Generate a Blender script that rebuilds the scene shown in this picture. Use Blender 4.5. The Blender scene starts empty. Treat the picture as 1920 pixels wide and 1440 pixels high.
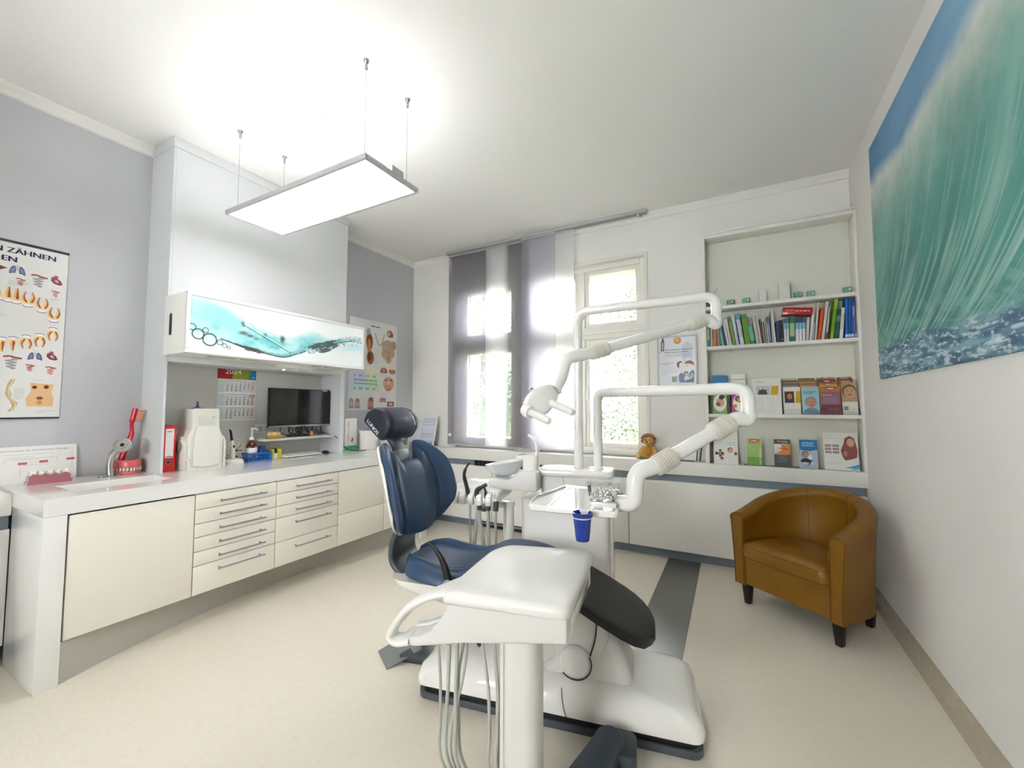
import bpy, bmesh, math, random
import numpy as np
from mathutils import Vector, Matrix, noise
PI = math.pi
S = bpy.context.scene
C = S.collection
rnd = random.Random(7)

# ---------------------------------------------------------------- camera, sky, exposure
cam_data = bpy.data.cameras.new('camera')
cam_data.sensor_width = 36.0
cam_data.lens = 781.0 / 1920 * 36.0
cam_data.clip_start = 0.05
cam = bpy.data.objects.new('camera', cam_data)
C.objects.link(cam)
cam.location = (0, 0, 1.35)
cam.rotation_euler = (math.radians(90 + 3.15), 0, math.radians(28.62))
S.camera = cam

world = bpy.data.worlds.new('sky')
S.world = world
world.use_nodes = True
wn = world.node_tree
wn.nodes.clear()
wo = wn.nodes.new('ShaderNodeOutputWorld')
wb = wn.nodes.new('ShaderNodeBackground')
wb.inputs['Color'].default_value = (0.95, 0.975, 1.0, 1)
wb.inputs['Strength'].default_value = 12.5
wn.links.new(wb.outputs[0], wo.inputs[0])

S.view_settings.view_transform = 'Standard'
S.view_settings.look = 'None'
S.view_settings.gamma = 1.0
S.view_settings.exposure = 1.34
try:
    S.view_settings.use_curve_mapping = False
except Exception:
    pass
LAMP_DOWN = 4.0    # pendant panel, downward face
LAMP_UP = 1.7       # pendant panel, upward face
PICTURE_EMIT = 0.0  # emission of the wall cabinet picture, switched off

# ---------------------------------------------------------------- materials
def hexc(h):
    h = h.lstrip('#')
    out = []
    for i in (0, 2, 4):
        c = int(h[i:i+2], 16) / 255
        out.append(c / 12.92 if c <= 0.04045 else ((c + 0.055) / 1.055) ** 2.4)
    return tuple(out)

MATS = {}
def mat(name, color='#cccccc', rough=0.5, metal=0.0, coat=0.0, trans=0.0, ior=1.45, emit=None, estr=0.0,
        bump=0.0, bscale=50.0, var=0.0, vscale=5.0, alpha=1.0, sss=0.0, spec=0.5, vstretch=None):
    if name in MATS:
        return MATS[name]
    m = bpy.data.materials.new(name)
    m.use_nodes = True
    nt = m.node_tree
    b = nt.nodes['Principled BSDF']
    col = hexc(color) if isinstance(color, str) else color
    b.inputs['Base Color'].default_value = (*col, 1)
    b.inputs['Roughness'].default_value = rough
    b.inputs['Metallic'].default_value = metal
    b.inputs['Coat Weight'].default_value = coat
    b.inputs['Coat Roughness'].default_value = 0.04
    b.inputs['Transmission Weight'].default_value = trans
    b.inputs['IOR'].default_value = ior
    b.inputs['Specular IOR Level'].default_value = spec
    b.inputs['Alpha'].default_value = alpha
    if emit:
        b.inputs['Emission Color'].default_value = (*hexc(emit), 1)
        b.inputs['Emission Strength'].default_value = estr
    if bump or var:
        tc = nt.nodes.new('ShaderNodeTexCoord')
        src = tc.outputs['Object']
        if vstretch:
            mp = nt.nodes.new('ShaderNodeMapping')
            mp.inputs['Scale'].default_value = vstretch
            nt.links.new(src, mp.inputs[0])
            src = mp.outputs[0]
    if bump:
        n = nt.nodes.new('ShaderNodeTexNoise')
        n.inputs['Scale'].default_value = bscale
        n.inputs['Detail'].default_value = 4
        nt.links.new(src, n.inputs['Vector'])
        bp = nt.nodes.new('ShaderNodeBump')
        bp.inputs['Strength'].default_value = bump
        bp.inputs['Distance'].default_value = 0.004
        nt.links.new(n.outputs[0], bp.inputs['Height'])
        nt.links.new(bp.outputs[0], b.inputs['Normal'])
    if var:
        n = nt.nodes.new('ShaderNodeTexNoise')
        n.inputs['Scale'].default_value = vscale
        n.inputs['Detail'].default_value = 6
        n.inputs['Roughness'].default_value = 0.65
        nt.links.new(src, n.inputs['Vector'])
        r = nt.nodes.new('ShaderNodeValToRGB')
        r.color_ramp.elements[0].position = 0.3
        r.color_ramp.elements[1].position = 0.7
        r.color_ramp.elements[0].color = (*[c * (1 - var) for c in col], 1)
        r.color_ramp.elements[1].color = (*[min(1, c * (1 + var * 0.6)) for c in col], 1)
        nt.links.new(n.outputs[0], r.inputs[0])
        nt.links.new(r.outputs[0], b.inputs['Base Color'])
    MATS[name] = m
    return m

def mat_print(name='print', rough=0.35, coat=0.0):
    if name in MATS:
        return MATS[name]
    m = bpy.data.materials.new(name)
    m.use_nodes = True
    nt = m.node_tree
    b = nt.nodes['Principled BSDF']
    a = nt.nodes.new('ShaderNodeAttribute')
    a.attribute_name = 'Col'
    nt.links.new(a.outputs['Color'], b.inputs['Base Color'])
    b.inputs['Roughness'].default_value = rough
    b.inputs['Coat Weight'].default_value = coat
    MATS[name] = m
    return m

def mat_mix(name, color, transp, transl=0.0, gloss=0.0, rough=0.05):
    """thin sheet: see-through share + translucent / diffuse share (+ fresnel gloss for panes)"""
    if name in MATS:
        return MATS[name]
    m = bpy.data.materials.new(name)
    m.use_nodes = True
    nt = m.node_tree
    nt.nodes.clear()
    out = nt.nodes.new('ShaderNodeOutputMaterial')
    col = (*hexc(color), 1)
    tp = nt.nodes.new('ShaderNodeBsdfTransparent')
    if gloss:
        tp.inputs[0].default_value = col
        gl = nt.nodes.new('ShaderNodeBsdfGlossy')
        gl.inputs['Roughness'].default_value = rough
        fr = nt.nodes.new('ShaderNodeFresnel')
        fr.inputs[0].default_value = gloss
        mx = nt.nodes.new('ShaderNodeMixShader')
        nt.links.new(fr.outputs[0], mx.inputs[0])
        nt.links.new(tp.outputs[0], mx.inputs[1])
        nt.links.new(gl.outputs[0], mx.inputs[2])
        nt.links.new(mx.outputs[0], out.inputs[0])
    else:
        tl = nt.nodes.new('ShaderNodeBsdfTranslucent')
        df = nt.nodes.new('ShaderNodeBsdfDiffuse')
        tl.inputs[0].default_value = col
        df.inputs[0].default_value = col
        m1 = nt.nodes.new('ShaderNodeMixShader')
        m1.inputs[0].default_value = transl
        nt.links.new(df.outputs[0], m1.inputs[1])
        nt.links.new(tl.outputs[0], m1.inputs[2])
        m2 = nt.nodes.new('ShaderNodeMixShader')
        m2.inputs[0].default_value = transp
        nt.links.new(m1.outputs[0], m2.inputs[1])
        nt.links.new(tp.outputs[0], m2.inputs[2])
        nt.links.new(m2.outputs[0], out.inputs[0])
    MATS[name] = m
    return m

PRINT = mat_print()
PRINTG = mat_print('glossy_print', 0.15, 0.6)

# ---------------------------------------------------------------- mesh builder
def V(*a):
    return Vector(a)

class MB:
    def __init__(s):
        s.v = []; s.f = []; s.m = []; s.c = []
    def add(s, verts, faces, m, c=None):
        o = len(s.v)
        s.v += [tuple(p) for p in verts]
        for i, f in enumerate(faces):
            s.f.append(tuple(o + k for k in f)); s.m.append(m)
            s.c.append(c[i] if isinstance(c, list) else c)
        return s
    def box(s, x0, x1, y0, y1, z0, z1, m, c=None):
        vs = [(x, y, z) for x in (x0, x1) for y in (y0, y1) for z in (z0, z1)]
        fs = [(0, 1, 3, 2), (4, 6, 7, 5), (0, 4, 5, 1), (2, 3, 7, 6), (0, 2, 6, 4), (1, 5, 7, 3)]
        return s.add(vs, fs, m, c)
    def obox(s, o, ax, ay, az, m, c=None):
        """box from corner o along three edge vectors"""
        o = Vector(o); ax = Vector(ax); ay = Vector(ay); az = Vector(az)
        vs = [o + ax * i + ay * j + az * k for i in (0, 1) for j in (0, 1) for k in (0, 1)]
        fs = [(0, 1, 3, 2), (4, 6, 7, 5), (0, 4, 5, 1), (2, 3, 7, 6), (0, 2, 6, 4), (1, 5, 7, 3)]
        return s.add(vs, fs, m, c)
    def prism(s, pts, d, m, c=None):
        """planar polygon pts (3D) extruded by vector d"""
        n = len(pts); d = Vector(d)
        vs = [Vector(p) for p in pts] + [Vector(p) + d for p in pts]
        fs = [tuple(range(n))[::-1], tuple(range(n, 2 * n))] + [(i, (i + 1) % n, n + (i + 1) % n, n + i) for i in range(n)]
        return s.add(vs, fs, m, c)
    def loft(s, rings, m, c=None, caps=True, closed=True):
        n = len(rings[0]); vs = []
        for r in rings: vs += [tuple(p) for p in r]
        fs = []
        for j in range(len(rings) - 1):
            for i in range(n if closed else n - 1):
                k = (i + 1) % n
                fs.append((j * n + i, j * n + k, (j + 1) * n + k, (j + 1) * n + i))
        if caps:
            fs.append(tuple(range(n))[::-1]); fs.append(tuple(range((len(rings) - 1) * n, len(rings) * n)))
        return s.add(vs, fs, m, c)
    def grid(s, fn, nu, nv, m, c=None):
        vs = [fn(i / nu, j / nv) for j in range(nv + 1) for i in range(nu + 1)]
        fs = [(j * (nu + 1) + i, j * (nu + 1) + i + 1, (j + 1) * (nu + 1) + i + 1, (j + 1) * (nu + 1) + i)
              for j in range(nv) for i in range(nu)]
        return s.add(vs, fs, m, c)
    def tube(s, pts, r, m, n=12, c=None, caps=True, sq=1.0, up=None):
        pts = [Vector(p) for p in pts]
        k = len(pts)
        rs = r if isinstance(r, (list, tuple)) else [r] * k
        T = []
        for i in range(k):
            a = pts[max(0, i - 1)]; b = pts[min(k - 1, i + 1)]
            t = (b - a)
            T.append(t.normalized() if t.length > 1e-9 else Vector((0, 0, 1)))
        u = Vector(up) if up else (Vector((0, 0, 1)) if abs(T[0].z) < 0.9 else Vector((1, 0, 0)))
        u = (u - T[0] * u.dot(T[0])).normalized()
        rings = []
        for i in range(k):
            u = (u - T[i] * u.dot(T[i]))
            u = u.normalized() if u.length > 1e-6 else T[i].orthogonal().normalized()
            w = T[i].cross(u)
            rings.append([pts[i] + (u * math.cos(2 * PI * j / n) + w * math.sin(2 * PI * j / n) * sq) * rs[i] for j in range(n)])
        return s.loft(rings, m, c, caps)
    def lathe(s, prof, o, m, n=24, c=None, axis=(0, 0, 1), caps=True):
        az = Vector(axis).normalized(); ax = az.orthogonal().normalized(); ay = az.cross(ax); o = Vector(o)
        rings = [[o + az * h + (ax * math.cos(2 * PI * j / n) + ay * math.sin(2 * PI * j / n)) * max(r, 1e-5) for j in range(n)] for r, h in prof]
        return s.loft(rings, m, c, caps)
    def ball(s, o, r, m, n=12, c=None, rot=None):
        o = Vector(o)
        if not isinstance(r, (tuple, list)): r = (r, r, r)
        rings = []
        k = max(4, n // 2)
        for i in range(k + 1):
            th = PI * i / k
            rr = max(math.sin(th), 1e-3)
            ring = []
            for j in range(n):
                p = Vector((rr * math.cos(2 * PI * j / n) * r[0], rr * math.sin(2 * PI * j / n) * r[1], -math.cos(th) * r[2]))
                if rot is not None: p = rot @ p
                ring.append(o + p)
            rings.append(ring)
        return s.loft(rings, m, c)

def make_mesh(mb, bevel=0, seg=2, ang=35, M=None):
    me = bpy.data.meshes.new('mesh')
    vs = mb.v
    if M is not None:
        vs = [tuple(M @ Vector(p)) for p in vs]
    me.from_pydata(vs, [], mb.f)
    mats = []
    for m in mb.m:
        if m not in mats: mats.append(m)
    for m in mats: me.materials.append(m)
    idx = {id(m): i for i, m in enumerate(mats)}
    me.polygons.foreach_set('material_index', [idx[id(m)] for m in mb.m])
    if any(c is not None for c in mb.c):
        at = me.color_attributes.new('Col', 'FLOAT_COLOR', 'CORNER')
        buf = []
        for f, c in zip(mb.f, mb.c):
            cc = (0.8, 0.8, 0.8) if c is None else (hexc(c) if isinstance(c, str) else c)
            buf += [cc[0], cc[1], cc[2], 1.0] * len(f)
        at.data.foreach_set('color', buf)
    bm = bmesh.new(); bm.from_mesh(me)
    bmesh.ops.recalc_face_normals(bm, faces=bm.faces)
    if bevel:
        es = [e for e in bm.edges if len(e.link_faces) == 2 and e.calc_face_angle(0) > math.radians(ang)]
        bmesh.ops.bevel(bm, geom=es, offset=bevel, segments=seg, profile=0.5, affect='EDGES', clamp_overlap=True)
    bm.to_mesh(me); bm.free()
    me.polygons.foreach_set('use_smooth', [True] * len(me.polygons))
    me.set_sharp_from_angle(angle=math.radians(ang if not bevel else max(ang, 40)))
    me.update()
    return me

def obj(name, mb, parent=None, bevel=0, seg=2, ang=35, local=False, sub=0, base=None):
    """link the collected shapes as ONE mesh object; coordinates are world ones unless local"""
    M = None; loc = None
    if parent is not None:
        if not local:
            M = world_of(parent).inverted()
    elif not local:
        a = np.array(mb.v)
        loc = base or ((a[:, 0].min() + a[:, 0].max()) / 2, (a[:, 1].min() + a[:, 1].max()) / 2, a[:, 2].min())
        M = Matrix.Translation(loc).inverted()
    me = make_mesh(mb, bevel, seg, ang, M)
    me.name = name
    o = bpy.data.objects.new(name, me)
    C.objects.link(o)
    if parent is not None: o.parent = parent
    if loc: o.location = loc
    if sub:
        md = o.modifiers.new('subdivision', 'SUBSURF'); md.levels = sub; md.render_levels = sub
    return o

def world_of(o):
    M = Matrix.LocRotScale(o.location, o.rotation_euler, o.scale)
    return world_of(o.parent) @ M if o.parent else M

def tag(o, label, cat, group=None, kind=None):
    o['label'] = label; o['category'] = cat
    if group: o['group'] = group
    if kind: o['kind'] = kind
    return o
def thing(name, label, cat, loc=(0, 0, 0), rotz=0, group=None):
    o = bpy.data.objects.new(name, None); C.objects.link(o)
    o.location = loc; o.rotation_euler = (0, 0, rotz); o.empty_display_size = 0.05
    return tag(o, label, cat, group)
def struct(name, mb, bevel=0, seg=2, parent=None):
    o = obj(name, mb, parent, bevel, seg)
    if parent is None: o['kind'] = 'structure'
    return o
def dup(root, loc, rotz, label, group=None):
    r = root.copy(); C.objects.link(r); r.location = loc; r.rotation_euler = (0, 0, rotz); r['label'] = label
    if group: r['group'] = group
    for ch in list(root.children):
        c = ch.copy(); C.objects.link(c); c.parent = r
        for g in list(ch.children):
            d = g.copy(); C.objects.link(d); d.parent = c
    return r

def smooth(pts, k=8, closed=False):
    pts = [Vector(p) for p in pts]; n = len(pts); out = []
    rng = range(n if closed else n - 1)
    for i in rng:
        p1 = pts[i]; p2 = pts[(i + 1) % n]
        p0 = pts[(i - 1) % n] if (closed or i > 0) else p1 * 2 - p2
        p3 = pts[(i + 2) % n] if (closed or i + 2 < n) else p2 * 2 - p1
        for j in range(k):
            t = j / k
            out.append(0.5 * ((2 * p1) + (p2 - p0) * t + (2 * p0 - 5 * p1 + 4 * p2 - p3) * t * t + (3 * p1 - p0 - 3 * p2 + p3) * t ** 3))
    if not closed: out.append(pts[-1])
    return out
def bend(pts, r, k=8):
    """polyline with its inner corners rounded by radius r"""
    pts = [Vector(p) for p in pts]; out = [pts[0]]
    for i in range(1, len(pts) - 1):
        a = (pts[i - 1] - pts[i]); b = (pts[i + 1] - pts[i])
        rr = min(r, a.length * 0.48, b.length * 0.48)
        p0 = pts[i] + a.normalized() * rr; p2 = pts[i] + b.normalized() * rr
        for j in range(k + 1):
            t = j / k
            out.append(p0 * (1 - t) ** 2 + pts[i] * 2 * t * (1 - t) + p2 * t * t)
    out.append(pts[-1])
    return out
def rrect(w, h, r, n=5):
    """rounded rectangle outline, centred, list of (u, v)"""
    out = []
    for cx, cy, a0 in ((w/2 - r, h/2 - r, 0), (-w/2 + r, h/2 - r, 90), (-w/2 + r, -h/2 + r, 180), (w/2 - r, -h/2 + r, 270)):
        for i in range(n + 1):
            a = math.radians(a0 + 90 * i / n)
            out.append((cx + r * math.cos(a), cy + r * math.sin(a)))
    return out

# flat printing on a surface: frame with origin (lower left), unit axes
class Fr:
    def __init__(s, o, ux, uy):
        s.o = Vector(o); s.x = Vector(ux).normalized(); s.y = Vector(uy).normalized(); s.n = s.x.cross(s.y)
    def p(s, u, v, w=0.0):
        return s.o + s.x * u + s.y * v + s.n * w
    def rect(s, mb, u0, v0, u1, v1, w, m, c=None):
        mb.add([s.p(u0, v0, w), s.p(u1, v0, w), s.p(u1, v1, w), s.p(u0, v1, w)], [(0, 1, 2, 3)], m, c)
    _k = 0
    def poly(s, mb, pts, w, m, c=None):
        Fr._k = (Fr._k + 1) % 150; w = w + Fr._k * 3e-6      # printed layers never lie in exactly one plane
        mb.add([s.p(a, b, w) for a, b in pts], [tuple(range(len(pts)))], m, c)
    def disc(s, mb, u, v, ru, rv, w, m, c=None, n=16, rot=0):
        cr, sr = math.cos(rot), math.sin(rot)
        s.poly(mb, [(u + ru * math.cos(2*PI*i/n) * cr - rv * math.sin(2*PI*i/n) * sr, v + ru * math.cos(2*PI*i/n) * sr + rv * math.sin(2*PI*i/n) * cr) for i in range(n)], w, m, c)
    def line(s, mb, pts, t, w, m, c=None):
        for (a, b), (d, e) in zip(pts, pts[1:]):
            L = math.hypot(d - a, e - b) or 1e-6
            nx, ny = -(e - b) / L * t / 2, (d - a) / L * t / 2
            s.poly(mb, [(a - nx, b - ny), (d - nx, e - ny), (d + nx, e + ny), (a + nx, b + ny)], w, m, c)
    def paint(s, mb, u0, v0, u1, v1, w, fn, nu, nv, m):
        """fine grid whose faces take the picture's colours fn(U, V)->(3 arrays), U, V in 0..1"""
        U, Vv = np.meshgrid((np.arange(nu) + .5) / nu, (np.arange(nv) + .5) / nv)
        R, G, B = fn(U, Vv)
        cols = [(float(R[j, i]), float(G[j, i]), float(B[j, i])) for j in range(nv) for i in range(nu)]
        mb.grid(lambda a, b: s.p(u0 + (u1 - u0) * a, v0 + (v1 - v0) * b, w), nu, nv, m, cols)

_txt = {}
def text_mesh(t, ext=0.0):
    if (t, ext) not in _txt:
        cu = bpy.data.curves.new('t', 'FONT'); cu.body = t; cu.size = 1.0; cu.extrude = ext
        cu.resolution_u = 2
        o = bpy.data.objects.new('t', cu)
        me = o.to_mesh()
        vs = [tuple(v.co) for v in me.vertices]; fs = [tuple(p.vertices) for p in me.polygons]
        o.to_mesh_clear(); bpy.data.objects.remove(o); bpy.data.curves.remove(cu)
        _txt[(t, ext)] = (vs, fs)
    return _txt[(t, ext)]
def text(mb, fr, t, u, v, h, w, m, c=None, width=None, align='l', rot=0.0, bold=0.0):
    """capital height h; optional forced width"""
    vs, fs = text_mesh(t)
    if not vs: return
    x0 = min(p[0] for p in vs); x1 = max(p[0] for p in vs)
    sy = h / 0.70
    sx = sy if width is None else width / max(x1 - x0, 1e-6)
    W = (x1 - x0) * sx
    off = {'l': 0, 'c': -W / 2, 'r': -W}[align]
    cr, sr = math.cos(rot), math.sin(rot)
    for db in ((0,) if not bold else (-bold, 0, bold)):
        pts = []
        for p in vs:
            a = (p[0] - x0) * sx + off + db; b = p[1] * sy
            pts.append(fr.p(u + a * cr - b * sr, v + a * sr + b * cr, w + abs(db) * 0.01))
        mb.add(pts, fs, m, c)
def fine_print(mb, fr, u0, u1, v, t, w, m, c, seed=0, frac=1.0):
    """a line of text too small to read: word-length dashes"""
    r = random.Random(seed); u = u0
    end = u0 + (u1 - u0) * frac
    while u < end - t:
        L = min(r.uniform(2.0, 7.0) * t, end - u)
        fr.rect(mb, u, v, u + L, v + t, w, m, c)
        u += L + t * 0.8

# smooth value noise on arrays
def vnoise(x, y, seed=0):
    def h(i, j):
        n = np.sin(i * 127.1 + j * 311.7 + seed * 74.7) * 43758.5453
        return n - np.floor(n)
    xi = np.floor(x); yi = np.floor(y); xf = x - xi; yf = y - yi
    u = xf * xf * (3 - 2 * xf); v = yf * yf * (3 - 2 * yf)
    return (h(xi, yi) * (1 - u) + h(xi + 1, yi) * u) * (1 - v) + (h(xi, yi + 1) * (1 - u) + h(xi + 1, yi + 1) * u) * v
def fbm(x, y, seed=0, o=4):
    s = 0; a = 0.5; t = 0
    for k in range(o):
        s = s + a * vnoise(x * 2 ** k, y * 2 ** k, seed + k); t += a; a *= 0.5
    return s / t
def mixc(a, b, t):
    return tuple(a[i] * (1 - t) + b[i] * t for i in range(3))

# materials shared by many things
M_WALL = mat('white_wall_paint', '#ebe9e4', 0.9, bump=0.15, bscale=120)
M_GREY = mat('grey_blue_wall_paint', '#c2c3c6', 0.9, bump=0.15, bscale=120)
M_CHIM = mat('pale_grey_wall_paint', '#d0d2d2', 0.85, bump=0.1, bscale=120)
M_CEIL = mat('ceiling_paint', '#eeede8', 0.95)
M_TRIMW = mat('white_trim_paint', '#e8e6df', 0.6)
M_CREAM = mat('cream_lacquer', '#e8e3d6', 0.28, coat=0.3)
M_WORK = mat('white_mineral_worktop', '#e6e5e1', 0.12, coat=0.5)
M_SLATE = mat('slate_blue_strip', '#7f8a94', 0.5)
M_BLACK = mat('black_plastic', '#101112', 0.4)
M_GLOSSW = mat('glossy_white_plastic', '#e3e1dc', 0.12, coat=0.7)
M_PLASTW = mat('white_plastic', '#e2e0d9', 0.35)
M_PLASTG = mat('light_grey_plastic', '#c3c2bd', 0.4)
M_DGREY = mat('dark_grey_plastic', '#4a4d4f', 0.45)
M_STEEL = mat('brushed_steel', '#a3a5a6', 0.32, metal=1.0)
M_CHROME = mat('chrome', '#d0d0d0', 0.1, metal=1.0)
M_ALU = mat('satin_aluminium', '#bfc0c0', 0.4, metal=0.15)
M_PAPER = mat('white_paper', '#eceae6', 0.7)
M_GLASS = mat_mix('clear_pane', '#ffffff', 1, gloss=1.45, rough=0.02)
M_WATERGLASS = mat('green_glass', '#8fc9b2', 0.15, trans=0.35, ior=1.3)
# ================================================================= THE ROOM
H = 3.23; XL = -3.72; XR = 0.81; YB = 4.12; YF = -2.2
def floor_material():
    m = bpy.data.materials.new('linoleum'); m.use_nodes = True
    nt = m.node_tree; b = nt.nodes['Principled BSDF']
    tc = nt.nodes.new('ShaderNodeTexCoord')
    mp = nt.nodes.new('ShaderNodeMapping'); mp.inputs['Scale'].default_value = (14, 60, 1); mp.inputs['Rotation'].default_value = (0, 0, 0.35)
    n = nt.nodes.new('ShaderNodeTexNoise'); n.inputs['Scale'].default_value = 1.6; n.inputs['Detail'].default_value = 8; n.inputs['Roughness'].default_value = 0.7
    r = nt.nodes.new('ShaderNodeValToRGB')
    e = r.color_ramp.elements
    e[0].position = 0.28; e[0].color = (*hexc('#d8d0bf'), 1)
    e[1].position = 0.5; e[1].color = (*hexc('#ded6c6'), 1)
    x = e.new(0.74); x.color = (*hexc('#e2dbcc'), 1)
    nt.links.new(tc.outputs['Object'], mp.inputs[0]); nt.links.new(mp.outputs[0], n.inputs[0])
    nt.links.new(n.outputs[0], r.inputs[0]); nt.links.new(r.outputs[0], b.inputs['Base Color'])
    b.inputs['Roughness'].default_value = 0.42
    MATS['linoleum'] = m
    return m
M_FLOOR = floor_material()
struct('floor', MB().box(XL - .15, XR + .15, YF - .15, YB + .35, -0.1, 0, M_FLOOR))
struct('ceiling', MB().box(XL - .15, XR + .15, YF - .15, YB + .35, H, H + 0.1, M_CEIL))
struct('wall_left', MB().box(XL - .15, XL, YF, YB + .35, 0, H, M_GREY))
struct('wall_right', MB().box(XR, XR + .15, YF, YB + .35, 0, H, M_WALL))
b = MB(); FX0, FX1, FZ0, FZ1 = -1.85, -0.75, 1.0, 2.5     # front wall (behind the photographer) with a window opening added for fill light
b.box(XL - .15, FX0, YF - .15, YF, 0, H, M_WALL); b.box(FX1, XR + .15, YF - .15, YF, 0, H, M_WALL)
b.box(FX0, FX1, YF - .15, YF, FZ1, H, M_WALL); b.box(FX0, FX1, YF - .15, YF, 0, FZ0, M_WALL)
struct('wall_front', b)
b = MB(); q = .06
for x0, x1, z0, z1 in ((FX0, FX0 + q, FZ0, FZ1), (FX1 - q, FX1, FZ0, FZ1), (FX0 + q, FX1 - q, FZ0, FZ0 + q), (FX0 + q, FX1 - q, FZ1 - q, FZ1), (-1.34, -1.26, FZ0 + q, FZ1 - q)):
    b.box(x0, x1, YF - .10, YF - .04, z0, z1, M_TRIMW)
w3 = struct('added_fill_window', b, bevel=.004)  # unseen window, added to brighten the front of the room
for x0, x1 in ((FX0 + q, -1.34), (-1.26, FX1 - q)): obj('window_pane', MB().box(x0, x1, YF - .075, YF - .07, FZ0 + q, FZ1 - q, M_GLASS), w3)
# back wall with two window openings
W1 = (-3.02, -2.20); W2 = (-1.97, -0.78); WZ0, WZ1 = 0.87, 2.83
b = MB()
yb1 = YB + 0.35
b.box(XL, W1[0], YB, yb1, 0, H, M_WALL); b.box(W1[1], W2[0], YB, yb1, WZ0, WZ1, M_WALL); b.box(W2[1], XR, YB, yb1, 0, H, M_WALL)
b.box(W1[0], W2[1], YB, yb1, WZ1, H, M_WALL); b.box(W1[0], W2[1], YB, yb1, 0, WZ0, M_WALL)
struct('wall_back', b)
# cove moulding along the left wall and the back wall
def cove(name, p0, p1, d, m):
    """quarter-round cove, p0->p1 along the corner, d = unit vector into the room"""
    p0 = Vector(p0); p1 = Vector(p1); d = Vector(d); rings = []
    for p in (p0, p1):
        ring = [p, p + d * 0.05]
        ring += [p + d * (0.05 - 0.038 * math.sin(a)) - V(0, 0, 1) * (0.012 + 0.043 * (1 - math.cos(a))) for a in (0.3, 0.7, 1.1, PI / 2)]
        ring += [p - V(0, 0, 0.062)]
        rings.append(ring)
    struct(name, MB().loft(rings, m))
cove('trim_1', (XL, YF, H), (XL, 1.335, H), (1, 0, 0), M_TRIMW)
cove('trim_2', (XL, 2.80, H), (XL, YB, H), (1, 0, 0), M_TRIMW)
cove('trim_3', (XL, YB, H), (XR, YB, H), (0, -1, 0), M_WALL)
# chimney breast with its alcove
CF = -3.40; C0, C1 = 1.335, 2.80; A0, A1 = 1.352, 2.755; AZ0, AZ1 = 0.88, 1.66
b = MB()
b.box(XL, CF, C0, A0, 0, H - .07, M_CHIM); b.box(XL, CF, A1, C1, 0, H - .07, M_CHIM)
b.box(XL, CF, A0, A1, AZ1, H - .07, M_CHIM); b.box(XL, CF, A0, A1, 0, AZ0, M_CHIM)
b.box(XL, XL + .03, A0, A1, AZ0, AZ1, mat('alcove_paint', '#d8d7d2', 0.85))
struct('wall_chimney_breast', b, bevel=0.002, seg=1)
struct('trim_4', MB().box(XL, CF + .012, C0 - .008, C1 + .008, H - .07, H, M_CHIM), bevel=0.004)
# coved lino skirting on the right wall
M_SKIRT = mat('beige_skirting', '#b9b09b', 0.5, var=0.1, vscale=18)
rings = []
for y in (YF, 3.98):
    rings.append([(XR, y, 0), (XR, y, 0.085), (XR - 0.006, y, 0.085), (XR - 0.01, y, 0.03), (XR - 0.02, y, 0.012), (XR - 0.045, y, 0.001), (XR - .045, y, 0)])
struct('baseboard_right', MB().loft(rings, M_SKIRT))

# ---------------------------------------------------------------- windows
M_WFR = mat('window_frame_lacquer', '#efece2', 0.4)
M_WFY = mat('cream_window_sash', '#ece3c4', 0.5)
def window(name, x0, x1, mull):
    """casement window with transom; frame set back in the reveal"""
    y0, y1 = YB + .05, YB + .17
    z0, z1 = WZ0, WZ1; zt0, zt1 = 2.05, 2.17
    b = MB()
    f = 0.055
    b.box(x0, x0 + f, y0, y1, z0, z1, M_WFR); b.box(x1 - f, x1, y0, y1, z0, z1, M_WFR)
    b.box(x0 + f, x1 - f, y0, y1, z1 - f, z1, M_WFR); b.box(x0 + f, x1 - f, y0, y1, z0, z0 + .07, M_WFR)
    b.box(x0 + .001, x1 - .001, y0 - .012, y1 - .002, zt0, zt1, M_WFR); b.box(x0 + .001, x1 - .001, y0 - .03, y0 - .0125, zt0 + .045, zt1 - .035, M_WFR)
    for mx in mull: b.box(mx - .035, mx + .035, y0 + .001, y1 - .001, z0 + .07, zt0, M_WFR); b.box(mx - .035, mx + .035, y0 + .001, y1 - .001, zt1, z1 - f, M_WFR)
    w = struct(name, b, bevel=0.006)
    edges = [x0 + f] + [q for mx in mull for q in (mx - .035, mx + .035)] + [x1 - f]
    for i in range(0, len(edges), 2):
        a, c = edges[i], edges[i + 1]
        for (zz0, zz1) in ((z0 + .07, zt0), (zt1, z1 - f)):
            s_ = MB(); t = 0.045
            for (q0, q1, q2, q3) in ((a, a + t, zz0, zz1), (c - t, c, zz0, zz1), (a + t, c - t, zz0, zz0 + t), (a + t, c - t, zz1 - t, zz1)):
                s_.box(q0, q1, y0 + .02, y0 + .07, q2, q3, M_WFR)
            sash = obj('window_sash', s_, w, bevel=0.004)
            o2 = MB(); t2 = 0.06     # outer, cream coloured storm sash
            for (q0, q1, q2, q3) in ((a, a + t2, zz0, zz1), (c - t2, c, zz0, zz1), (a + t2, c - t2, zz0, zz0 + t2), (a + t2, c - t2, zz1 - t2, zz1)):
                o2.box(q0, q1, y1 - .04, y1 + .03, q2, q3, M_WFY)
            obj('storm_sash', o2, w, bevel=0.004)
            obj('window_pane', MB().box(a + t, c - t, y0 + .040, y0 + .045, zz0 + t, zz1 - t, M_GLASS), sash)
    if len(mull):
        h = MB().box(mull[0] + .045, mull[0] + .06, y0 - .02, y0 + .02, 1.42, 1.54, M_WFR)
        obj('window_handle', h, w, bevel=.003)
    return w
window('window_1', W1[0], W1[1], [])
window('window_2', W2[0], W2[1], [-1.44])
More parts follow.
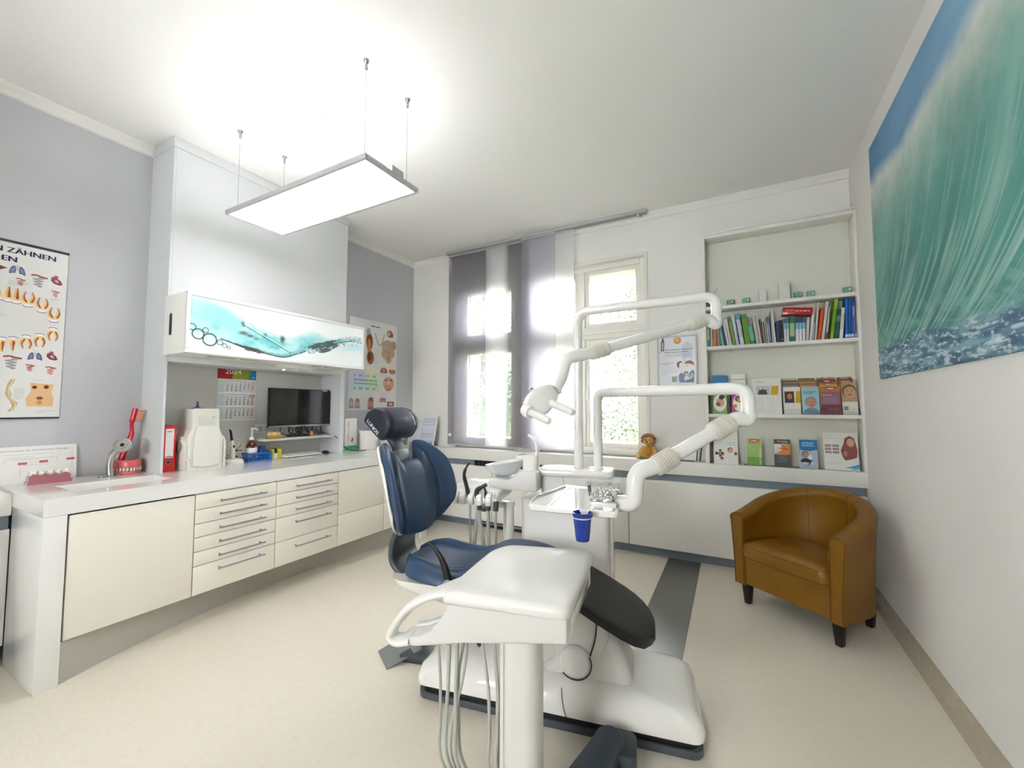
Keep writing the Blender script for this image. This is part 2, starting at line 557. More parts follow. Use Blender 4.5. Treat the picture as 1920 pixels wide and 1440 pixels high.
# plastered inner reveal + raised casing edges around the openings (moulded bead)
b = MB()
for x0, x1 in (W1, W2):
    b.box(x0 - .03, x0, YB - .012, YB, WZ0, WZ1 + .03, M_TRIMW); b.box(x1, x1 + .03, YB - .012, YB, WZ0, WZ1 + .03, M_TRIMW)
    b.box(x0 + .0005, x1 - .0005, YB - .012, YB, WZ1, WZ1 + .03, M_TRIMW)
struct('trim_5', b, bevel=0.004)

# ---------------------------------------------------------------- bench / sill along the back wall and the left wall
t = thing('window_bench', 'long white window bench with slate blue recessed strips under the window', 'bench', (-1.45, 3.94, 0))
b = MB(); b.box(XL, XR, 3.94, YB + .05, 0.755, 0.87, M_TRIMW)
obj('worktop', b, t, bevel=0.006)
b = MB(); b.box(XL, XR, 3.985, YB, 0.68, 0.755, M_SLATE); b.box(XL, XR, 4.03, YB, 0, 0.1, M_SLATE)
obj('recessed_strip', b, t)
xs = [-2.93, -2.30, -1.03, -.04 + .02, XR]
b = MB()
for x0, x1 in ((XL, -2.415), (-2.41, -0.93), (-0.925, XR)):
    b2 = MB().box(x0, x1 - .004, 3.96, 4.02, 0.09, 0.688, M_TRIMW)
    obj('front_panel', b2, t, bevel=0.003)
b = MB(); b.box(-2.66, -1.45, 3.98, 3.984, 0.685, 0.753, M_BLACK); b.box(-2.66, -1.45, 4.024, 4.029, 0.012, 0.088, M_BLACK)
for k in range(24):
    x = -2.65 + k * 0.05
    b.box(x, x + .004, 3.976, 3.98, 0.685, 0.753, M_DGREY)
b.box(-2.66, -1.45, 4.016, 4.024, 0.04, 0.062, M_STEEL)
obj('ventilation_grille', b, t)
t = thing('side_bench', 'low white bench with a slate strip at the far left beside the counter leg', 'bench', (-3.56, -.7, 0))
b = MB(); b.box(XL + .002, CF - .01, YF, 0.70, 0.775, 0.89, M_TRIMW); obj('worktop', b, t, bevel=.005)
b = MB(); b.box(XL + .002, CF - .06, YF, 0.70, 0.70, 0.775, M_SLATE); b.box(XL + .002, CF - .09, YF, 0.70, 0, 0.1, M_SLATE); obj('recessed_strip', b, t)
obj('front_panel', MB().box(XL + .002, CF - .03, YF, .70, .1, .70, M_TRIMW), t)

# ---------------------------------------------------------------- shelf unit by the right wall
UX0, UX1 = -0.235, 0.8098; UY = 3.94; UYB = 4.118
SH = [2.215, 1.870, 1.290]      # shelf tops
t = thing('shelf_unit', 'tall white built-in shelf unit standing on the bench in the right corner', 'shelf', (0.29, 4.03, 0.87))
b = MB()
b.box(UX0 - .03, UX0, UY, UYB, 0.87, 2.845, M_TRIMW); b.box(UX1 - .018, UX1, UY, UYB, 0.87, 2.845, M_TRIMW)
b.box(UX0, UX1 - .018, UY, UYB, 2.815, 2.845, M_TRIMW)
b.box(UX0 - .045, UX1, UY - .012, UY, 2.845, 2.862, M_TRIMW)
obj('casing', b, t, bevel=0.003)
obj('back_panel', MB().box(UX0, UX1 - .018, UYB - .025, UYB, 0.87, 2.815, mat('shelf_back', '#dcdcd0', .8)), t)
for z in SH:
    obj('shelf', MB().box(UX0, UX1 - .018, UY + .004, UYB - .025, z - .028, z, M_TRIMW), t, bevel=0.002)
# ================================================================= THE COUNTER ON THE LEFT
WX = -2.93; WT = 0.905; WB = 0.82
t = thing('counter_worktop', 'long white stone worktop with end legs and a built-in basin along the left wall', 'worktop', (-3.3, 2.1, 0))
b = MB()
SX0, SX1, SY0, SY1 = -3.39, -3.10, 0.84, 1.30
b.box(XL + .002, WX, 0.70, SY0, WB, WT, M_WORK)
b.box(SX1, WX, SY0, SY1, WB, WT, M_WORK)
b.box(XL + .002, SX0, SY0, SY1, WB, WT, M_WORK)
b.box(XL + .002, WX, SY1, C0, WB, WT, M_WORK)
b.box(CF + .001, WX, C0, C1, WB, WT, M_WORK)
b.box(XL + .031, CF + .001, A0, A1, AZ0, WT, M_WORK)
b.box(XL + .002, WX, C1, 3.48, WB, WT, M_WORK)
obj('slab', b, t)
# basin
b = MB(); d = -0.022
b.box(SX0 + .0005, SX1 - .0005, SY0 + .0005, SY1 - .0005, WB - d, WB - d + .01, M_GLOSSW)
b.box(SX0 + .0005, SX0 + .008, SY0, SY1, WB - d, WT - .001, M_GLOSSW); b.box(SX1 - .008, SX1 - .0005, SY0, SY1, WB - d, WT - .001, M_GLOSSW)
b.box(SX0 + .0005, SX1, SY0 + .0005, SY0 + .008, WB - d, WT - .001, M_GLOSSW); b.box(SX0, SX1, SY1 - .008, SY1 - .0005, WB - d, WT - .001, M_GLOSSW)
bas = obj('basin', b, t)
obj('drain', MB().lathe([(0.022, 0), (0.022, .004), (.012, .005)], (-3.25, 1.07, WB - d + .01), M_CHROME), bas)
obj('leg', MB().box(CF - .01, WX - .001, 0.7005, 0.785, 0, WB - .001, M_WORK), t, bevel=0.002)
obj('leg', MB().box(CF + .01, WX + .018, 3.39, 3.475, 0, WB, M_WORK), t, bevel=0.002)
# curved plinth under the cabinets
pts = [(-2.945 - 0.235 * math.sin(PI * i / 28) ** 0.9, 0.787 + (3.388 - 0.787) * i / 28, 0) for i in range(29)]
b = MB().prism(pts + [(-3.385, 3.388, 0), (-3.385, .787, 0)], (0, 0, .2), mat('plinth_paint', '#b9b6ac', .6))
obj('plinth', b, t, ang=60)
# cabinets
M_HANDLE = mat('handle_aluminium', '#9a9ca3', 0.35, metal=0.6)
def pull(p, y0, y1, z):
    h = MB()
    h.tube([(WX + .03, y0, z), (WX + .03, y1, z)], 0.0055, M_HANDLE, 10)
    for y in (y0 + .02, y1 - .02):
        h.tube([(WX - .007, y, z), (WX + .03, y, z)], 0.004, M_HANDLE, 8)
    obj('handle', h, p)
def cabinet(name, label, y0, y1, zs, hy=None, doors=False):
    t = thing(name, label, 'cabinet', (-3.15, (y0 + y1) / 2, 0.2))
    b = MB(); b.box(-3.385, WX - .026, y0 + .004, y1 - .004, 0.205, (WB - .13) if y0 < 1 else (WB - .001), M_CREAM)
    obj('body', b, t)
    for k, (z1, z0, hz) in enumerate(zs):
        fr = obj('door' if doors else 'drawer', MB().box(WX - .025, WX - .007, y0 + .0025, y1 - .0025, z0 + .002, z1 - .002, M_CREAM), t, bevel=.0015)
        if hy: pull(fr, hy[0], hy[1], hz)
    return t
cabinet('base_cabinet', 'cream cabinet with one plain large door under the basin', .79, 1.34, [(.812, .203, 0)], doors=True)
zz = [.812, .718, .632, .549, .462, .377, .203]
hz = [.757, .675, .588, .503, .418, .336]
cabinet('drawer_cabinet', 'cream drawer unit with six drawers and bar handles', 1.34, 1.85, [(zz[i], zz[i+1], hz[i]) for i in range(6)], (1.465, 1.76))
zz = [.812, .722, .634, .548, .378, .203]; hz = [.762, .676, .590, .500, .322]
cabinet('drawer_cabinet', 'cream drawer unit with five drawers between the six-drawer unit and the plain doors', 1.85, 2.38, [(zz[i], zz[i+1], hz[i]) for i in range(5)], (1.985, 2.29))
cabinet('base_cabinet', 'cream cabinet of two plain pull-outs right of the five-drawer unit', 2.38, 2.885, [(.812, .455, 0), (.455, .203, 0)])
cabinet('base_cabinet', 'cream cabinet at the window end of the counter, half hidden by the patient chair', 2.885, 3.388, [(.812, .455, 0), (.455, .203, 0)])

# ---------------------------------------------------------------- wall cabinet with the water picture
t = thing('wall_cabinet', 'long white-framed wall cabinet with a turquoise water picture on its flap door', 'cabinet', (-3.25, 2.04, 1.70))
K0, K1, KZ0, KZ1, KX = 1.322, 2.762, 1.70, 2.10, -3.10
side = [(CF, y, z) for y, z in ((0, 0),)]
b = MB(); b.prism([(CF + .001, K0, KZ0), (KX - .022, K0, KZ0), (KX - .022, K0, KZ1), (CF + .001, K0, KZ1)], (0, K1 - K0, 0), M_TRIMW)
body = obj('body', b, t, bevel=.003)
M_WCF = mat('white_lacquered_frame', '#e6e6e4', .25, coat=.4)
b = MB()
b.box(KX - .02, KX, K0, K1, KZ1 - .022, KZ1, M_WCF); b.box(KX - .02, KX, K0, K1, KZ0, KZ0 + .022, M_WCF)
b.box(KX - .02, KX, K0, K0 + .022, KZ0 + .022, KZ1 - .022, M_WCF); b.box(KX - .02, KX, K1 - .022, K1, KZ0 + .022, KZ1 - .022, M_WCF)
door = obj('flap_door', b, t, bevel=.002)
def water(U, Vv):
    """white ground, teal wash on the left, a wavy dark waterline, bubbles"""
    x = U * 3.6; y = Vv
    W = np.array(hexc('#f2f8f8')); T = np.array(hexc('#7fd2d2')); T2 = np.array(hexc('#b6e8e8')); D = np.array(hexc('#0d3b42')); G = np.array(hexc('#4f5254'))
    col = [np.full_like(U, W[i]) for i in range(3)]
    def blend(c, a):
        for i in range(3): col[i][:] = col[i] * (1 - a) + c[i] * a
    line = 0.36 - 0.31 * np.exp(-((U - 0.42) / 0.26) ** 2) + 0.30 * np.clip((U - .45) / .5, 0, 1) ** 1.1 + 0.012 * np.sin(U * 23)
    n = fbm(x * 2.2, y * 3.0, 3); n2 = fbm(x * 5, y * 9, 9)
    # teal wash above the line, thick at the left, thinning to the right
    thick = 0.58 * np.exp(-(U / 0.30) ** 2) + 0.30 * np.exp(-((U - .40) / .24) ** 2) + 0.20 * np.exp(-((U - .62) / .1) ** 2) + 0.11
    a = np.clip((thick - (y - line)) / 0.16, 0, 1) * (y > line)
    blend(T2, a * .95); blend(T, a * np.clip((n - .38) * 3.2, 0, 1))
    blend(np.array(hexc('#3fa9b0')), a * np.clip((n2 - .58) * 4, 0, 1) * .5)
    # faint plume upper left
    blend(np.array(hexc('#a8dfe0')), np.exp(-((U - .10) / .10) ** 2 - ((y - .72) / .2) ** 2) * .8 * n * 1.5)
    # reflection blue at right below the line
    blend(np.array(hexc('#b5e6ee')), np.exp(-((U - .93) / .10) ** 2 - ((y - (line - .16)) / .10) ** 2) * .8)
    # dark smudges
    for (cx, cy, sx, sy, s) in ((.24, .44, .022, .035, .8), (.275, .40, .015, .025, .8), (.305, .36, .012, .03, .6), (.235, .62, .010, .05, .8), (.45, .43, .011, .07, .9), (.35, .46, .010, .04, .7)):
        blend(G, np.clip(1.5 * np.exp(-((U - cx + .02 * (n2 - .5)) / sx) ** 2 - ((y - cy) / sy) ** 2), 0, 1) * s)
    # diagonal ripple
    q = 0.60 - (U - .24) * 1.75
    m = (U > .24) & (U < .50)
    blend(D, np.clip(1 - np.abs(y - q) / (.012 + .012 * n), 0, 1) * m * .8); blend(W, np.clip(1 - np.abs(y - q - .03) / .012, 0, 1) * m * .9)
    # waterline strokes
    for off, wd, s, sd in ((0, .018, 1, 1), (.045, .008, .8, 2), (-.03, .009, .7, 3), (.085, .006, .55, 4), (.12, .005, .4, 5)):
        o = line + off * np.clip(U * 1.3, .2, 1) + .02 * (fbm(x * 3, 0 * y + sd, sd) - .5)
        mm = (U > .10 + .03 * sd)
        blend(D, np.clip(1.4 * (1 - np.abs(y - o) / wd), 0, 1) * s * mm * (fbm(x * 6, y * 0 + sd * 7, sd) > .33))
    # broad grey bodies
    g1 = ((np.abs(y - (line + .005 - .03 * (U - .2))) < .055 * (fbm(x * 7, y * 20, 21) + .25) * np.sin(PI * np.clip((U - .19) / .17, 0, 1)) ** .6) & (U > .19) & (U < .36))
    g2 = ((np.abs(y - (line + .055)) < .10 * (fbm(x * 4, y * 10, 22) + .1) * np.sin(PI * np.clip((U - .60) / .24, 0, 1)) ** .7) & (U > .60) & (U < .84))
    g3 = ((np.abs(y - (line - .055)) < .16 * fbm(x * 7, y * 14, 23) * np.sin(PI * np.clip((U - .65) / .17, 0, 1)) ** .7) & (U > .65) & (U < .82))
    for g in (g1, g2, g3): blend(G, g * .95)
    g4 = (np.abs(y - line) < .11) & (U > .60) & (fbm(x * 12, y * 26, 31) > .62)
    blend(T, g4 * .9); g5 = (np.abs(y - line) < .12) & (U > .60) & (np.abs(fbm(x * 10, y * 22, 37) - .5) < .018); blend(D, g5 * .85)
    # bubbles
    for cx, cy, r in ((.035, .30, .115), (.085, .22, .140), (.010, .42, .07), (.066, .39, .055), (.130, .19, .060), (.152, .14, .05), (.172, .11, .035)):
        dd = np.hypot((U - cx) * 3.78, y - cy) * 1.0
        blend(T2, (dd < r * .8) * .6); blend(D, np.clip(1.3 - np.abs(dd - r * .8) / (r * .09 + .004), 0, 1) * .95)
        blend(W, np.exp(-((dd - r * .45) / (r * .18)) ** 2) * .7 * (y < cy))
    return col
b = MB(); fr = Fr((KX - .006, K0 + .022, KZ0 + .022), (0, 1, 0), (0, 0, 1))
M_PICGLASS = bpy.data.materials.new('picture_glass'); M_PICGLASS.use_nodes = True
_nt = M_PICGLASS.node_tree; _p = _nt.nodes['Principled BSDF']; _a = _nt.nodes.new('ShaderNodeAttribute'); _a.attribute_name = 'Col'
_nt.links.new(_a.outputs['Color'], _p.inputs['Base Color']); _nt.links.new(_a.outputs['Color'], _p.inputs['Emission Color'])
_p.inputs['Emission Strength'].default_value = PICTURE_EMIT; _p.inputs['Roughness'].default_value = .06; _p.inputs['Coat Weight'].default_value = .3
fr.paint(b, 0, 0, K1 - K0 - .044, KZ1 - KZ0 - .044, 0, water, 420, 112, M_PICGLASS)
obj('picture', b, door)
# slot grip on the side
b = MB(); pr = [(CF + .09 + u, K0 - .001, 1.90 + v) for u, v in rrect(.036, .15, .0175)]
b.prism(pr, (0, .003, 0), M_BLACK); obj('grip_slot', b, t)
b = MB()
for y0, y1 in ((1.50, 1.68), (1.72, 1.86), (2.30, 2.38), (2.42, 2.60)):
    obj('ventilation_slot', MB().box(-3.22, -3.195, y0, y1, KZ0 - .002, KZ0 + .002, M_DGREY), t)
    obj('ventilation_trim', MB().box(-3.19, -3.18, y0 + .01, y1 - .01, KZ0 - .004, KZ0, M_CHROME), t)
t = thing('spotlight_bar', 'small white three-spot light bar under the wall cabinet', 'lamp', (-3.25, 2.18, 1.67))
obj('bar', MB().box(-3.275, -3.235, 2.02, 2.36, 1.668, 1.70, M_PLASTW), t, bevel=.004)
for i, y in enumerate((2.075, 2.19, 2.30)):
    hd = MB().lathe([(.017, 0), (.02, -.004), (.019, -.014), (.012, -.016)], (-3.25, y, 1.670), M_PLASTW, 16)
    hh = obj('spot', hd, t)
    obj('bulb', MB().ball((-3.25, y, 1.655), .009, mat('warm_bulb', '#ffd9a0', emit='#ffb45e', estr=14) if i == 0 else mat('unlit_bulb', '#f0e6cf', .2), 10), hh)

# ---------------------------------------------------------------- anatomy helpers for the wall charts
def tooth(mb, fr, u, v, s, roots, w, up=True):
    k = 1 if up else -1
    crown = '#e4dde6'; root = '#e8b56a'; dark = '#a5542d'
    fr.disc(mb, u, v - k * .30 * s, .30 * s, .20 * s, w, PRINT, crown)
    fr.disc(mb, u, v - k * .36 * s, .24 * s, .10 * s, w + .0002, PRINT, '#8c86a8')
    fr.disc(mb, u, v - k * .32 * s, .2 * s, .08 * s, w + .0004, PRINT, '#efe9ef')
    n = roots
    for i in range(n):
        x = u + (i - (n - 1) / 2) * .36 * s
        wd = .13 * s if n > 1 else .17 * s
        c = smooth([(x * .0 + u + (i - (n - 1) / 2) * .22 * s, v - k * .12 * s, 0), (x + (i - (n-1)/2) * .1 * s, v + k * .22 * s, 0), (x - (i - (n-1)/2) * .06 * s, v + k * .6 * s, 0)], 4)
        for a, (cc, f) in enumerate(((root, 1.0), (dark, .45))):
            pl = [(p.x - wd * f * (1 - .75 * j / 8) + (.04 * s * a), p.y) for j, p in enumerate(c)] + [(p.x + wd * f * (1 - .75 * j / 8) + (.04 * s * a), p.y) for j, p in reversed(list(enumerate(c)))]
            fr.poly(mb, pl, w + .0003 + a * .0002, PRINT, cc)
    fr.disc(mb, u, v - k * .12 * s, .26 * s, .12 * s, w + .0004, PRINT, '#f0cf8a')
def lungs(mb, fr, u, v, s, w):
    for k in (-1, 1):
        fr.poly(mb, [(u + k * s * a, v + s * c) for a, c in ((.08, .05), (.12, .35), (.25, .42), (.42, .2), (.52, -.2), (.5, -.42), (.3, -.3), (.12, -.28))], w, PRINT, '#5f668f')
        fr.poly(mb, [(u + k * s * a, v + s * c) for a, c in ((.16, .05), (.2, .25), (.34, .1), (.42, -.2), (.24, -.18))], w + .0002, PRINT, '#8187ad')
    fr.rect(mb, u - .03 * s, v, u + .03 * s, v + .5 * s, w + .0002, PRINT, '#a9a9bc')
def guts(mb, fr, u, v, s, w, c1='#7d7f86', c2='#a2454b'):
    pts = []
    for i in range(40):
        t_ = i / 39
        pts.append((u + .32 * s * math.sin(t_ * 22) * (1 - .35 * t_), v + .28 * s - .75 * s * t_))
    fr.line(mb, pts, .09 * s, w, PRINT, c1)
    fr.line(mb, [(a + .01 * s, c + .02 * s) for a, c in pts], .03 * s, w + .0003, PRINT, '#c7c7cc' if c1 == '#7d7f86' else '#e6b0aa')
    fr.line(mb, [(u - .4 * s, v + .38 * s), (u - .1 * s, v + .45 * s), (u + .15 * s, v + .36 * s), (u + .5 * s, v + .3 * s)], .12 * s, w + .0004, PRINT, c2)
def heart(mb, fr, u, v, s, w):
    fr.poly(mb, [(u + s * a, v + s * c) for a, c in ((-.3, .2), (-.1, .35), (.1, .22), (.36, .0), (.5, -.35), (.28, -.46), (-.1, -.36), (-.32, -.1))], w, PRINT, '#84354a')
    fr.disc(mb, u + .02 * s, v + .33 * s, .16 * s, .15 * s, w + .0002, PRINT, '#a9516a')
    fr.poly(mb, [(u + s * a, v + s * c) for a, c in ((-.1, .05), (.15, .05), (.25, -.25), (.0, -.2))], w + .0003, PRINT, '#caa0aa')
    fr.line(mb, [(u - .28 * s, v + .3 * s), (u - .2 * s, v + .05 * s), (u, v - .2 * s)], .05 * s, w + .0004, PRINT, '#5d6590')

# dental chart at the far left: "... EN ZÄHNEN / ...EN"
t = thing('wall_chart', 'large white chart of teeth and organs headed ZÄHNEN with a dark hanging rail', 'poster', (XL + .01, .55, 1.28))
PY0, PY1, PZ0, PZ1 = 0.19, 0.93, 1.285, 2.315
b = MB(); b.box(XL + .004, XL + .006, PY0, PY1, PZ0, PZ1, mat('chart_paper', '#dcdbd7', .35, coat=.2))
fr = Fr((XL + .0065, PY0, PZ0), (0, 1, 0), (0, 0, 1)); Wd = PY1 - PY0
NAVY = '#2c2d52'
E_ = 0.0005
for s_, y_, vv, hh in (('N ZÄHNEN', .335, .925, .043), ('EN', .335, .857, .043)):
    pass
text(b, fr, 'N ZÄHNEN', Wd - .055, .966, .031, E_, PRINT, NAVY, width=.245, align='r', bold=.0016)
text(b, fr, 'EN', Wd - .212, .914, .031, E_, PRINT, NAVY, width=.056, align='r', bold=.0016)
lungs(b, fr, Wd - .207, .868, .062, E_); guts(b, fr, Wd - .122, .828, .075, E_); heart(b, fr, Wd - .050, .850, .062, E_)
fr.poly(b, [(Wd - .34, .90), (Wd - .245, .872), (Wd - .265, .860), (Wd - .30, .835), (Wd - .34, .82)], E_, PRINT, '#7a3d35')
guts(b, fr, Wd - .193, .803, .042, E_, '#b0574e', '#8c3a40'); guts(b, fr, Wd - .048, .765, .040, E_, '#c0705f', '#a04a40')
for i, (du, vv, rr) in enumerate(((.275, .715, 1), (.236, .712, 1), (.204, .708, 1), (.158, .698, 2), (.101, .675, 2), (.048, .625, 2))):
    tooth(b, fr, Wd - du, vv, .088, rr, E_, True)
for i, (du, vv, rr) in enumerate(((.285, .425, 1), (.247, .432, 1), (.207, .440, 1), (.156, .458, 2), (.102, .475, 2), (.049, .520, 2))):
    tooth(b, fr, Wd - du, vv, .080, rr, E_, False)
guts(b, fr, Wd - .208, .325, .080, E_); lungs(b, fr, Wd - .116, .368, .058, E_); heart(b, fr, Wd - .050, .378, .058, E_)
guts(b, fr, Wd - .135, .298, .042, E_, '#b0574e', '#8c3a40'); guts(b, fr, Wd - .050, .288, .050, E_, '#c0705f', '#a04a40')
sp = smooth([(Wd - .198, .222, 0), (Wd - .214, .17, 0), (Wd - .206, .12, 0), (Wd - .185, .08, 0), (Wd - .198, .045, 0)], 5)
for i, p in enumerate(sp):
    fr.disc(b, p.x, p.y, .011 + .003 * math.sin(i), .0042, E_, PRINT, '#b79a63', 8, rot=.3); fr.disc(b, p.x + .003, p.y, .005, .004, E_ * 1.5, PRINT, '#e0cb9b', 6)
fr.poly(b, [(Wd - .138 + a * .82, .068 + c * 1.17) for a, c in ((0, 0), (.13, 0), (.135, .04), (.12, .07), (.13, .115), (.01, .12), (.018, .075), (-.008, .04))], E_, PRINT, '#dcb684')
for du, vv, ru, rv, cc in ((.110, .183, .010, .010, '#6b2f1c'), (.062, .186, .011, .011, '#6b2f1c'), (.087, .118, .014, .009, '#8a4422'), (.087, .092, .011, .013, '#c98c4e')):
    fr.disc(b, Wd - du, vv, ru, rv, E_ * 2, PRINT, cc)
k = 0
for (u0, u1, v0, n_) in ((.01, .27, .70, 6), (.32, .42, .60, 3), (.01, .30, .57, 5), (.43, .50, .60, 3), (.5, .58, .80, 3), (.02, .32, .30, 6), (.02, .30, .1, 8), (.55, .59, .17, 7), (.45, .50, .14, 6), (.62, .70, .225, 1), (.67, .71, .73, 2), (.64, .72, .04, 2)):
    for j in range(n_):
        fine_print(b, fr, u0, u1, v0 - j * .010, .0022, E_, PRINT, '#a5a5a8', k, 1 if j < n_ - 1 else .5); k += 1
fr.line(b, [(.05, .56), (.3, .56)], .0015, E_, PRINT, '#9a9aa0'); fr.line(b, [(.16, .56), (.16, .5)], .0015, E_, PRINT, '#9a9aa0')
obj('chart_sheet', b, t)
b = MB(); b.box(XL + .002, XL + .012, PY0, PY1 + .003, PZ1 - .006, PZ1 + .008, mat('dark_rail', '#33333f', .4)); obj('hanging_rail', b, t)
obj('hanging_rail', MB().box(XL + .002, XL + .012, PY0, PY1, PZ0 - .006, PZ0 + .004, mat('dark_rail', '#33333f', .4)), t)

# oral anatomy chart beyond the wall cabinet
t = thing('wall_chart', 'white chart of mouth and head anatomy half hidden behind the wall cabinet', 'poster', (XL + .01, 3.46, 1.31))
PY0, PY1, PZ0, PZ1 = 3.105, 3.822, 1.315, 2.35
b = MB(); b.box(XL + .003, XL + .005, PY0, PY1, PZ0, PZ1, MATS['chart_paper'])
fr = Fr((XL + .0055, PY0, PZ0), (0, 1, 0), (0, 0, 1)); Wd = .717; Hh = 1.035
fine_print(b, fr, .30, .46, .965, .010, E_, PRINT, '#3a3a3a', 2)
u = lambda px: (px - 90) / 655 * Wd
v_ = lambda py, x=400: (1370 - py) / (1370 - (95 + (x - 100) * .22)) * Hh
fr.line(b, [(a, c) for a, c in ((.37, .90), (.385, .83), (.41, .78), (.44, .755), (.47, .78), (.495, .84), (.51, .90))], .010, E_, PRINT, '#a08074')
def blob(px, py, rx, ry, c, w=1, rot=0): fr.disc(b, u(px), (1370 - py) / 1150 * Hh, rx / 655 * Wd, ry / 1150 * Hh, E_ * w, PRINT, c, 14, rot)
blob(635, 350, 45, 50, '#b0694a'); blob(620, 350, 20, 28, '#d7a17f', 2); blob(670, 365, 16, 25, '#6f4030', 2)
# head in profile
blob(615, 530, 95, 95, '#b79d80'); blob(700, 500, 38, 62, '#ab9478', 1); blob(575, 610, 55, 95, '#b99f83', 1); blob(650, 610, 65, 70, '#b79d80', 1); blob(620, 700, 44, 50, '#b89a7c', 1)
fr.poly(b, [(u(530), .70), (u(510), .645), (u(535), .63), (u(545), .68)], E_ * 2, PRINT, '#b99f83')
fr.line(b, [(u(560), .70), (u(640), .69)], .004, E_ * 3, PRINT, '#5e4a3c'); fr.line(b, [(u(600), .66), (u(620), .60), (u(640), .67)], .005, E_ * 3, PRINT, '#8c4f35')
# throat section at left of the head
blob(350, 500, 45, 110, '#8a4c2b'); blob(345, 560, 26, 100, '#c07c46', 2); blob(365, 700, 48, 90, '#a0542a', 1); blob(350, 690, 28, 60, '#5a2f1b', 2); blob(335, 370, 28, 45, '#a9b1b8', 1)
blob(555, 860, 50, 48, '#a85b44'); blob(555, 850, 22, 30, '#d4846a', 2); fr.rect(b, u(503), (1370-915)/1150*Hh, u(607), (1370-885)/1150*Hh, E_ * 3, PRINT, '#d9d8d4')
blob(680, 850, 48, 40, '#a85b44'); blob(680, 855, 22, 22, '#cf7a52', 2); fr.rect(b, u(628), (1370-832)/1150*Hh, u(735), (1370-800)/1150*Hh, E_ * 3, PRINT, '#d9d8d4')
blob(630, 1020, 85, 90, '#d4a085'); blob(625, 1075, 55, 50, '#cf9478', 2); blob(590, 975, 22, 10, '#8d4238', 3); blob(665, 975, 22, 10, '#8d4238', 3); blob(625, 1010, 20, 28, '#e0bb9e', 3); blob(625, 1100, 28, 10, '#b66a58', 4)
# coloured tooth table
for (a, c, e, f_, cc) in ((95, 890, 310, 1010, '#c4cbe2'), (310, 890, 490, 1010, '#d5e2c0'), (95, 1010, 310, 1130, '#b9d6d6'), (310, 1010, 490, 1130, '#c3dcb4'), (110, 830, 310, 890, '#e2cfd8'), (310, 830, 470, 890, '#e6e2c6')):
    fr.rect(b, u(a), (1370 - f_) / 1150 * Hh, u(e), (1370 - c) / 1150 * Hh, E_, PRINT, cc)
rr = random.Random(4)
for row, py in enumerate((940, 995, 1040, 1100)):
    for k in range(14):
        px = 165 + k * 22
        if row in (0, 3) and k % 4 in (1, 2): continue
        blob(px, py, 6, 15 - (row % 3) * 2, rr.choice(['#5c6470', '#74808a', '#4f6a5a', '#7c8c7c']), 2)
for px, w_, h_, c_ in ((130, 32, 62, '#a08c86'), (205, 32, 62, '#a07f66'), (380, 40, 78, '#a4654e'), (548, 50, 28, '#b07262')):
    cy = 1285 if h_ > 30 else 1240
    blob(px, cy, w_, h_, c_); fr.rect(b, u(px - w_), (1370 - cy - h_) / 1150 * Hh, u(px + w_), (1370 - cy) / 1150 * Hh, E_, PRINT, c_)
    for q in range(5): blob(px - w_ + 8 + q * w_ / 2.4, cy + 10, 3, h_ * .6, '#dcc8bb', 3)
fr.rect(b, u(613), (1370 - 1325) / 1150 * Hh, u(712), (1370 - 1262) / 1150 * Hh, E_, PRINT, '#7d3a40'); blob(662, 1294, 36, 20, '#d9a0a2', 2)
for k in range(16):
    fine_print(b, fr, .36, .42, .70 - k * .02, .0025, E_, PRINT, '#a8a8aa', k)
    fine_print(b, fr, .46, .68, .395 if k % 2 else .21 - .006 * k, .0022, E_, PRINT, '#b0b0b2', k + 40, .6)
obj('chart_sheet', b, t)

# diagram card leaning on the wall behind the basin
b = MB(); b.obox((XL + .03, .60, WT), (.002, 0, 0), (0, .415, 0), (-.022, 0, .212), M_PAPER)
fr = Fr((XL + .0325, .60, WT + .001), (0, 1, 0), (-.022, 0, .212))
text(b, fr, 'Die integrative Konzept der parodontalen Therapie', .03, .185, .0075, E_, PRINT, '#55566a', width=.35)
for a, c in ((.03, .09), (.41, .12)): pass
fr.line(b, [(.04, .06), (.04, .16), (.07, .16)], .001, E_, PRINT, '#8d93a5'); fr.line(b, [(.385, .16), (.395, .16), (.395, .07), (.385, .07)], .001, E_, PRINT, '#8d93a5')
fr.line(b, [(.12, .11), (.12, .14), (.33, .14), (.33, .12)], .001, E_, PRINT, '#8d93a5'); fr.line(b, [(.10, .10), (.10, .04)], .001, E_, PRINT, '#8d93a5'); fr.line(b, [(.18, .10), (.18, .04)], .001, E_, PRINT, '#8d93a5')
for a, c in ((.055, .10), (.17, .105), (.255, .11), (.37, .115), (.07, .015)):
    fr.rect(b, a, c, a + .036, c + .014, E_ * 2, PRINT, '#c96a66')
for k in range(6): fine_print(b, fr, .11 + .02 * k, .26 + .02 * k, .165 - .016 * (k % 5), .0018, E_, PRINT, '#b4b6c0', k + 90, .7)
tag(obj('diagram_card', b), 'white card with a branching diagram leaning on the wall at far left', 'card')

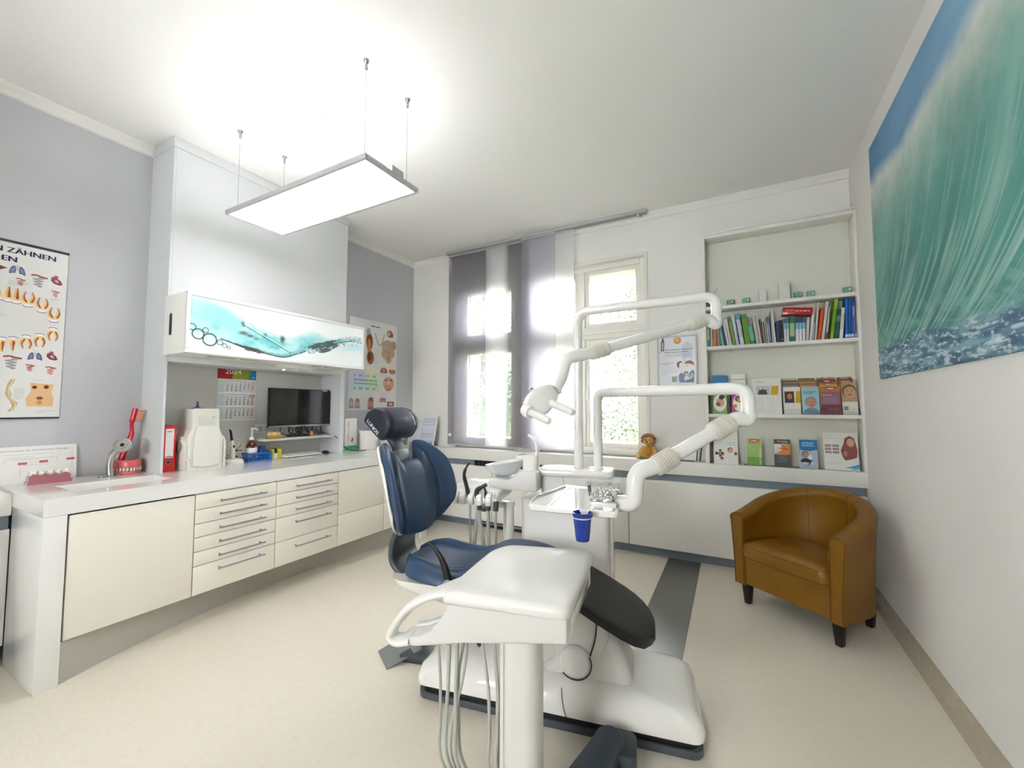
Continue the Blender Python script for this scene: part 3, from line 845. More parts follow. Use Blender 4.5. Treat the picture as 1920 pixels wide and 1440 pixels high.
# pink demonstration jaw block
t = thing('tooth_model', 'clear pink gum block with a row of large white molars on the worktop end', 'dental model', (-3.58, .87, WT))
M_GUMC = mat('pink_acrylic', '#b9707c', .15, trans=.25, coat=.6)
M_TOOTH = mat('tooth_enamel', '#e8e3d6', .2, coat=.5)
def wavy_block(x0, x1, y0, y1, z0, z1, m):
    return MB().grid(lambda a, c: (x0 + (x1 - x0) * (0, 0, 1, 1)[int(round(c * 3))], y0 + (y1 - y0) * a, (z0, z1 - .006 * math.cos(a * 8 * PI), z1 - .006 * math.cos(a * 8 * PI), z0)[int(round(c * 3))]), 32, 3, m)
b = wavy_block(-3.61, -3.555, .785, .955, WT, WT + .052, M_GUMC)
b.prism([(-3.61, .785, WT), (-3.555, .785, WT), (-3.555, .785, WT + .045), (-3.61, .785, WT + .045)], (0, .001, 0), M_GUMC)
b.prism([(-3.61, .954, WT), (-3.555, .954, WT), (-3.555, .954, WT + .045), (-3.61, .954, WT + .045)], (0, .001, 0), M_GUMC)
b.box(-3.62, -3.545, .78, .96, WT, WT + .018, M_GUMC)
obj('gum_block', b, t)
for i in range(5):
    y = .803 + i * .0335
    tb = MB(); tb.ball((-3.582, y, WT + .058), (.019, .0165, .018), M_TOOTH, 14)
    for dx, dy in ((-.008, -.007), (.008, -.007), (-.008, .007), (.008, .007)): tb.ball((-3.582 + dx, y + dy, WT + .068), (.008, .0075, .009), M_TOOTH, 8)
    obj('tooth', tb, t)
fr = Fr((-3.5615, .798, WT + .054), (0, 1, 0), (0, 0, 1)); b = MB(); text(b, fr, '3', 0, 0, .012, .0012, M_BLACK, None)
obj('number', b, t)

# basin tap with hand shower head
t = thing('basin_tap', 'chrome basin tap with a round spray head turned outward', 'tap', (-3.57, 1.135, WT))
b = MB(); b.prism([(-3.57 + u_, 1.135 + v__, WT) for u_, v__ in rrect(.055, .11, .02)], (0, 0, .008), M_STEEL); obj('base_plate', b, t, bevel=.002)
pts = smooth([(-3.575, 1.14, WT + .006), (-3.575, 1.135, WT + .07), (-3.565, 1.14, WT + .13), (-3.54, 1.155, WT + .17), (-3.515, 1.168, WT + .188)], 6)
obj('spout', MB().tube(pts, [.024 - .006 * i / len(pts) for i in range(len(pts))], mat('matt_chrome', '#b3b5ae', .25, metal=.8), 14, sq=.8), t)
ax = Vector((.72, -.45, .30))
b = MB().lathe([(.018, -.02), (.044, -.012), (.047, 0), (.044, .006), (.036, .007), (.034, .004), (.024, .004), (.022, .008), (.012, .008)], (-3.505, 1.172, WT + .198), M_CHROME, 28, axis=ax)
hd = obj('spray_head', b, t)
obj('spray_disc', MB().lathe([(.0115, .006), (.0115, .0085), (.002, .009)], (-3.505, 1.172, WT + .198), M_BLACK, 20, axis=ax), hd)

# giant model jaws and giant toothbrush
t = thing('model_jaws', 'oversized pink model jaws with white teeth beside the tap', 'dental model', (-3.6, 1.24, WT))
M_GUM = mat('pink_gum_plastic', '#d9665f', .35, coat=.3)
def arch(z0, z1, r, dz=0):
    """horseshoe open to the back wall, front facing +x"""
    out = []
    for i in range(21):
        a = -PI * .5 + PI * i / 20
        out.append((-3.66 + (.115) * math.cos(a) * r, 1.245 + .075 * math.sin(a) * r))
    return out
for z0, z1, nm in ((WT, WT + .022, 'lower_jaw'), (WT + .040, WT + .092, 'upper_jaw')):
    o_ = arch(0, 0, 1); i_ = arch(0, 0, .66)
    rings = []
    for (a, c), (e, f_) in zip(o_, i_):
        rings.append([(a, c, z0), (a + .002, c, (z0 + z1) / 2), (a - .006 * (a > -3.6), c, z1), (e, f_, z1), (e, f_, z0)])
    jw = obj(nm, MB().loft(rings, M_GUM), t, bevel=.003)
    for i in range(14):
        a = -PI * .47 + PI * .94 * i / 13
        x = -3.66 + .112 * math.cos(a); y = 1.245 + .073 * math.sin(a)
        zt = WT + .028 if nm == 'lower_jaw' else WT + .037
        obj('tooth', MB().ball((x, y, zt), (.008, .0065, .0085), M_TOOTH, 8), jw)
obj('hinge', MB().tube([(-3.672, 1.318, WT + .02), (-3.68, 1.332 - .008, WT + .045), (-3.672, 1.318, WT + .07)], .006, M_CHROME), t)
t = thing('giant_toothbrush', 'oversized red toothbrush leaning in the corner behind the pink jaws', 'toothbrush', (-3.66, 1.25, WT))
M_RED = mat('red_plastic', '#c8102a', .25, coat=.5)
pts = [(-3.685, 1.205, WT + .003), (-3.67, 1.232, 1.03), (-3.655, 1.266, 1.16), (-3.645, 1.262, 1.24), (-3.64, 1.276, 1.34)]
ps = smooth(pts, 7)
obj('brush_handle', MB().tube(ps, [.021 + .002 * math.sin(i / len(ps) * 9) if i < len(ps) * .55 else (.014 if i < len(ps) * .75 else .019) for i in range(len(ps))], M_RED, 14, sq=.75), t, )
b = MB()
for i in range(6):
    for j in range(3):
        z = 1.255 + i * .014; x = -3.653 + j * .011 + i * .001
        b.tube([(x, 1.274 + i * .0022, z), (x + .001, 1.312 + i * .0022, z - .002)], .0068, mat('bristles', '#e0a08a', .8, bump=.4, bscale=300), 7)
obj('bristles', b, t)

# red lever-arch binder
t = thing('ring_binder', 'red ring binder with a white spine label standing at the alcove corner', 'binder', (-3.58, 1.40, WT))
M_BIND = mat('red_binder_board', '#cf1219', .35, coat=.3)
b = MB(); BX = -3.45
b.box(BX - .23, BX, 1.357, 1.361, WT, WT + .318, M_BIND); b.box(BX - .23, BX, 1.436, 1.440, WT, WT + .318, M_BIND); b.box(BX - .004, BX, 1.361, 1.436, WT, WT + .318, M_BIND)
obj('cover', b, t, bevel=.0015)
obj('paper_block', MB().box(BX - .22, BX - .02, 1.368, 1.430, WT + .012, WT + .30, M_PAPER), t)
b = MB(); fr = Fr((BX, 1.357, WT), (0, 1, 0), (0, 0, 1))
fr.rect(b, .022, .095, .070, .295, .0006, M_PAPER); fine_print(b, fr, .028, .064, .272, .006, .0012, PRINT, '#7c7c88', 5)
fr.rect(b, .023, .100, .069, .105, .0012, PRINT, '#4a4a55'); fine_print(b, fr, .035, .055, .112, .002, .0012, PRINT, '#999999', 3)
lab = obj('spine_label', b, t)
b = MB().lathe([(.0145, 0), (.0145, .002), (.0105, .002), (.0105, 0)], (BX, 1.399, WT + .066), M_CHROME, 20, axis=(1, 0, 0)); b.lathe([(.0105, .0005), (.001, .0008)], (BX, 1.399, WT + .066), M_BLACK, 20, axis=(1, 0, 0))
obj('finger_ring', b, t)

# white bench-top steriliser / processor
t = thing('sealing_machine', 'cream white desktop device with grey side knobs beside the binder', 'dental device', (-3.56, 1.606, WT))
M_DEV = mat('ivory_device_plastic', '#dedcd0', .35)
prof = [(0, .150), (.03, .150), (.17, .150), (.235, .138), (.30, .098), (.34, .095), (.428, .092), (.434, .082)]
rings = []
for z, w in [(0, .116), (.205, .116), (.235, .112), (.27, .096), (.30, .089), (.425, .089), (.432, .083)]:
    rings.append([(-3.50 + u_, 1.606 + v__, WT + z) for u_, v__ in [(a + (-.0), c) for a, c in rrect(.20 if z < .425 else .19, w * 2, .02)]])
obj('housing', MB().loft(rings, M_DEV), t, ang=50)
b = MB()
for k in range(13):
    a = -1 + 2 * k / 12
b.prism([(-3.398, 1.606 + a * .082, WT + .018 + .014 * a * a) for a in np.linspace(-1, 1, 13)] + [(-3.398, 1.606 + .082, WT + .23), (-3.398, 1.606 + .066, WT + .30), (-3.398, 1.606 - .066, WT + .30), (-3.398, 1.606 - .082, WT + .23)], (.012, 0, 0), mat('ivory_front_flap', '#e3e1d8', .25))
obj('front_flap', b, t, bevel=.003)
obj('display_recess', MB().box(-3.401, -3.398, 1.553, 1.659, WT + .315, WT + .385, mat('pale_screen', '#d4d6cf', .2)), t, bevel=.001)
b = MB(); fr = Fr((-3.3978, 1.553, WT + .315), (0, 1, 0), (0, 0, 1)); text(b, fr, 'D', .088, .054, .009, .0005, M_DGREY, None); fr.rect(b, .084, .050, .102, .0515, .0005, M_DGREY)
obj('display_mark', b, t)
for s_ in (-1, 1):
    y0 = 1.606 + s_ * .116
    prf = [(-3.405, y0, WT + .001), (-3.405, y0, WT + .165)] + [(-3.475 + .070 * math.cos(a), y0, WT + .165 + .070 * math.sin(a)) for a in np.linspace(.15, PI - .15, 12)] + [(-3.545, y0, WT + .165), (-3.545, y0, WT + .001)]
    pod = obj('side_pod', MB().prism(prf, (0, s_ * .020, 0), M_DEV), t, bevel=.004)
    obj('side_knob', MB().lathe([(.040, 0), (.042, .005), (.038, .013), (.02, .016)], (-3.475, y0 + s_ * .020, WT + .165), mat('knob_grey', '#77797a', .35), 28, axis=(0, s_, 0)), pod)
b = MB().lathe([(.0, 0), (.018, .001), (.02, .012), (.018, .012), (.016, .003)], (-3.385, 1.478, WT + .072), M_PLASTW, 18); obj('cup_holder', b, t)
# purple stand on the machine
b = MB().lathe([(.030, 0), (.030, .003), (.014, .010), (.008, .022), (.010, .03), (.006, .048), (.002, .055)], (-3.51, 1.589, WT + .434), mat('purple_plastic', '#54507a', .4), 20)
b.box(-3.52, -3.50, 1.546, 1.561, WT + .432, WT + .437, MATS['purple_plastic'])
tag(obj('purple_holder', b), 'small dark purple cone-shaped holder on top of the ivory device', 'holder')

# wall calendar 2024
t = thing('wall_calendar', 'three-month wall calendar headed 2024 with a red, green and blue top', 'calendar', (-3.69, 1.95, 1.24))
CY0, CY1, CZ0, CZ1 = 1.80, 2.105, 1.238, 1.668
b = MB(); b.box(XL + .032, XL + .036, CY0, CY1, CZ0, CZ1, M_PAPER)
fr = Fr((XL + .0362, CY0, CZ0), (0, 1, 0), (0, 0, 1)); cw = CY1 - CY0; ch = CZ1 - CZ0
hh0 = .342
fr.poly(b, [(0, hh0), (.112, hh0), (.122, ch), (0, ch)], E_, PRINT, '#a01822'); fr.poly(b, [(.112, hh0), (.243, hh0), (.258, ch), (.122, ch)], E_, PRINT, '#87981f'); fr.poly(b, [(.243, hh0), (cw, hh0), (cw, ch), (.258, ch)], E_, PRINT, '#1c7ca8')
text(b, fr, '2024', .058, .385, .040, E_ * 2, PRINT, '#f0e4e0', width=.125)
fr.disc(b, cw - .022, .362, .007, .007, E_ * 2, PRINT, '#a8d2e2', 10)
obj('calendar_back', b, t)
def month(v0, first, days, wk):
    s_ = MB(); fr.rect(s_, .004, v0, cw - .004, v0 + .104, E_ * 3, PRINT, '#dadbdb')
    fine_print(s_, fr, .09, .22, v0 + .096, .002, E_ * 5, PRINT, '#8e8e92', wk)
    fr.rect(s_, .006, v0 + .004, .052, v0 + .094, E_ * 4, PRINT, '#ced7d6'); fr.rect(s_, cw - .046, v0 + .004, cw - .006, v0 + .094, E_ * 4, PRINT, '#e2cfcb')
    r = 0; c = first
    for dday in range(1, days + 1):
        u0 = .082 + c * .0335
        text(s_, fr, str(dday), u0, v0 + .078 - r * .0165, .0105, E_ * 6, PRINT, '#b8564e' if c == 6 else '#2c2c30', align='r', bold=.0006)
        c += 1
        if c == 7: c = 0; r += 1
    for q in range(5): text(s_, fr, str(wk + q), .04, v0 + .078 - q * .0165, .0075, E_ * 6, PRINT, '#9fb0ae', align='r')
    obj('month_sheet', s_, t)
month(.232, 3, 29, 5); month(.120, 4, 31, 9); month(.008, 0, 30, 14)
b = MB(); q0 = cw - .046; 
for a, c, e, f_ in ((q0, .196, q0 + .036, .199), (q0, .211, q0 + .036, .214), (q0, .196, q0 + .004, .214), (q0 + .032, .196, q0 + .036, .214)): fr.rect(b, a, c, e, f_, .004, PRINT, '#b0303a')
obj('date_slider', b, t)

# curing light on its base
t = thing('curing_light', 'white cordless dental curing light with a black tip standing in its charger', 'dental device', (-3.52, 1.85, WT))
b = MB(); rings = [[(-3.50 + u_ * k, 1.845 + v__ * k, WT + z) for u_, v__ in rrect(.09, .13, .02)] for z, k in ((0, 1), (.022, 1), (.032, .82), (.036, .6))]
obj('charger_base', b.loft(rings, M_PLASTW), t, ang=50)
pts = smooth([(-3.51, 1.845, WT + .034), (-3.512, 1.846, WT + .1), (-3.52, 1.842, WT + .18)], 5)
obj('hand_piece', MB().tube(pts, [.017, .018, .0185, .018, .0175, .017, .016, .0145, .013, .0125, .012], M_PLASTW, 16), t)
obj('trigger', MB().ball((-3.497, 1.846, WT + .135), (.006, .006, .012), M_BLACK, 10), t)
obj('light_tip', MB().tube(smooth([(-3.52, 1.842, WT + .178), (-3.525, 1.838, WT + .225), (-3.522, 1.83, WT + .258), (-3.505, 1.815, WT + .262)], 5), [.010 - .004 * i / 15 for i in range(16)], mat('dark_tip', '#2c2730', .2, coat=.4), 12), t)
# round clock
t = thing('desk_clock', 'round cream desk clock with black hands behind the curing light', 'clock', (-3.60, 1.885, WT))
ax = Vector((1, -.28, .08)); o_ = Vector((-3.60, 1.92, WT + .092))
obj('clock_case', MB().lathe([(.07, -.03), (.088, -.02), (.091, 0), (.088, .006), (.080, .006), (.078, 0)], o_, mat('clock_cream', '#d6d2c2', .4), 36, axis=ax), t)
cl = MB().lathe([(.0785, .0), (.0785, .001), (.001, .0012)], o_, mat('clock_face', '#dcd8cb', .5), 36, axis=ax)
azn = ax.normalized(); uy_ = Vector((0, 0, 1)); uy_ = (uy_ - azn * uy_.dot(azn)).normalized(); ux_ = uy_.cross(azn); fr = Fr(o_ + azn * .0015, ux_, uy_)
for i in range(12):
    a = i * PI / 6; fr.line(cl, [(.060 * math.sin(a), .060 * math.cos(a)), (.072 * math.sin(a), .072 * math.cos(a))], .003, .0005, M_DGREY)
obj('clock_face', cl, t)
b = MB(); fr.line(b, [(-.006, -.006), (.036, .048)], .004, .003, M_BLACK); fr.line(b, [(-.008, 0), (.042, -.002)], .006, .002, M_BLACK); fr.disc(b, 0, 0, .006, .006, .004, M_BLACK); fr.rect(b, -.012, -.055, .012, -.043, .001, M_DGREY)
obj('clock_hands', b, t)
obj('clock_foot', MB().box(-3.63, -3.585, 1.90, 1.94, WT, WT + .008, MATS['clock_cream']), t)

# blue basket, bottle and cup in it
t = thing('plastic_basket', 'small blue perforated basket holding a pump bottle and a cup', 'basket', (-3.54, 2.055, WT))
M_BLUE = mat('blue_plastic', '#1f6fc4', .35)
b = MB(); x0, x1, y0, y1 = -3.60, -3.49, 1.955, 2.155
bz = WT; hh = .062
b.box(x0 + .006, x1 - .006, y0 + .006, y1 - .006, bz, bz + .003, M_BLUE)
def lattice(p, q, nn):
    """perforated side: top rim, bottom rim, slats"""
    p = Vector(p); q = Vector(q); n_ = (q - p).cross(V(0, 0, 1)).normalized() * .0025
    for z0, z1 in ((0, .012), (.032, .036), (.052, .064)):
        b.obox(p + V(0, 0, z0), q - p, n_, V(0, 0, z1 - z0), M_BLUE)
    for i in range(nn + 1):
        a = p + (q - p) * (i / nn) * .985; b.obox(a, (q - p).normalized() * .005, n_, V(0, 0, .06), M_BLUE)
lattice((x1 - .004, y0 + .004, bz), (x1 - .004, y1 - .004, bz), 12); lattice((x0 + .004, y0 + .004, bz), (x0 + .004, y1 - .004, bz), 12)
lattice((x0 + .004, y0 + .004, bz), (x1 - .004, y0 + .004, bz), 6); lattice((x0 + .004, y1 - .006, bz), (x1 - .004, y1 - .006, bz), 6)
obj('basket_body', b, t)
rim = [(u_ - 3.545, v__ + 2.055, bz + .066) for u_, v__ in rrect(.112, .202, .02)]
obj('rim', MB().tube(rim + [rim[0]], .004, M_BLUE, 8), t)
t = thing('pump_bottle', 'brown glass pump bottle with a white and red label in the blue basket', 'bottle', (-3.545, 2.01, WT + .004))
b = MB().lathe([(.037, 0), (.040, .004), (.040, .105), (.036, .13), (.022, .15), (.015, .16), (.015, .17)], (-3.545, 2.008, WT + .004), mat('brown_glass', '#5a1a14', .08, coat=.6), 28); obj('bottle_body', b, t)
b = MB().lathe([(.0408, .035), (.0408, .105)], (-3.545, 2.008, WT + .004), M_PAPER, 28, caps=False); b.lathe([(.0412, .035), (.0412, .062)], (-3.545, 2.008, WT + .004), mat('red_label', '#c9505c', .5), 28, caps=False)
b.lathe([(.0413, .066), (.0413, .069)], (-3.545, 2.008, WT + .004), mat('label_line', '#7d8090', .5), 28, caps=False); obj('bottle_label', b, t)
b = MB().lathe([(.018, .168), (.018, .186), (.012, .19), (.006, .192), (.0055, .25)], (-3.545, 2.008, WT + .004), M_PLASTW, 18); b.tube(smooth([(-3.545, 1.995, WT + .262), (-3.545, 2.01, WT + .266), (-3.54, 2.04, WT + .262), (-3.538, 2.052, WT + .25)], 4), .008, M_PLASTW, 10)
b.lathe([(.009, .248), (.010, .268), (.006, .27)], (-3.545, 2.008, WT + .004), M_PLASTW, 14); obj('pump', b, t)
M_CUPB = mat('blue_cup_plastic', '#12339a', .2, trans=.25, coat=.3)
def cup(mb, o, r0, r1, h, m):
    """drinking cup, r0 base, r1 rim"""
    mb.lathe([(r0 * .9, 0), (r0, .001), (r1 * .97, h * .88), (r1, h * .9), (r1, h), (r1 - .002, h), (r1 * .95 - .002, h * .88), (r0 - .002, .004), (.001, .004)], o, m, 28, caps=True)
b = MB(); o_ = (-3.545, 2.092, WT + .004)
b.lathe([(.029, 0), (.030, .004), (.024, .112), (.022, .115), (.001, .116)], o_, M_CUPB, 24)
tag(obj('drinking_cup', b), 'dark blue cup upside down in the blue basket beside the pump bottle', 'cup')
# yellow note block holder
t = thing('note_holder', 'yellow and white sticky note holder beside the blue basket', 'note holder', (-3.55, 2.21, WT))
M_YEL = mat('yellow_plastic', '#e0d81e', .4)
b = MB()
for y0, y1 in ((2.165, 2.195), (2.23, 2.26)): b.box(-3.59, -3.53, y0, y1, WT, WT + .082, M_YEL)
obj('end_block', b, t, bevel=.003)
obj('note_pad', MB().box(-3.585, -3.535, 2.1955, 2.2295, WT, WT + .045, M_PAPER), t)
obj('grey_clip', MB().box(-3.575, -3.55, 2.1955, 2.2295, WT + .045, WT + .085, M_DGREY), t)
b = MB()
for i in range(6):
    a = i * .9; b.add([(-3.50, 2.275, WT + .001), (-3.50 + .03 * math.cos(a), 2.275 + .035 * abs(math.sin(a)) + .01, WT + .004), (-3.50 + .05 * math.cos(a + .3), 2.29 + .035 * abs(math.sin(a)), WT + .012), (-3.495 + .02 * math.cos(a + .6), 2.28 + .03 * abs(math.sin(a)), WT + .006)], [(0, 1, 2, 3)], mat('green_leaf', '#6fae3c', .5))
tag(obj('green_leaf', b), 'small bright green leafy scrap lying beside the yellow note holder', 'leaf')
# keyboard + mouse
t = thing('keyboard', 'flat white keyboard lying below the monitor shelf', 'keyboard', (-3.52, 2.44, WT))
b = MB().prism([(-3.60, 2.27, WT + .004), (-3.47, 2.27, WT + .004), (-3.47, 2.27, WT + .014), (-3.60, 2.27, WT + .026)], (0, .35, 0), M_PLASTW); obj('keyboard_body', b, t, bevel=.003)
b = MB()
for i in range(14):
    for j in range(4): b.box(-3.588 + j * .027, -3.566 + j * .027, 2.282 + i * .0235, 2.302 + i * .0235, WT + .016, WT + .0275 - j * .0028, mat('key_white', '#d3d3cf', .5))
obj('keys', b, t)
t = thing('computer_mouse', 'small black computer mouse right of the white keyboard', 'mouse', (-3.50, 2.675, WT))
b = MB().ball((-3.50, 2.675, WT + .011), (.045, .028, .018), M_BLACK, 20); b2 = b
obj('mouse_body', b, t); obj('scroll_wheel', MB().ball((-3.478, 2.675, WT + .026), (.007, .003, .004), M_STEEL, 8), t)
# shelf for the monitor
t = thing('alcove_shelf', 'narrow grey-white shelf in the alcove carrying the monitor', 'shelf', (-3.56, 2.42, 1.06))
obj('shelf_board', MB().box(XL + .032, -3.45, 2.06, A1 - .002, 1.062, 1.082, mat('shelf_grey', '#c2c1bc', .4)), t, bevel=.002)
# monitor
t = thing('monitor', 'black flat computer monitor standing on the alcove shelf', 'monitor', (-3.56, 2.45, 1.082))
b = MB(); MX = -3.545
b.box(MX - .03, MX, 2.145, 2.775, 1.17, 1.515, M_BLACK); obj('monitor_case', b, t, bevel=.004)
obj('screen', MB().box(MX - .001, MX + .001, 2.152, 2.768, 1.192, 1.508, mat('black_screen', '#0b0c0d', .12, coat=.6)), t)
obj('silver_edge', MB().box(MX, MX + .003, 2.145, 2.775, 1.172, 1.184, M_STEEL), t)
b = MB(); fr = Fr((MX + .003, 2.46, 1.173), (0, 1, 0), (0, 0, 1)); fine_print(b, fr, -.02, .02, .003, .005, .0006, M_DGREY, None, 3); fr.rect(b, .20, .325, .255, .340, -.0015, PRINT, '#d98f86'); fr.disc(b, .287, .332, .005, .005, -.0015, M_STEEL)
obj('monitor_mark', b, t)
b = MB().tube([(MX - .03, 2.45, 1.17), (MX - .03, 2.45, 1.09)], .017, M_BLACK, 12)
b.prism([(-3.585 + u_, 2.45 + v__, 1.082) for u_, v__ in rrect(.12, .20, .04)], (0, 0, .008), M_BLACK)
obj('monitor_foot', b, t)
b = MB()
r_ = random.Random(3)
for k in range(7):
    y0 = 2.30 + .05 * k
    b.tube(smooth([(-3.60, y0, 1.20), (-3.58, y0 + r_.uniform(-.05, .05), 1.13), (-3.545 + r_.uniform(-.02, .02), y0 + r_.uniform(-.02, .12), 1.095), (-3.60, y0 + .1, 1.12), (-3.64, y0 + .12, 1.16)], 6), .004, M_BLACK, 6)
tag(obj('cable_bundle', b), 'loops of black cable hanging under the monitor on the alcove shelf', 'cable')
b = MB().tube(smooth([(-3.58, 2.64, 1.13), (-3.50, 2.70, 1.088), (-3.44, 2.745, 1.06), (-3.43, 2.80, .99), (-3.42, 2.87, .93), (-3.40, 2.97, WT + .004), (-3.38, 3.06, WT + .004)], 6), .0035, M_BLACK, 8)
tag(obj('power_cable', b), 'single black cable running from the shelf down onto the worktop', 'cable')
# tooth model + little figure on the shelf
t = thing('plaster_teeth', 'yellow amber dental cast with teeth on the left end of the alcove shelf', 'dental model', (-3.50, 2.17, 1.082))
b = MB(); b.box(-3.515, -3.465, 2.10, 2.22, 1.082, 1.105, mat('amber_resin', '#b98a2c', .2, trans=.2)); obj('cast_base', b, t, bevel=.006)
for i in range(7): obj('tooth', MB().ball((-3.482, 2.112 + i * .016, 1.119), (.009, .0085, .019), mat('yellow_teeth', '#d8c27c', .35), 8), t)
t = thing('toy_figure', 'tiny orange toy figure standing before the monitor foot', 'toy', (-3.475, 2.46, 1.082))
M_ORG = mat('orange_plastic', '#d8843f', .4)
b = MB(); b.ball((-3.47, 2.50, 1.096), (.012, .013, .015), M_ORG, 12); b.ball((-3.468, 2.50, 1.117), (.011, .012, .011), M_ORG, 12)
for s_ in (-1, 1): b.ball((-3.465, 2.50 + s_ * .013, 1.10), (.005, .005, .008), M_ORG, 8); b.ball((-3.466, 2.50 + s_ * .009, 1.127), (.004, .004, .004), M_ORG, 8)
obj('figure_body', b, t)
b = MB()
for s_ in (-1, 1): b.ball((-3.458, 2.50 + s_ * .004, 1.119), .0018, M_BLACK, 6)
obj('eyes', b, t)
# wall socket
t = thing('wall_socket', 'white double wall socket left of the monitor', 'socket', (-3.69, 2.16, 1.12))
b = MB().box(XL + .031, XL + .040, 2.115, 2.255, 1.12, 1.20, M_PLASTW); obj('socket_plate', b, t, bevel=.003)
b = MB()
for y in (2.152, 2.218): b.lathe([(.026, .0005), (.026, .002), (.022, .002), (.021, -.006), (.001, -.006)], (XL + .04, y, 1.16), M_PLASTG, 24, axis=(1, 0, 0)); b.lathe([(.003, -.005), (.003, -.004)], (XL + .04, y - .009, 1.16), M_BLACK, 8, axis=(1, 0, 0)); b.lathe([(.003, -.005), (.003, -.004)], (XL + .04, y + .009, 1.16), M_BLACK, 8, axis=(1, 0, 0))
obj('socket_insert', b, t)

# right end of the counter
t = thing('product_box', 'tall white and green carton lettered PERIO·AID at the right of the alcove', 'box', (-3.57, 3.02, WT))
b = MB(); b.box(-3.60, -3.545, 2.935, 3.085, WT, WT + .325, M_PAPER); obj('carton', b, t, bevel=.001)
b = MB(); fr = Fr((-3.545, 2.935, WT), (0, 1, 0), (0, 0, 1)); fr.rect(b, 0, 0, .15, .045, .0006, PRINT, '#3aa578')
text(b, fr, 'PERIO·AID', .058, .10, .030, .0006, PRINT, '#d98a8a', rot=PI / 2, width=.195)
fr.poly(b, [(.075, .10), (.085, .085), (.1, .085), (.108, .12), (.09, .125), (.085, .105)], .0007, PRINT, '#33382c'); fine_print(b, fr, .09, .12, .07, .003, .0006, PRINT, '#9a9a9a', 5)
obj('print', b, t)
obj('hanger', MB().tube(smooth([(-3.57, 2.95, WT + .325), (-3.57, 2.96, WT + .36), (-3.57, 3.0, WT + .372), (-3.57, 3.03, WT + .352), (-3.57, 3.035, WT + .325)], 5), .003, mat_mix('clear_plastic', '#e6efec', .4, .4), 8), t)
t = thing('storage_tub', 'white round tub with a green-edged lid at the right end of the worktop', 'tub', (-3.47, 3.17, WT))
b = MB(); o_ = (-3.50, 3.20, WT)
b.lathe([(.088, 0), (.092, .003), (.100, .16), (.100, .175)], o_, M_PLASTW, 36); obj('tub_body', b, t)
b = MB().lathe([(.103, .170), (.105, .190), (.100, .196), (.05, .197), (.048, .186), (.001, .186)], o_, M_PLASTW, 36); ld = obj('lid', b, t)
obj('lid_insert', MB().lathe([(.045, .1975), (.045, .200), (.001, .2005)], (o_[0] + .01, o_[1] - .02, WT), mat('dark_green_plastic', '#1f5a44', .4), 24), ld)
b = MB(); b.box(-3.40, -3.36, 3.39, 3.46, WT, WT + .17, mat_mix('frosted_plastic', '#e0e0da', .25, .5)); 
t = thing('tool_holder', 'slim metal and frosted plastic instrument holder beside the white tub', 'holder', (-3.40, 3.36, WT))
b = MB().prism([(-3.41 + u_, 3.375 + v__, WT) for u_, v__ in rrect(.07, .12, .012)], (0, 0, .11), M_PLASTG); obj('holder_body', b, t, bevel=.002)
for i, (y, h_) in enumerate(((3.33, .19), (3.355, .21), (3.38, .17), (3.41, .2))): obj('instrument', MB().tube([(-3.41, y, WT + .10), (-3.41, y + .004, WT + h_)], .0045, M_STEEL if i % 2 else M_PLASTW, 8), t)
# framed notice board standing in the corner on the bench
t = thing('notice_frame', 'white framed sheet with blue table lines leaning in the window corner', 'notice', (-3.40, 3.99, .87))
NX0, NX1, NB = -3.66, -3.235, .872
o_ = Vector((NX0, 3.955, NB)); up = Vector((0, .10, .37)).normalized() * .375; rt = Vector((NX1 - NX0, -.005, 0))
nn = rt.cross(up).normalized()
b = MB(); b.obox(o_, rt, up, -nn * .012, M_PLASTW); obj('board', b, t, bevel=.003)
fr = Fr(o_ - nn * 0, rt, up); fr.n = rt.cross(up).normalized()
b = MB(); W_ = .425
fr.rect(b, .21, .03, .40, .35, .001, PRINT, '#d5d9e4')
for v0 in (.335, .315, .295, .265, .155, .135, .115, .065): fr.rect(b, .212, v0, .398, v0 + .004, .0016, PRINT, '#7284b4')
fr.rect(b, .33, .034, .397, .052, .0018, PRINT, '#51689c')
fr.line(b, [(.21, .03), (.21, .35), (.40, .35), (.40, .03), (.21, .03)], .003, .0016, PRINT, '#7f8dae')
fr.rect(b, .02, .03, .195, .34, .001, PRINT, '#dedfe0')
for k in range(12): fine_print(b, fr, .03, .18, .31 - k * .022, .003, .0016, PRINT, '#a7a9b4', k)
obj('notice_sheet', b, t)
b = MB()
for uu, vv in ((.413, .362), (.413, .014), (.012, .362), (.012, .014)): fr.disc(b, uu, vv, .006, .006, .002, M_STEEL)
obj('corner_screw', b, t)
# ================================================================= BACK WALL
# panel curtains on a ceiling rail
t = thing('curtain_rail', 'long grey multi-track curtain rail on the ceiling above the window', 'curtain rail', (-1.95, 4.02, 3.19))
b = MB(); b.box(-3.10, -0.73, 3.985, 4.055, H - .028, H - .001, M_ALU); 
for k in range(3): b.box(-3.10, -0.73, 3.988 + k * .024, 3.992 + k * .024, H - .034, H - .028, M_DGREY)
obj('track', b, t, bevel=.002)
b = MB(); b.box(-0.82, -0.80, 4.0, 4.03, H - .055, H - .034, M_PLASTW); b.box(-0.79, -0.775, 4.0, 4.03, H - .05, H - .034, M_STEEL); obj('end_carrier', b, t)
P_WHITE = mat_mix('sheer_white_fabric', '#f6f5f8', .40, .7)
P_GREY = mat_mix('sheer_grey_fabric', '#9a98a2', .34, .55)
P_DARK = mat_mix('sheer_brown_grey_fabric', '#86838d', .34, .75)
P_LILAC = mat_mix('sheer_lilac_grey_fabric', '#d2d0dc', .36, .7)
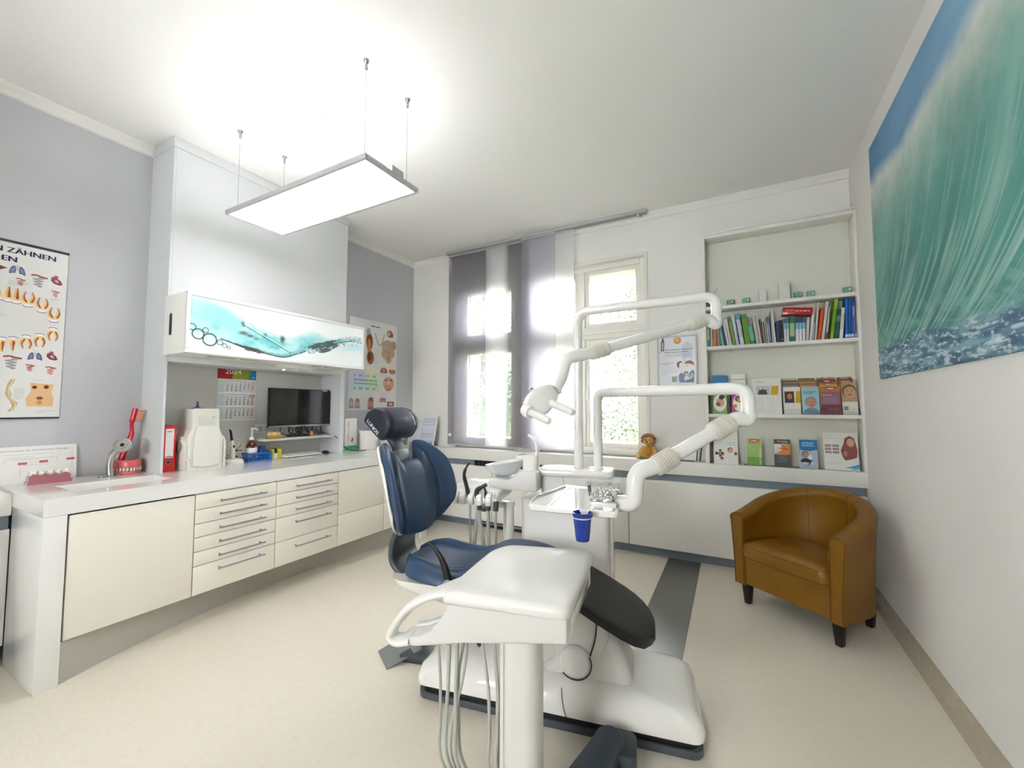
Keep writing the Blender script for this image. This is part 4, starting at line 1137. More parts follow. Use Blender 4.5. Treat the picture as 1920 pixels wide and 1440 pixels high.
def panel(label, x0, x1, y, m):
    t = thing('sliding_curtain', label, 'curtain', ((x0 + x1) / 2, y, .9), 0, 'sliding sheer curtain panels')
    b = MB().grid(lambda a, c: (x0 + (x1 - x0) * a, y, .905 + (H - .045 - .905) * c), 4, 8, m)
    obj('fabric', b, t)
    obj('panel_carrier', MB().box(x0, x1, y - .004, y + .004, H - .052, H - .034, M_ALU), t)
    obj('weight_bar', MB().box(x0, x1, y - .0025, y + .0025, .902, .912, M_ALU), t)
    return t
p = panel('dark grey-brown sheer curtain panel at the left end of the rail', -3.085, -2.49, 4.040, P_DARK)
obj('cord_pulley', MB().lathe([(.018, 0), (.018, .008), (.006, .012)], (-3.045, 4.036, 1.02), M_PLASTW, 16, axis=(0, -1, 0)), p)
panel('white sheer curtain panel between the two dark panels', -2.535, -2.24, 4.014, P_WHITE)
panel('dark grey-brown sheer curtain panel right of the white one, partly overlapped', -2.285, -1.97, 4.040, P_DARK)
panel('wide lilac-grey sheer curtain panel in the middle of the window', -2.06, -1.66, 3.995, P_LILAC)
panel('white sheer curtain panel at the right, over the middle casement', -1.98, -1.462, 4.014, P_WHITE)

# framed poster between window and shelf unit
t = thing('framed_poster', 'framed white notice with an orange disc and a drawn family beside the window', 'poster', (-.49, 4.11, 1.57))
fx0, fx1, fz0, fz1 = -.672, -.325, 1.535, 2.012
b = MB(); f = .014
for a in ((fx0, fx1, fz0, fz0 + f), (fx0, fx1, fz1 - f, fz1), (fx0, fx0 + f, fz0 + f, fz1 - f), (fx1 - f, fx1, fz0 + f, fz1 - f)): b.box(a[0], a[1], YB - .018, YB - .002, a[2], a[3], M_ALU)
obj('frame', b, t, bevel=.002)
b = MB(); b.box(fx0 + f, fx1 - f, YB - .008, YB - .003, fz0 + f, fz1 - f, M_PAPER)
fr = Fr((fx0 + f, YB - .0085, fz0 + f), (1, 0, 0), (0, 0, 1)); w_ = fx1 - fx0 - 2 * f; h_ = fz1 - fz0 - 2 * f
fr.rect(b, 0, 0, w_, h_, 0, PRINT, '#dfe2e6')
fr.rect(b, .205, .25, .29, .36, E_, PRINT, '#c9ccd9'); fr.poly(b, [(.20, .36), (.295, .36), (.275, .385), (.25, .40), (.222, .385)], E_, PRINT, '#c9ccd9'); fr.rect(b, .215, .18, .235, .25, E_, PRINT, '#cdd0dc'); fr.rect(b, .27, .18, .285, .25, E_, PRINT, '#cdd0dc')
fr.disc(b, .165, .418, .033, .033, E_, PRINT, '#cf6f1e', 20); fr.disc(b, .163, .422, .026, .026, E_ * 2, PRINT, '#dd9a2a', 20); fr.disc(b, .160, .425, .012, .012, E_ * 3, PRINT, '#e8c25a', 14)
fr.poly(b, [(.018, .33), (.02, .40), (.03, .44), (.036, .455), (.045, .44), (.05, .40), (.046, .33)], E_, PRINT, '#33364f'); fr.poly(b, [(.028, .34), (.03, .40), (.034, .41), (.04, .40), (.038, .34)], E_ * 2, PRINT, '#d4d6de'); fr.line(b, [(.012, .31), (.03, .335), (.05, .312)], .006, E_ * 2, PRINT, '#5a5d70')
text(b, fr, 'FÜR DIE KRANKEN KINDERN MIT', .05, .328, .0095, E_ * 3, PRINT, '#43454f', width=.245, bold=.0007)
text(b, fr, 'IHRER ZAHNGOLDSPENDE!', .055, .305, .0095, E_ * 3, PRINT, '#43454f', width=.20, bold=.0007)
for k, v0 in enumerate((.286, .272)): fine_print(b, fr, .055, .27, v0, .0045, E_ * 3, PRINT, '#a8a6b2', k)
fine_print(b, fr, .015, .13, .205, .005, E_, PRINT, '#b2848b', 3); fine_print(b, fr, .015, .10, .194, .005, E_, PRINT, '#b2848b', 4)
for k in range(6): fine_print(b, fr, .015, .15, .176 - k * .014, .003, E_, PRINT, '#b4b6c0', k + 9, 1 if k < 5 else .5)
fr.rect(b, .11, .03, .16, .085, E_, PRINT, '#8e9893'); fr.rect(b, .118, .035, .14, .075, E_ * 2, PRINT, '#6f7a76')
def pl(pts, w, c): fr.poly(b, pts, w * E_, PRINT, c)
pl([(.175, .025), (.17, .09), (.185, .115), (.21, .11), (.225, .07), (.225, .025)], 2, '#3f5f86'); pl([(.21, .025), (.3, .025), (.305, .12), (.29, .14), (.27, .12), (.24, .05)], 2, '#39586f'); pl([(.245, .06), (.29, .125), (.3, .08), (.27, .05)], 3, '#8fb3bd')
fr.disc(b, .197, .175, .032, .042, 3 * E_, PRINT, '#e3dcda'); pl([(.155, .19), (.162, .215), (.19, .226), (.205, .215), (.18, .205), (.178, .18), (.17, .15)], 4, '#4b443f')
fr.disc(b, .262, .17, .038, .036, 3 * E_, PRINT, '#e6e0dc'); pl([(.222, .20), (.24, .222), (.27, .228), (.3, .212), (.305, .18), (.28, .195), (.235, .198)], 4, '#744126')
fr.line(b, [(.235, .176), (.25, .18)], .004, 5 * E_, PRINT, '#3b3a45'); fr.line(b, [(.27, .185), (.285, .188)], .004, 5 * E_, PRINT, '#3b3a45'); fr.disc(b, .204, .205, .004, .003, 5 * E_, PRINT, '#3b4a66')
fr.disc(b, .235, .105, .02, .024, 5 * E_, PRINT, '#55454a'); fr.disc(b, .237, .10, .013, .016, 6 * E_, PRINT, '#dcb3ac'); fr.disc(b, .24, .062, .025, .013, 5 * E_, PRINT, '#c9d3d8')
obj('notice_sheet', b, t)

# plush lion
def lion():
    t = thing('plush_lion', 'small sitting plush lion with a curly brown mane on the window bench', 'soft toy', (-.75, 4.03, .872))
    MF = mat('golden_plush', '#d9ae62', .95, bump=.9, bscale=260, var=.12, vscale=40)
    MM = mat('brown_mane', '#b07c5c', .95, bump=1, bscale=200, var=.2, vscale=60)
    MO = mat('orange_bib', '#cf8f36', .95, bump=.7, bscale=220)
    cx, cy, z0 = -.752, 4.035, .872
    b = MB()
    b.ball((cx, cy, z0 + .062), (.048, .042, .066), MF, 20); b.ball((cx, cy - .008, z0 + .165), (.050, .044, .047), MF, 20)
    b.ball((cx - .002, cy - .046, z0 + .150), (.026, .022, .021), MF, 14)
    for s in (-1, 1):
        b.tube(smooth([(cx + s * .035, cy - .005, z0 + .105), (cx + s * .062, cy - .02, z0 + .07), (cx + s * .070, cy - .045, z0 + .035)], 4), [.022, .022, .021, .021, .020, .021, .023, .024, .022], MF, 12)
        b.tube(smooth([(cx + s * .03, cy, z0 + .03), (cx + s * .065, cy - .03, z0 + .027), (cx + s * .088, cy - .062, z0 + .027)], 4), [.028, .028, .027, .026, .025, .025, .027, .030, .026], MF, 12)
    o = obj('lion_body', b, t)
    md = o.modifiers.new('merge', 'REMESH'); md.mode = 'VOXEL'; md.voxel_size = .0035; md.use_smooth_shade = True
    ms = o.modifiers.new('soften', 'SMOOTH'); ms.iterations = 4; ms.factor = .5
    b = MB(); r_ = random.Random(5)
    for i in range(46):
        a = r_.uniform(-.35, PI + .35); rr = r_.uniform(.046, .056)
        b.ball((cx + rr * math.cos(a), cy - .012 + r_.uniform(-.02, .028), z0 + .168 + rr * math.sin(a) * .95), r_.uniform(.011, .016), MM, 8)
    for i in range(16): b.ball((cx + r_.uniform(-.035, .035), cy - .03 + r_.uniform(-.012, .02), z0 + .207 + r_.uniform(-.004, .01)), .012, MM, 8)
    obj('mane', b, t)
    for s in (-1, 1):
        obj('ear', MB().ball((cx + s * .042, cy - .008, z0 + .212), (.013, .007, .013), MF, 12), t)
        obj('eye', MB().ball((cx + s * .019, cy - .050, z0 + .174), (.0058, .004, .0066), M_BLACK, 10), t)
        obj('paw_pad', MB().ball((cx + s * .090, cy - .085, z0 + .030), (.017, .006, .019), mat('cream_plush', '#e6cfa0', .95, bump=.5, bscale=200), 10), t)
    obj('nose', MB().ball((cx - .002, cy - .068, z0 + .158), (.0085, .006, .006), M_BLACK, 10), t)
    b = MB(); b.ball((cx - .002, cy - .058, z0 + .136), (.012, .008, .007), MO, 10); obj('mouth', b, t)
    obj('bib', MB().ball((cx, cy - .026, z0 + .07), (.034, .024, .052), MO, 14), t)
lion()
# small things between lion and unit
b = MB().box(-.52, -.36, 3.985, 4.06, .8705, .8745, M_BLACK); tag(obj('tablet', b), 'flat thin black tablet lying on the bench left of the shelf unit', 'tablet')
t = thing('dental_instrument', 'small white ball-ended holder with black pens leaning by the shelf unit', 'holder', (-.31, 4.06, .87))
b = MB(); b.lathe([(.03, 0), (.03, .006), (.008, .012), (.008, .12)], (-.325, 4.05, .87), M_PLASTW, 16); obj('stand', b, t)
obj('knob', MB().ball((-.335, 4.045, 1.015), (.03, .025, .025), M_PLASTW, 14), t)
for i in range(3):
    b = MB().tube([(-.345 + i * .014, 4.02, .872), (-.335 + i * .016, 4.03, .99 + .02 * (i % 2))], .0045, M_BLACK if i % 2 == 0 else M_PLASTG, 8); obj('pen', b, t)

# ---------------------------------------------------------------- shelf 1: glasses, candles, plant pot
def tealight(x, label, y=4.02):
    t = thing('tealight_glass', label, 'candle holder', (x, y, SH[0]), 0, 'green tealight glasses on the top shelf')
    b = MB(); r = .028
    b.lathe([(r * .86, 0), (r * .95, .004), (r * 1.08, .055), (r * 1.0, .055), (r * .85, .012), (.001, .012)], (x, y, SH[0]), M_WATERGLASS, 8)
    obj('glass', b, t, ang=20)
    obj('tealight', MB().lathe([(.019, .013), (.019, .024), (.001, .024)], (x, y, SH[0]), mat('candle_wax', '#e6e4da', .5), 14), t)
    b = MB().ball((x + .012, y - r * .93, SH[0] + .035), (.008, .003, .010), M_PLASTW, 8); obj('white_motif', b, t)
    return t
tealight(-.045, 'green tealight glass nearest the lamp arm on the top shelf')
tealight(.073, 'green tealight glass left of the short white candle on the top shelf')
tealight(.437, 'green tealight glass right beside the tall white candle')
tealight(.522, 'green tealight glass second to the right of the tall white candle')
tealight(.752, 'green tealight glass alone at the right end of the top shelf')
M_CAND = mat('candle_white', '#dcdad2', .6, bump=.6, bscale=90)
def block_candle(x, w, h, label):
    t = thing('block_candle', label, 'candle', (x, 4.03, SH[0]))
    b = MB(); b.box(x - w / 2, x + w / 2, 4.0, 4.0 + w, SH[0], SH[0] + h, M_CAND); obj('candle_block', b, t, bevel=.004)
    obj('wick', MB().tube([(x, 4.0 + w / 2, SH[0] + h), (x + .002, 4.0 + w / 2, SH[0] + h + .006)], .001, M_BLACK, 6), t)
block_candle(.192, .054, .108, 'short white block candle on the top shelf')
block_candle(.345, .074, .160, 'tall white rough block candle on the top shelf')
t = thing('plant_pot', 'small grey-brown pot with two bare twigs behind the lamp arm on the top shelf', 'plant', (-.195, 4.03, SH[0]))
b = MB().lathe([(.022, 0), (.03, .05), (.031, .10), (.026, .10), (.024, .06), (.001, .055)], (-.197, 4.03, SH[0]), mat('brown_pot', '#5c5a4c', .6), 20); obj('pot', b, t)
for a, c in ((-.02, .145), (.05, .175)): obj('twig', MB().tube(smooth([(-.197, 4.03, SH[0] + .06), (-.197 + a * .5, 4.03, SH[0] + .12), (-.197 + a, 4.03, SH[0] + c)], 4), .0016, M_DGREY, 6), t)

# ---------------------------------------------------------------- shelf 2: books
Z2 = SH[1]
def book(x0, x1, h, xt, col, label, kind='plain', band=None, depth=.115, mk='book'):
    """spine x0..x1 at the foot, xt = centre of the top: the lean"""
    w = x1 - x0; dx = xt - (x0 + x1) / 2; y0 = 3.985 - .018 + (abs(hash(label)) % 3) * 0
    y0 = 3.972; h = min(h, .311)
    L = math.hypot(dx, h); ux = Vector((h / L, 0, -dx / L)); uz = Vector((dx / L, 0, h / L))
    W = w * .96 * h / L
    o = Vector((x0, y0, Z2)) if dx >= 0 else Vector((x0, y0, Z2))
    lift = W * max(0, dx / L)
    o = o + V(0, 0, lift)
    L2 = L - lift
    t = thing(mk, label, 'book', (x0 + w / 2, y0 + .05, Z2), 0, 'books and folders on the second shelf')
    m = mat('cover_' + col.lstrip('#'), col, .45)
    b = MB(); b.obox(o, ux * W, (0, .003, 0), uz * L2, m)
    if kind != 'stack':
        b.obox(o, ux * .0016, (0, depth, 0), uz * L2, m); b.obox(o + ux * (W - .0016), ux * .0016, (0, depth, 0), uz * L2, m)
    obj('cover', b, t, bevel=.0006, seg=1)
    pg = MB()
    if kind == 'stack':
        n = max(2, int(W / .006))
        for i in range(n): pg.obox(o + ux * (W * i / n) + V(0, .0025, 0), ux * (W / n * .85), (0, depth, 0), uz * (L2 * (1 - .02 * (i % 3))), M_PAPER)
    else: pg.obox(o + ux * .002 + V(0, .003, 0) + uz * .003, ux * max(.001, W - .004), (0, depth - .006, 0), uz * (L2 - .006), M_PAPER)
    obj('pages', pg, t)
    if band:
        fr = Fr(o - V(0, .0004, 0), ux, uz); q = MB()
        for v0, v1, c in band: fr.rect(q, 0 if v1 - v0 < .9 else .001, v0 * L2, W, v1 * L2, .0004, PRINT, c)
        obj('spine_print', q, t)
    return t
def marks(c, n=5, a=.25, b_=.8):
    out = []; v = a
    while v < b_: out.append((v, v + .018, c)); v += .04
    return out
bk = [
 (-.233,-.210,.207,-.2215,'#2f7f86','teal book with yellow stripes, first at the left end of the row','plain',[(.30+.06*i,.33+.06*i,'#d7d65a') for i in range(8)]+[(.0,.1,'#2c6d96')]),
 (-.208,-.197,.213,-.197+.0,'#d3d3cb','slim white book right beside the teal striped one','plain',None),
 (-.194,-.179,.211,-.185,'#6d6a4e','olive-brown book between a slim white one and an orange one','plain',[(.0,.3,'#8f8a60')]),
 (-.178,-.164,.212,-.172,'#d98b3b','orange slim book near the left end of the row','plain',[(.85,1,'#8c3a1c')]),
 (-.163,-.149,.213,-.160,'#a04a28','rust-red slim book right of the orange one','plain',None),
 (-.147,-.139,.216,-.150,'#cfc9c0','thin off-white booklet left of the sea-green book','plain',None),
 (-.137,-.119,.211,-.140,'#138a68','sea-green book leaning at the left part of the row','plain',[(.93,1,'#bcd6d8')]),
 (-.116,-.104,.222,-.138,'#b9cbd2','pale grey-blue book leaning left against the sea-green book','plain',None),
 (-.101,-.088,.236,-.124,'#174a72','navy blue book leaning left before the white folders','plain',None),
 (-.080,-.062,.254,-.106,'#cbc8c8','white folder with grey stripes leaning left','stack',None),
 (-.060,-.042,.256,-.087,'#d8d4cf','white folder with a dark top mark next to the green folder','plain',[(.90,.93,'#4a4a48')]),
 (-.037,-.013,.249,-.059,'#7ba22c','lime green folder with olive top leaning left, the left one of two','plain',[(.82,1,'#5a6a2c')]+marks('#6a8c22')),
 (-.010,.012,.246,-.032,'#c5cfe2','pale blue folder leaning between green and white folders','stack',None),
 (.020,.050,.266,.000,'#d7dfe6','white folder with a blue pointed top leaning left','plain',[(.80,1,'#4f93b5')]+marks('#a7a7bb')),
 (.056,.096,.257,.048,'#6aa01e','broad lime green folder right of the blue-topped white one','plain',[(.83,1,'#4f7a1c')]+marks('#4c7f1a')),
 (.100,.131,.160,.090,'#10a07c','short turquoise book with white lettering','plain',marks('#9fe0cf',5,.2,.9)),
 (.136,.158,.238,.119,'#c9c3b8','thick beige stack of booklets leaning left','stack',None),
 (.160,.178,.236,.142,'#c3beb2','second beige stack of booklets leaning left','stack',None),
 (.180,.192,.204,.166,'#46493c','dark olive book among the beige booklets','plain',None),
 (.193,.202,.187,.181,'#a8a294','thin tan booklet right of the dark olive book','plain',None),
 (.204,.216,.181,.198,'#9b998f','grey-tan booklet before the blue-white ones','stack',None),
 (.219,.227,.176,.212,'#cfd2da','slim white booklet left of the blue-edged one','plain',None),
 (.229,.243,.220,.221,'#5a6c9a','blue book with silver edge in the middle of the row','plain',marks('#b7c0d8',5,.1,.7)),
 (.248,.258,.258,.242,'#b7b6b2','thin tall grey-white booklet leaning left','plain',None),
 (.260,.274,.279,.252,'#d9d8d4','tallest white booklet left of the navy book','stack',None),
 (.278,.304,.176,.286,'#2e3458','navy book lying low right of the tallest white booklet','plain',None),
 (.307,.327,.182,.309,'#14161c','black book right of the navy book','plain',[(.1,.16,'#8f9094')]),
 (.330,.345,.192,.336,'#dfe3e4','white and pale blue volume with navy top left of the green book','plain',[(.55,.8,'#7fb6cc'),(.8,1,'#35577a')]),
 (.347,.363,.194,.356,'#e1e3e3','twin white and pale blue volume touching the green book','plain',[(.55,.8,'#7fb6cc'),(.8,1,'#35577a')]),
 (.367,.401,.208,.387,'#157040','broad green book with a pale spine label under the red book','plain',[(.2,.72,'#9dbd8c')]),
 (.405,.427,.190,.422,'#e0e2e2','white volume with pale blue band and navy top, right beside the green book','plain',[(.52,.78,'#76b2cb'),(.78,1,'#1f4468')]),
 (.429,.448,.189,.443,'#dcdedf','white volume with pale blue band and navy top, middle one of the three','plain',[(.52,.78,'#76b2cb'),(.78,1,'#1f4468')]),
 (.450,.470,.188,.464,'#dedfdc','white volume with pale blue band and navy top, last of the three','plain',[(.52,.78,'#76b2cb'),(.78,1,'#1f4468')]),
 (.473,.491,.186,.494,'#c8c5c0','grey-white booklets leaning right under the end of the red book','stack',None),
 (.495,.511,.215,.528,'#d4d3d2','white booklets leaning right past the red book','stack',None),
 (.514,.526,.143,.530,'#a9b0b2','short grey-green booklet leaning right','plain',None),
 (.528,.541,.298,.563,'#bfbdba','tall spiral-bound grey booklet leaning right before the orange book','stack',None),
 (.545,.567,.252,.588,'#d0480f','bright orange book leaning right','plain',None),
 (.572,.590,.299,.619,'#c5c2bc','tall tan-white booklets leaning right beside the orange book','stack',None),
 (.598,.608,.251,.630,'#e0dfda','white booklet with a maroon foot leaning right','plain',[(.0,.22,'#7e2a3c')]),
 (.626,.648,.311,.676,'#84b81f','tall lime green book leaning right','plain',marks('#4d7a14',5,.2,.75)+[(.84,1,'#9cc04a')]),
 (.651,.677,.228,.692,'#0d4f46','dark green book right of the tall lime green one','plain',marks('#7fae9f',5,.6,.8)),
 (.683,.706,.238,.716,'#d8d6cf','single white book between the dark green and the blue ones','plain',marks('#c3a9a4',5,.3,.8)),
 (.719,.735,.311,.738,'#1e68b8','bright blue tall volume, first of three','plain',[(.03,.1,'#c5d6ea')]),
 (.737,.753,.311,.756,'#1857a8','bright blue tall volume, middle one of three','plain',[(.03,.1,'#c5d6ea')]),
 (.755,.770,.311,.772,'#1c5cae','bright blue tall volume, last of three','plain',[(.03,.1,'#c5d6ea')]),
]
for q in bk: book(*q[:5], q[5], q[6], q[7])
# (two last ring folders are built upright so that they stay clear of the unit's side)
book(.7715, .778, .311, .7748, '#7d80b8', 'lilac folder with a white label second from the right end', 'plain', [(.55, .78, '#d5d6e4')])
book(.7785, .7865, .311, .7825, '#6f6da0', 'purple-grey folder at the right end of the row', 'plain', [(.03, .1, '#c6c6da')])
# red book lying across
t = thing('book', 'red book lying tilted across the tops of the other books', 'book', (.42, 4.0, 2.07))
o = Vector((.322, 3.966, 2.096)); ux = Vector((.196, 0, -.022)).normalized(); uz = Vector((.022, 0, .196)).normalized()
b = MB(); b.obox(o, ux * .20, (0, .003, 0), uz * .056, mat('red_cover', '#b5101c', .35, coat=.3)); b.obox(o, ux * .20, (0, .13, 0), uz * .003, MATS['red_cover']); b.obox(o + uz * .053, ux * .20, (0, .13, 0), uz * .003, MATS['red_cover']); obj('cover', b, t, bevel=.001)
obj('pages', MB().obox(o + ux * .003 + uz * .003 + V(0, .003, 0), ux * .194, (0, .12, 0), uz * .05, M_PAPER), t)
b = MB(); fr = Fr(o - V(0, .0004, 0), ux, uz); fine_print(b, fr, .02, .08, .032, .005, .0004, PRINT, '#e3b6b6', 3); fine_print(b, fr, .085, .18, .026, .007, .0004, PRINT, '#f0dcdc', 4); obj('spine_print', b, t)

# ---------------------------------------------------------------- shelf 3 and bench: leaflets, cartons, displays
Z3 = SH[2]
def face(b, fr, u, v, s, w, skin, hair, smile=True, shirt=None, grey=False):
    if shirt: fr.poly(b, [(u - .75 * s, v - 1.25 * s), (u - .6 * s, v - .8 * s), (u - .2 * s, v - .55 * s), (u + .25 * s, v - .55 * s), (u + .65 * s, v - .8 * s), (u + .8 * s, v - 1.25 * s)], w, PRINT, shirt)
    fr.disc(b, u, v + .1 * s, .50 * s, .58 * s, w + .0002, PRINT, hair, 18)
    fr.disc(b, u + .04 * s, v - .02 * s, .40 * s, .52 * s, w + .0004, PRINT, skin, 18)
    for k in (-1, 1):
        fr.disc(b, u + .04 * s + k * .16 * s, v + .08 * s, .05 * s, .025 * s, w + .0006, PRINT, '#3a2c26', 8)
        fr.line(b, [(u + .04 * s + k * .25 * s, v + .17 * s), (u + .04 * s + k * .07 * s, v + .19 * s)], .03 * s, w + .0006, PRINT, hair)
    fr.line(b, [(u + .04 * s, v + .05 * s), (u + .08 * s, v - .08 * s)], .03 * s, w + .0006, PRINT, mixc(hexc(skin), (0.1, 0.03, 0.02), .35))
    if smile: fr.poly(b, [(u - .12 * s, v - .18 * s), (u + .22 * s, v - .18 * s), (u + .13 * s, v - .29 * s), (u - .03 * s, v - .29 * s)], w + .0006, PRINT, '#a34a40'); fr.rect(b, u - .07 * s, v - .225 * s, u + .17 * s, v - .19 * s, w + .0008, PRINT, '#eee9e2')
def mouth(b, fr, u, v, s, w, lip='#8c2d1e'):
    fr.poly(b, [(u - s, v + .28 * s), (u - .5 * s, v + .36 * s), (u, v + .28 * s), (u + .5 * s, v + .36 * s), (u + s, v + .28 * s), (u + .55 * s, v - .18 * s), (u, v - .33 * s), (u - .55 * s, v - .18 * s)], w, PRINT, lip)
    fr.poly(b, [(u - .72 * s, v + .18 * s), (u, v + .13 * s), (u + .72 * s, v + .18 * s), (u + .35 * s, v - .08 * s), (u, v - .13 * s), (u - .35 * s, v - .08 * s)], w + .0003, PRINT, '#eae4d8')
def leaning(x0, x1, y, z, h, lean, yaw=0.0, th=.001):
    """frame of a card standing at y, leaning back by 'lean' metres over its height"""
    o = Vector((x0, y, z)); ux = Vector((math.cos(yaw), math.sin(yaw), 0)); uy = Vector((-math.sin(yaw) * lean * 0, lean, math.sqrt(max(h * h - lean * lean, 1e-6)))).normalized()
    return Fr(o, ux, uy)
def card(name, label, cat, x0, x1, y, z, h, lean, th, draw, group=None, col='#e0dfda', side=None):
    fr = leaning(x0, x1, y, z, h, lean); w = x1 - x0
    b = MB(); b.obox(fr.o, fr.x * w, -fr.n * th, fr.y * h, mat('card_' + (side or col).lstrip('#'), side or col, .4))
    fr.rect(b, 0, 0, w, h, .0003, PRINT, col)
    draw(b, fr, w, h)
    o = obj(name, b)
    return tag(o, label, cat, group)
# two box displays at the left, behind the arm
def d1(b, fr, w, h):
    fr.rect(b, 0, 0, w, h * .70, .0006, PRINT, '#7aa03a'); fr.rect(b, 0, h * .70, w, h, .0006, PRINT, '#2378a8'); fr.disc(b, w / 2, h * .28, .050, .072, .001, PRINT, '#e6e4e0', 24)
    fr.disc(b, w / 2 + .005, h * .30, .030, .042, .0015, PRINT, '#c99b7a'); fr.disc(b, w / 2 + .015, h * .43, .022, .020, .0017, PRINT, '#2c2523'); fr.disc(b, w / 2 - .012, h * .25, .018, .018, .0019, PRINT, '#8c3b2a'); fine_print(b, fr, .03, w - .03, h * .8, .004, .001, PRINT, '#79b5d2', 1)
card('leaflet_box', 'green-fronted carton with a blue top at the left of the third shelf', 'box', -.205, -.092, 3.985, Z3, .335, .04, .05, d1, side='#2378a8')
def d2(b, fr, w, h):
    fr.rect(b, 0, 0, w, h * .70, .0006, PRINT, '#b23a83'); fr.disc(b, w / 2 + .008, h * .28, .052, .074, .001, PRINT, '#e9e3dc', 24); fr.disc(b, w / 2 + .01, h * .38, .04, .03, .0014, PRINT, '#2f4f86'); fr.disc(b, w / 2 + .005, h * .36, .016, .018, .0017, PRINT, '#e0a428'); fr.disc(b, w / 2 - .026, h * .20, .014, .014, .0017, PRINT, '#d07a2c'); fr.disc(b, w / 2 - .012, h * .38, .01, .01, .0018, PRINT, '#c9402c')
    fr.rect(b, 0, h * .86, w, h * .875, .001, PRINT, '#74767a')
card('leaflet_box', 'pink-fronted carton with a white top behind the tray arm', 'box', -.058, .048, 3.985, Z3, .34, .04, .05, d2, side='#d0d0cf')
for x, lab in ((-.215, 'dark olive folder edge left of the green leaflet carton'), (-.078, 'dark olive folder edge between the green and pink leaflet cartons')):
    b = MB().box(x - .008, x + .006, 3.995, 4.08, Z3, Z3 + .22, mat('olive_card', '#5f5e50', .5)); tag(obj('folder', b), lab, 'folder')
def d3(b, fr, w, h):
    fr.rect(b, .03, .16, .125, .235, .0006, PRINT, '#b9babb'); fr.poly(b, [(.04, .165), (.055, .215), (.072, .22), (.08, .2), (.095, .22), (.11, .165)], .001, PRINT, '#3a3d42'); fr.disc(b, .062, .215, .01, .012, .0014, PRINT, '#d8d2cc'); fr.disc(b, .095, .218, .01, .012, .0014, PRINT, '#d8d2cc')
    fr.poly(b, [(.13, .16), (.18, .16), (.19, .235), (.138, .235)], .0006, PRINT, '#c9a21c')
    for k in range(14): fine_print(b, fr, .03, .085, .14 - k * .0095, .002, .0006, PRINT, '#aeb0b3', k); fine_print(b, fr, .10, .155, .14 - k * .0095, .002, .0006, PRINT, '#b7b8ba', k + 30)
    fine_print(b, fr, .03, .09, .27, .004, .0006, PRINT, '#9a9ca0', 77)
card('info_sheet', 'large white sheet with a grey photo and mustard block on the third shelf', 'leaflet', .095, .300, 3.985, Z3, .300, .05, .002, d3)
# four dense leaflet stacks, each with its taller ones behind
def lf(kind):
    def f(b, fr, w, h):
        if kind == 'white':
            fr.rect(b, 0, 0, w, h, .0006, PRINT, '#e2ded6'); fr.rect(b, .008, h * .42, .072, h * .84, .001, PRINT, '#4b2c2a'); face(b, fr, .040, h * .66, .045, .0012, '#b9764d', '#2e1c18'); fr.rect(b, .012, h * .42, .066, h * .52, .0022, PRINT, '#33354a'); fr.poly(b, [(.078, h * .42), (w, h * .42), (w, h * .84), (.086, h * .84)], .001, PRINT, '#c9a418')
            text(b, fr, 'proDente', .01, h * .14, .016, .001, PRINT, '#b9a98a', width=w * .85)
        elif kind == 'blue':
            fr.rect(b, 0, 0, w, h, .0006, PRINT, '#9cc2cf'); face(b, fr, w * .5, h * .42, .075, .001, '#b98a6c', '#8c8c88', shirt='#6f8ba6'); fine_print(b, fr, .012, w - .02, h * .80, .005, .001, PRINT, '#3a6a9a', 5); fine_print(b, fr, .012, w - .03, h * .75, .005, .001, PRINT, '#3a6a9a', 6)
        elif kind == 'mauve':
            fr.rect(b, 0, 0, w, h, .0006, PRINT, '#8b6273'); fr.rect(b, 0, 0, w, h * .35, .001, PRINT, '#6e3a48'); fr.rect(b, 0, h * .82, w, h, .001, PRINT, '#c9703f'); mouth(b, fr, w * .52, h * .91, .040, .0014); text(b, fr, 'Dente', .045, h * .16, .016, .0014, PRINT, '#c9772c', width=.06); fine_print(b, fr, .012, .07, h * .68, .005, .0014, PRINT, '#e0cdd4', 7)
            for k in range(5): fine_print(b, fr, .012, w - .015, h * (.60 - k * .045), .003, .0014, PRINT, '#b295a2', k)
        else:
            fr.rect(b, 0, 0, w, h, .0006, PRINT, '#b79872'); face(b, fr, w * .5, h * .70, .088, .001, '#c49c76', '#6a5138'); fr.rect(b, 0, 0, w, h * .40, .003, PRINT, '#dedad2'); fr.rect(b, .008, h * .14, .035, h * .26, .0034, PRINT, '#8a8c93'); text(b, fr, 'Dente', .037, h * .155, .015, .0034, PRINT, '#c2ae84', width=.048)
    return f
rows = [('white', .312, .428, 'white leaflets with a mustard block', ['#8f8a80', '#a08262', '#c9b99a']),
        ('blue', .434, .548, 'pale blue leaflets showing a grey-haired man', ['#c58a63', '#b98f5a', '#8c6a48']),
        ('mauve', .557, .680, 'mauve leaflets topped by a smiling mouth', ['#d0a24a', '#a3453c', '#97906a']),
        ('tan', .686, .780, 'tan leaflets showing a smiling face', ['#a77a48', '#8c5f38', '#6a4a30'])]
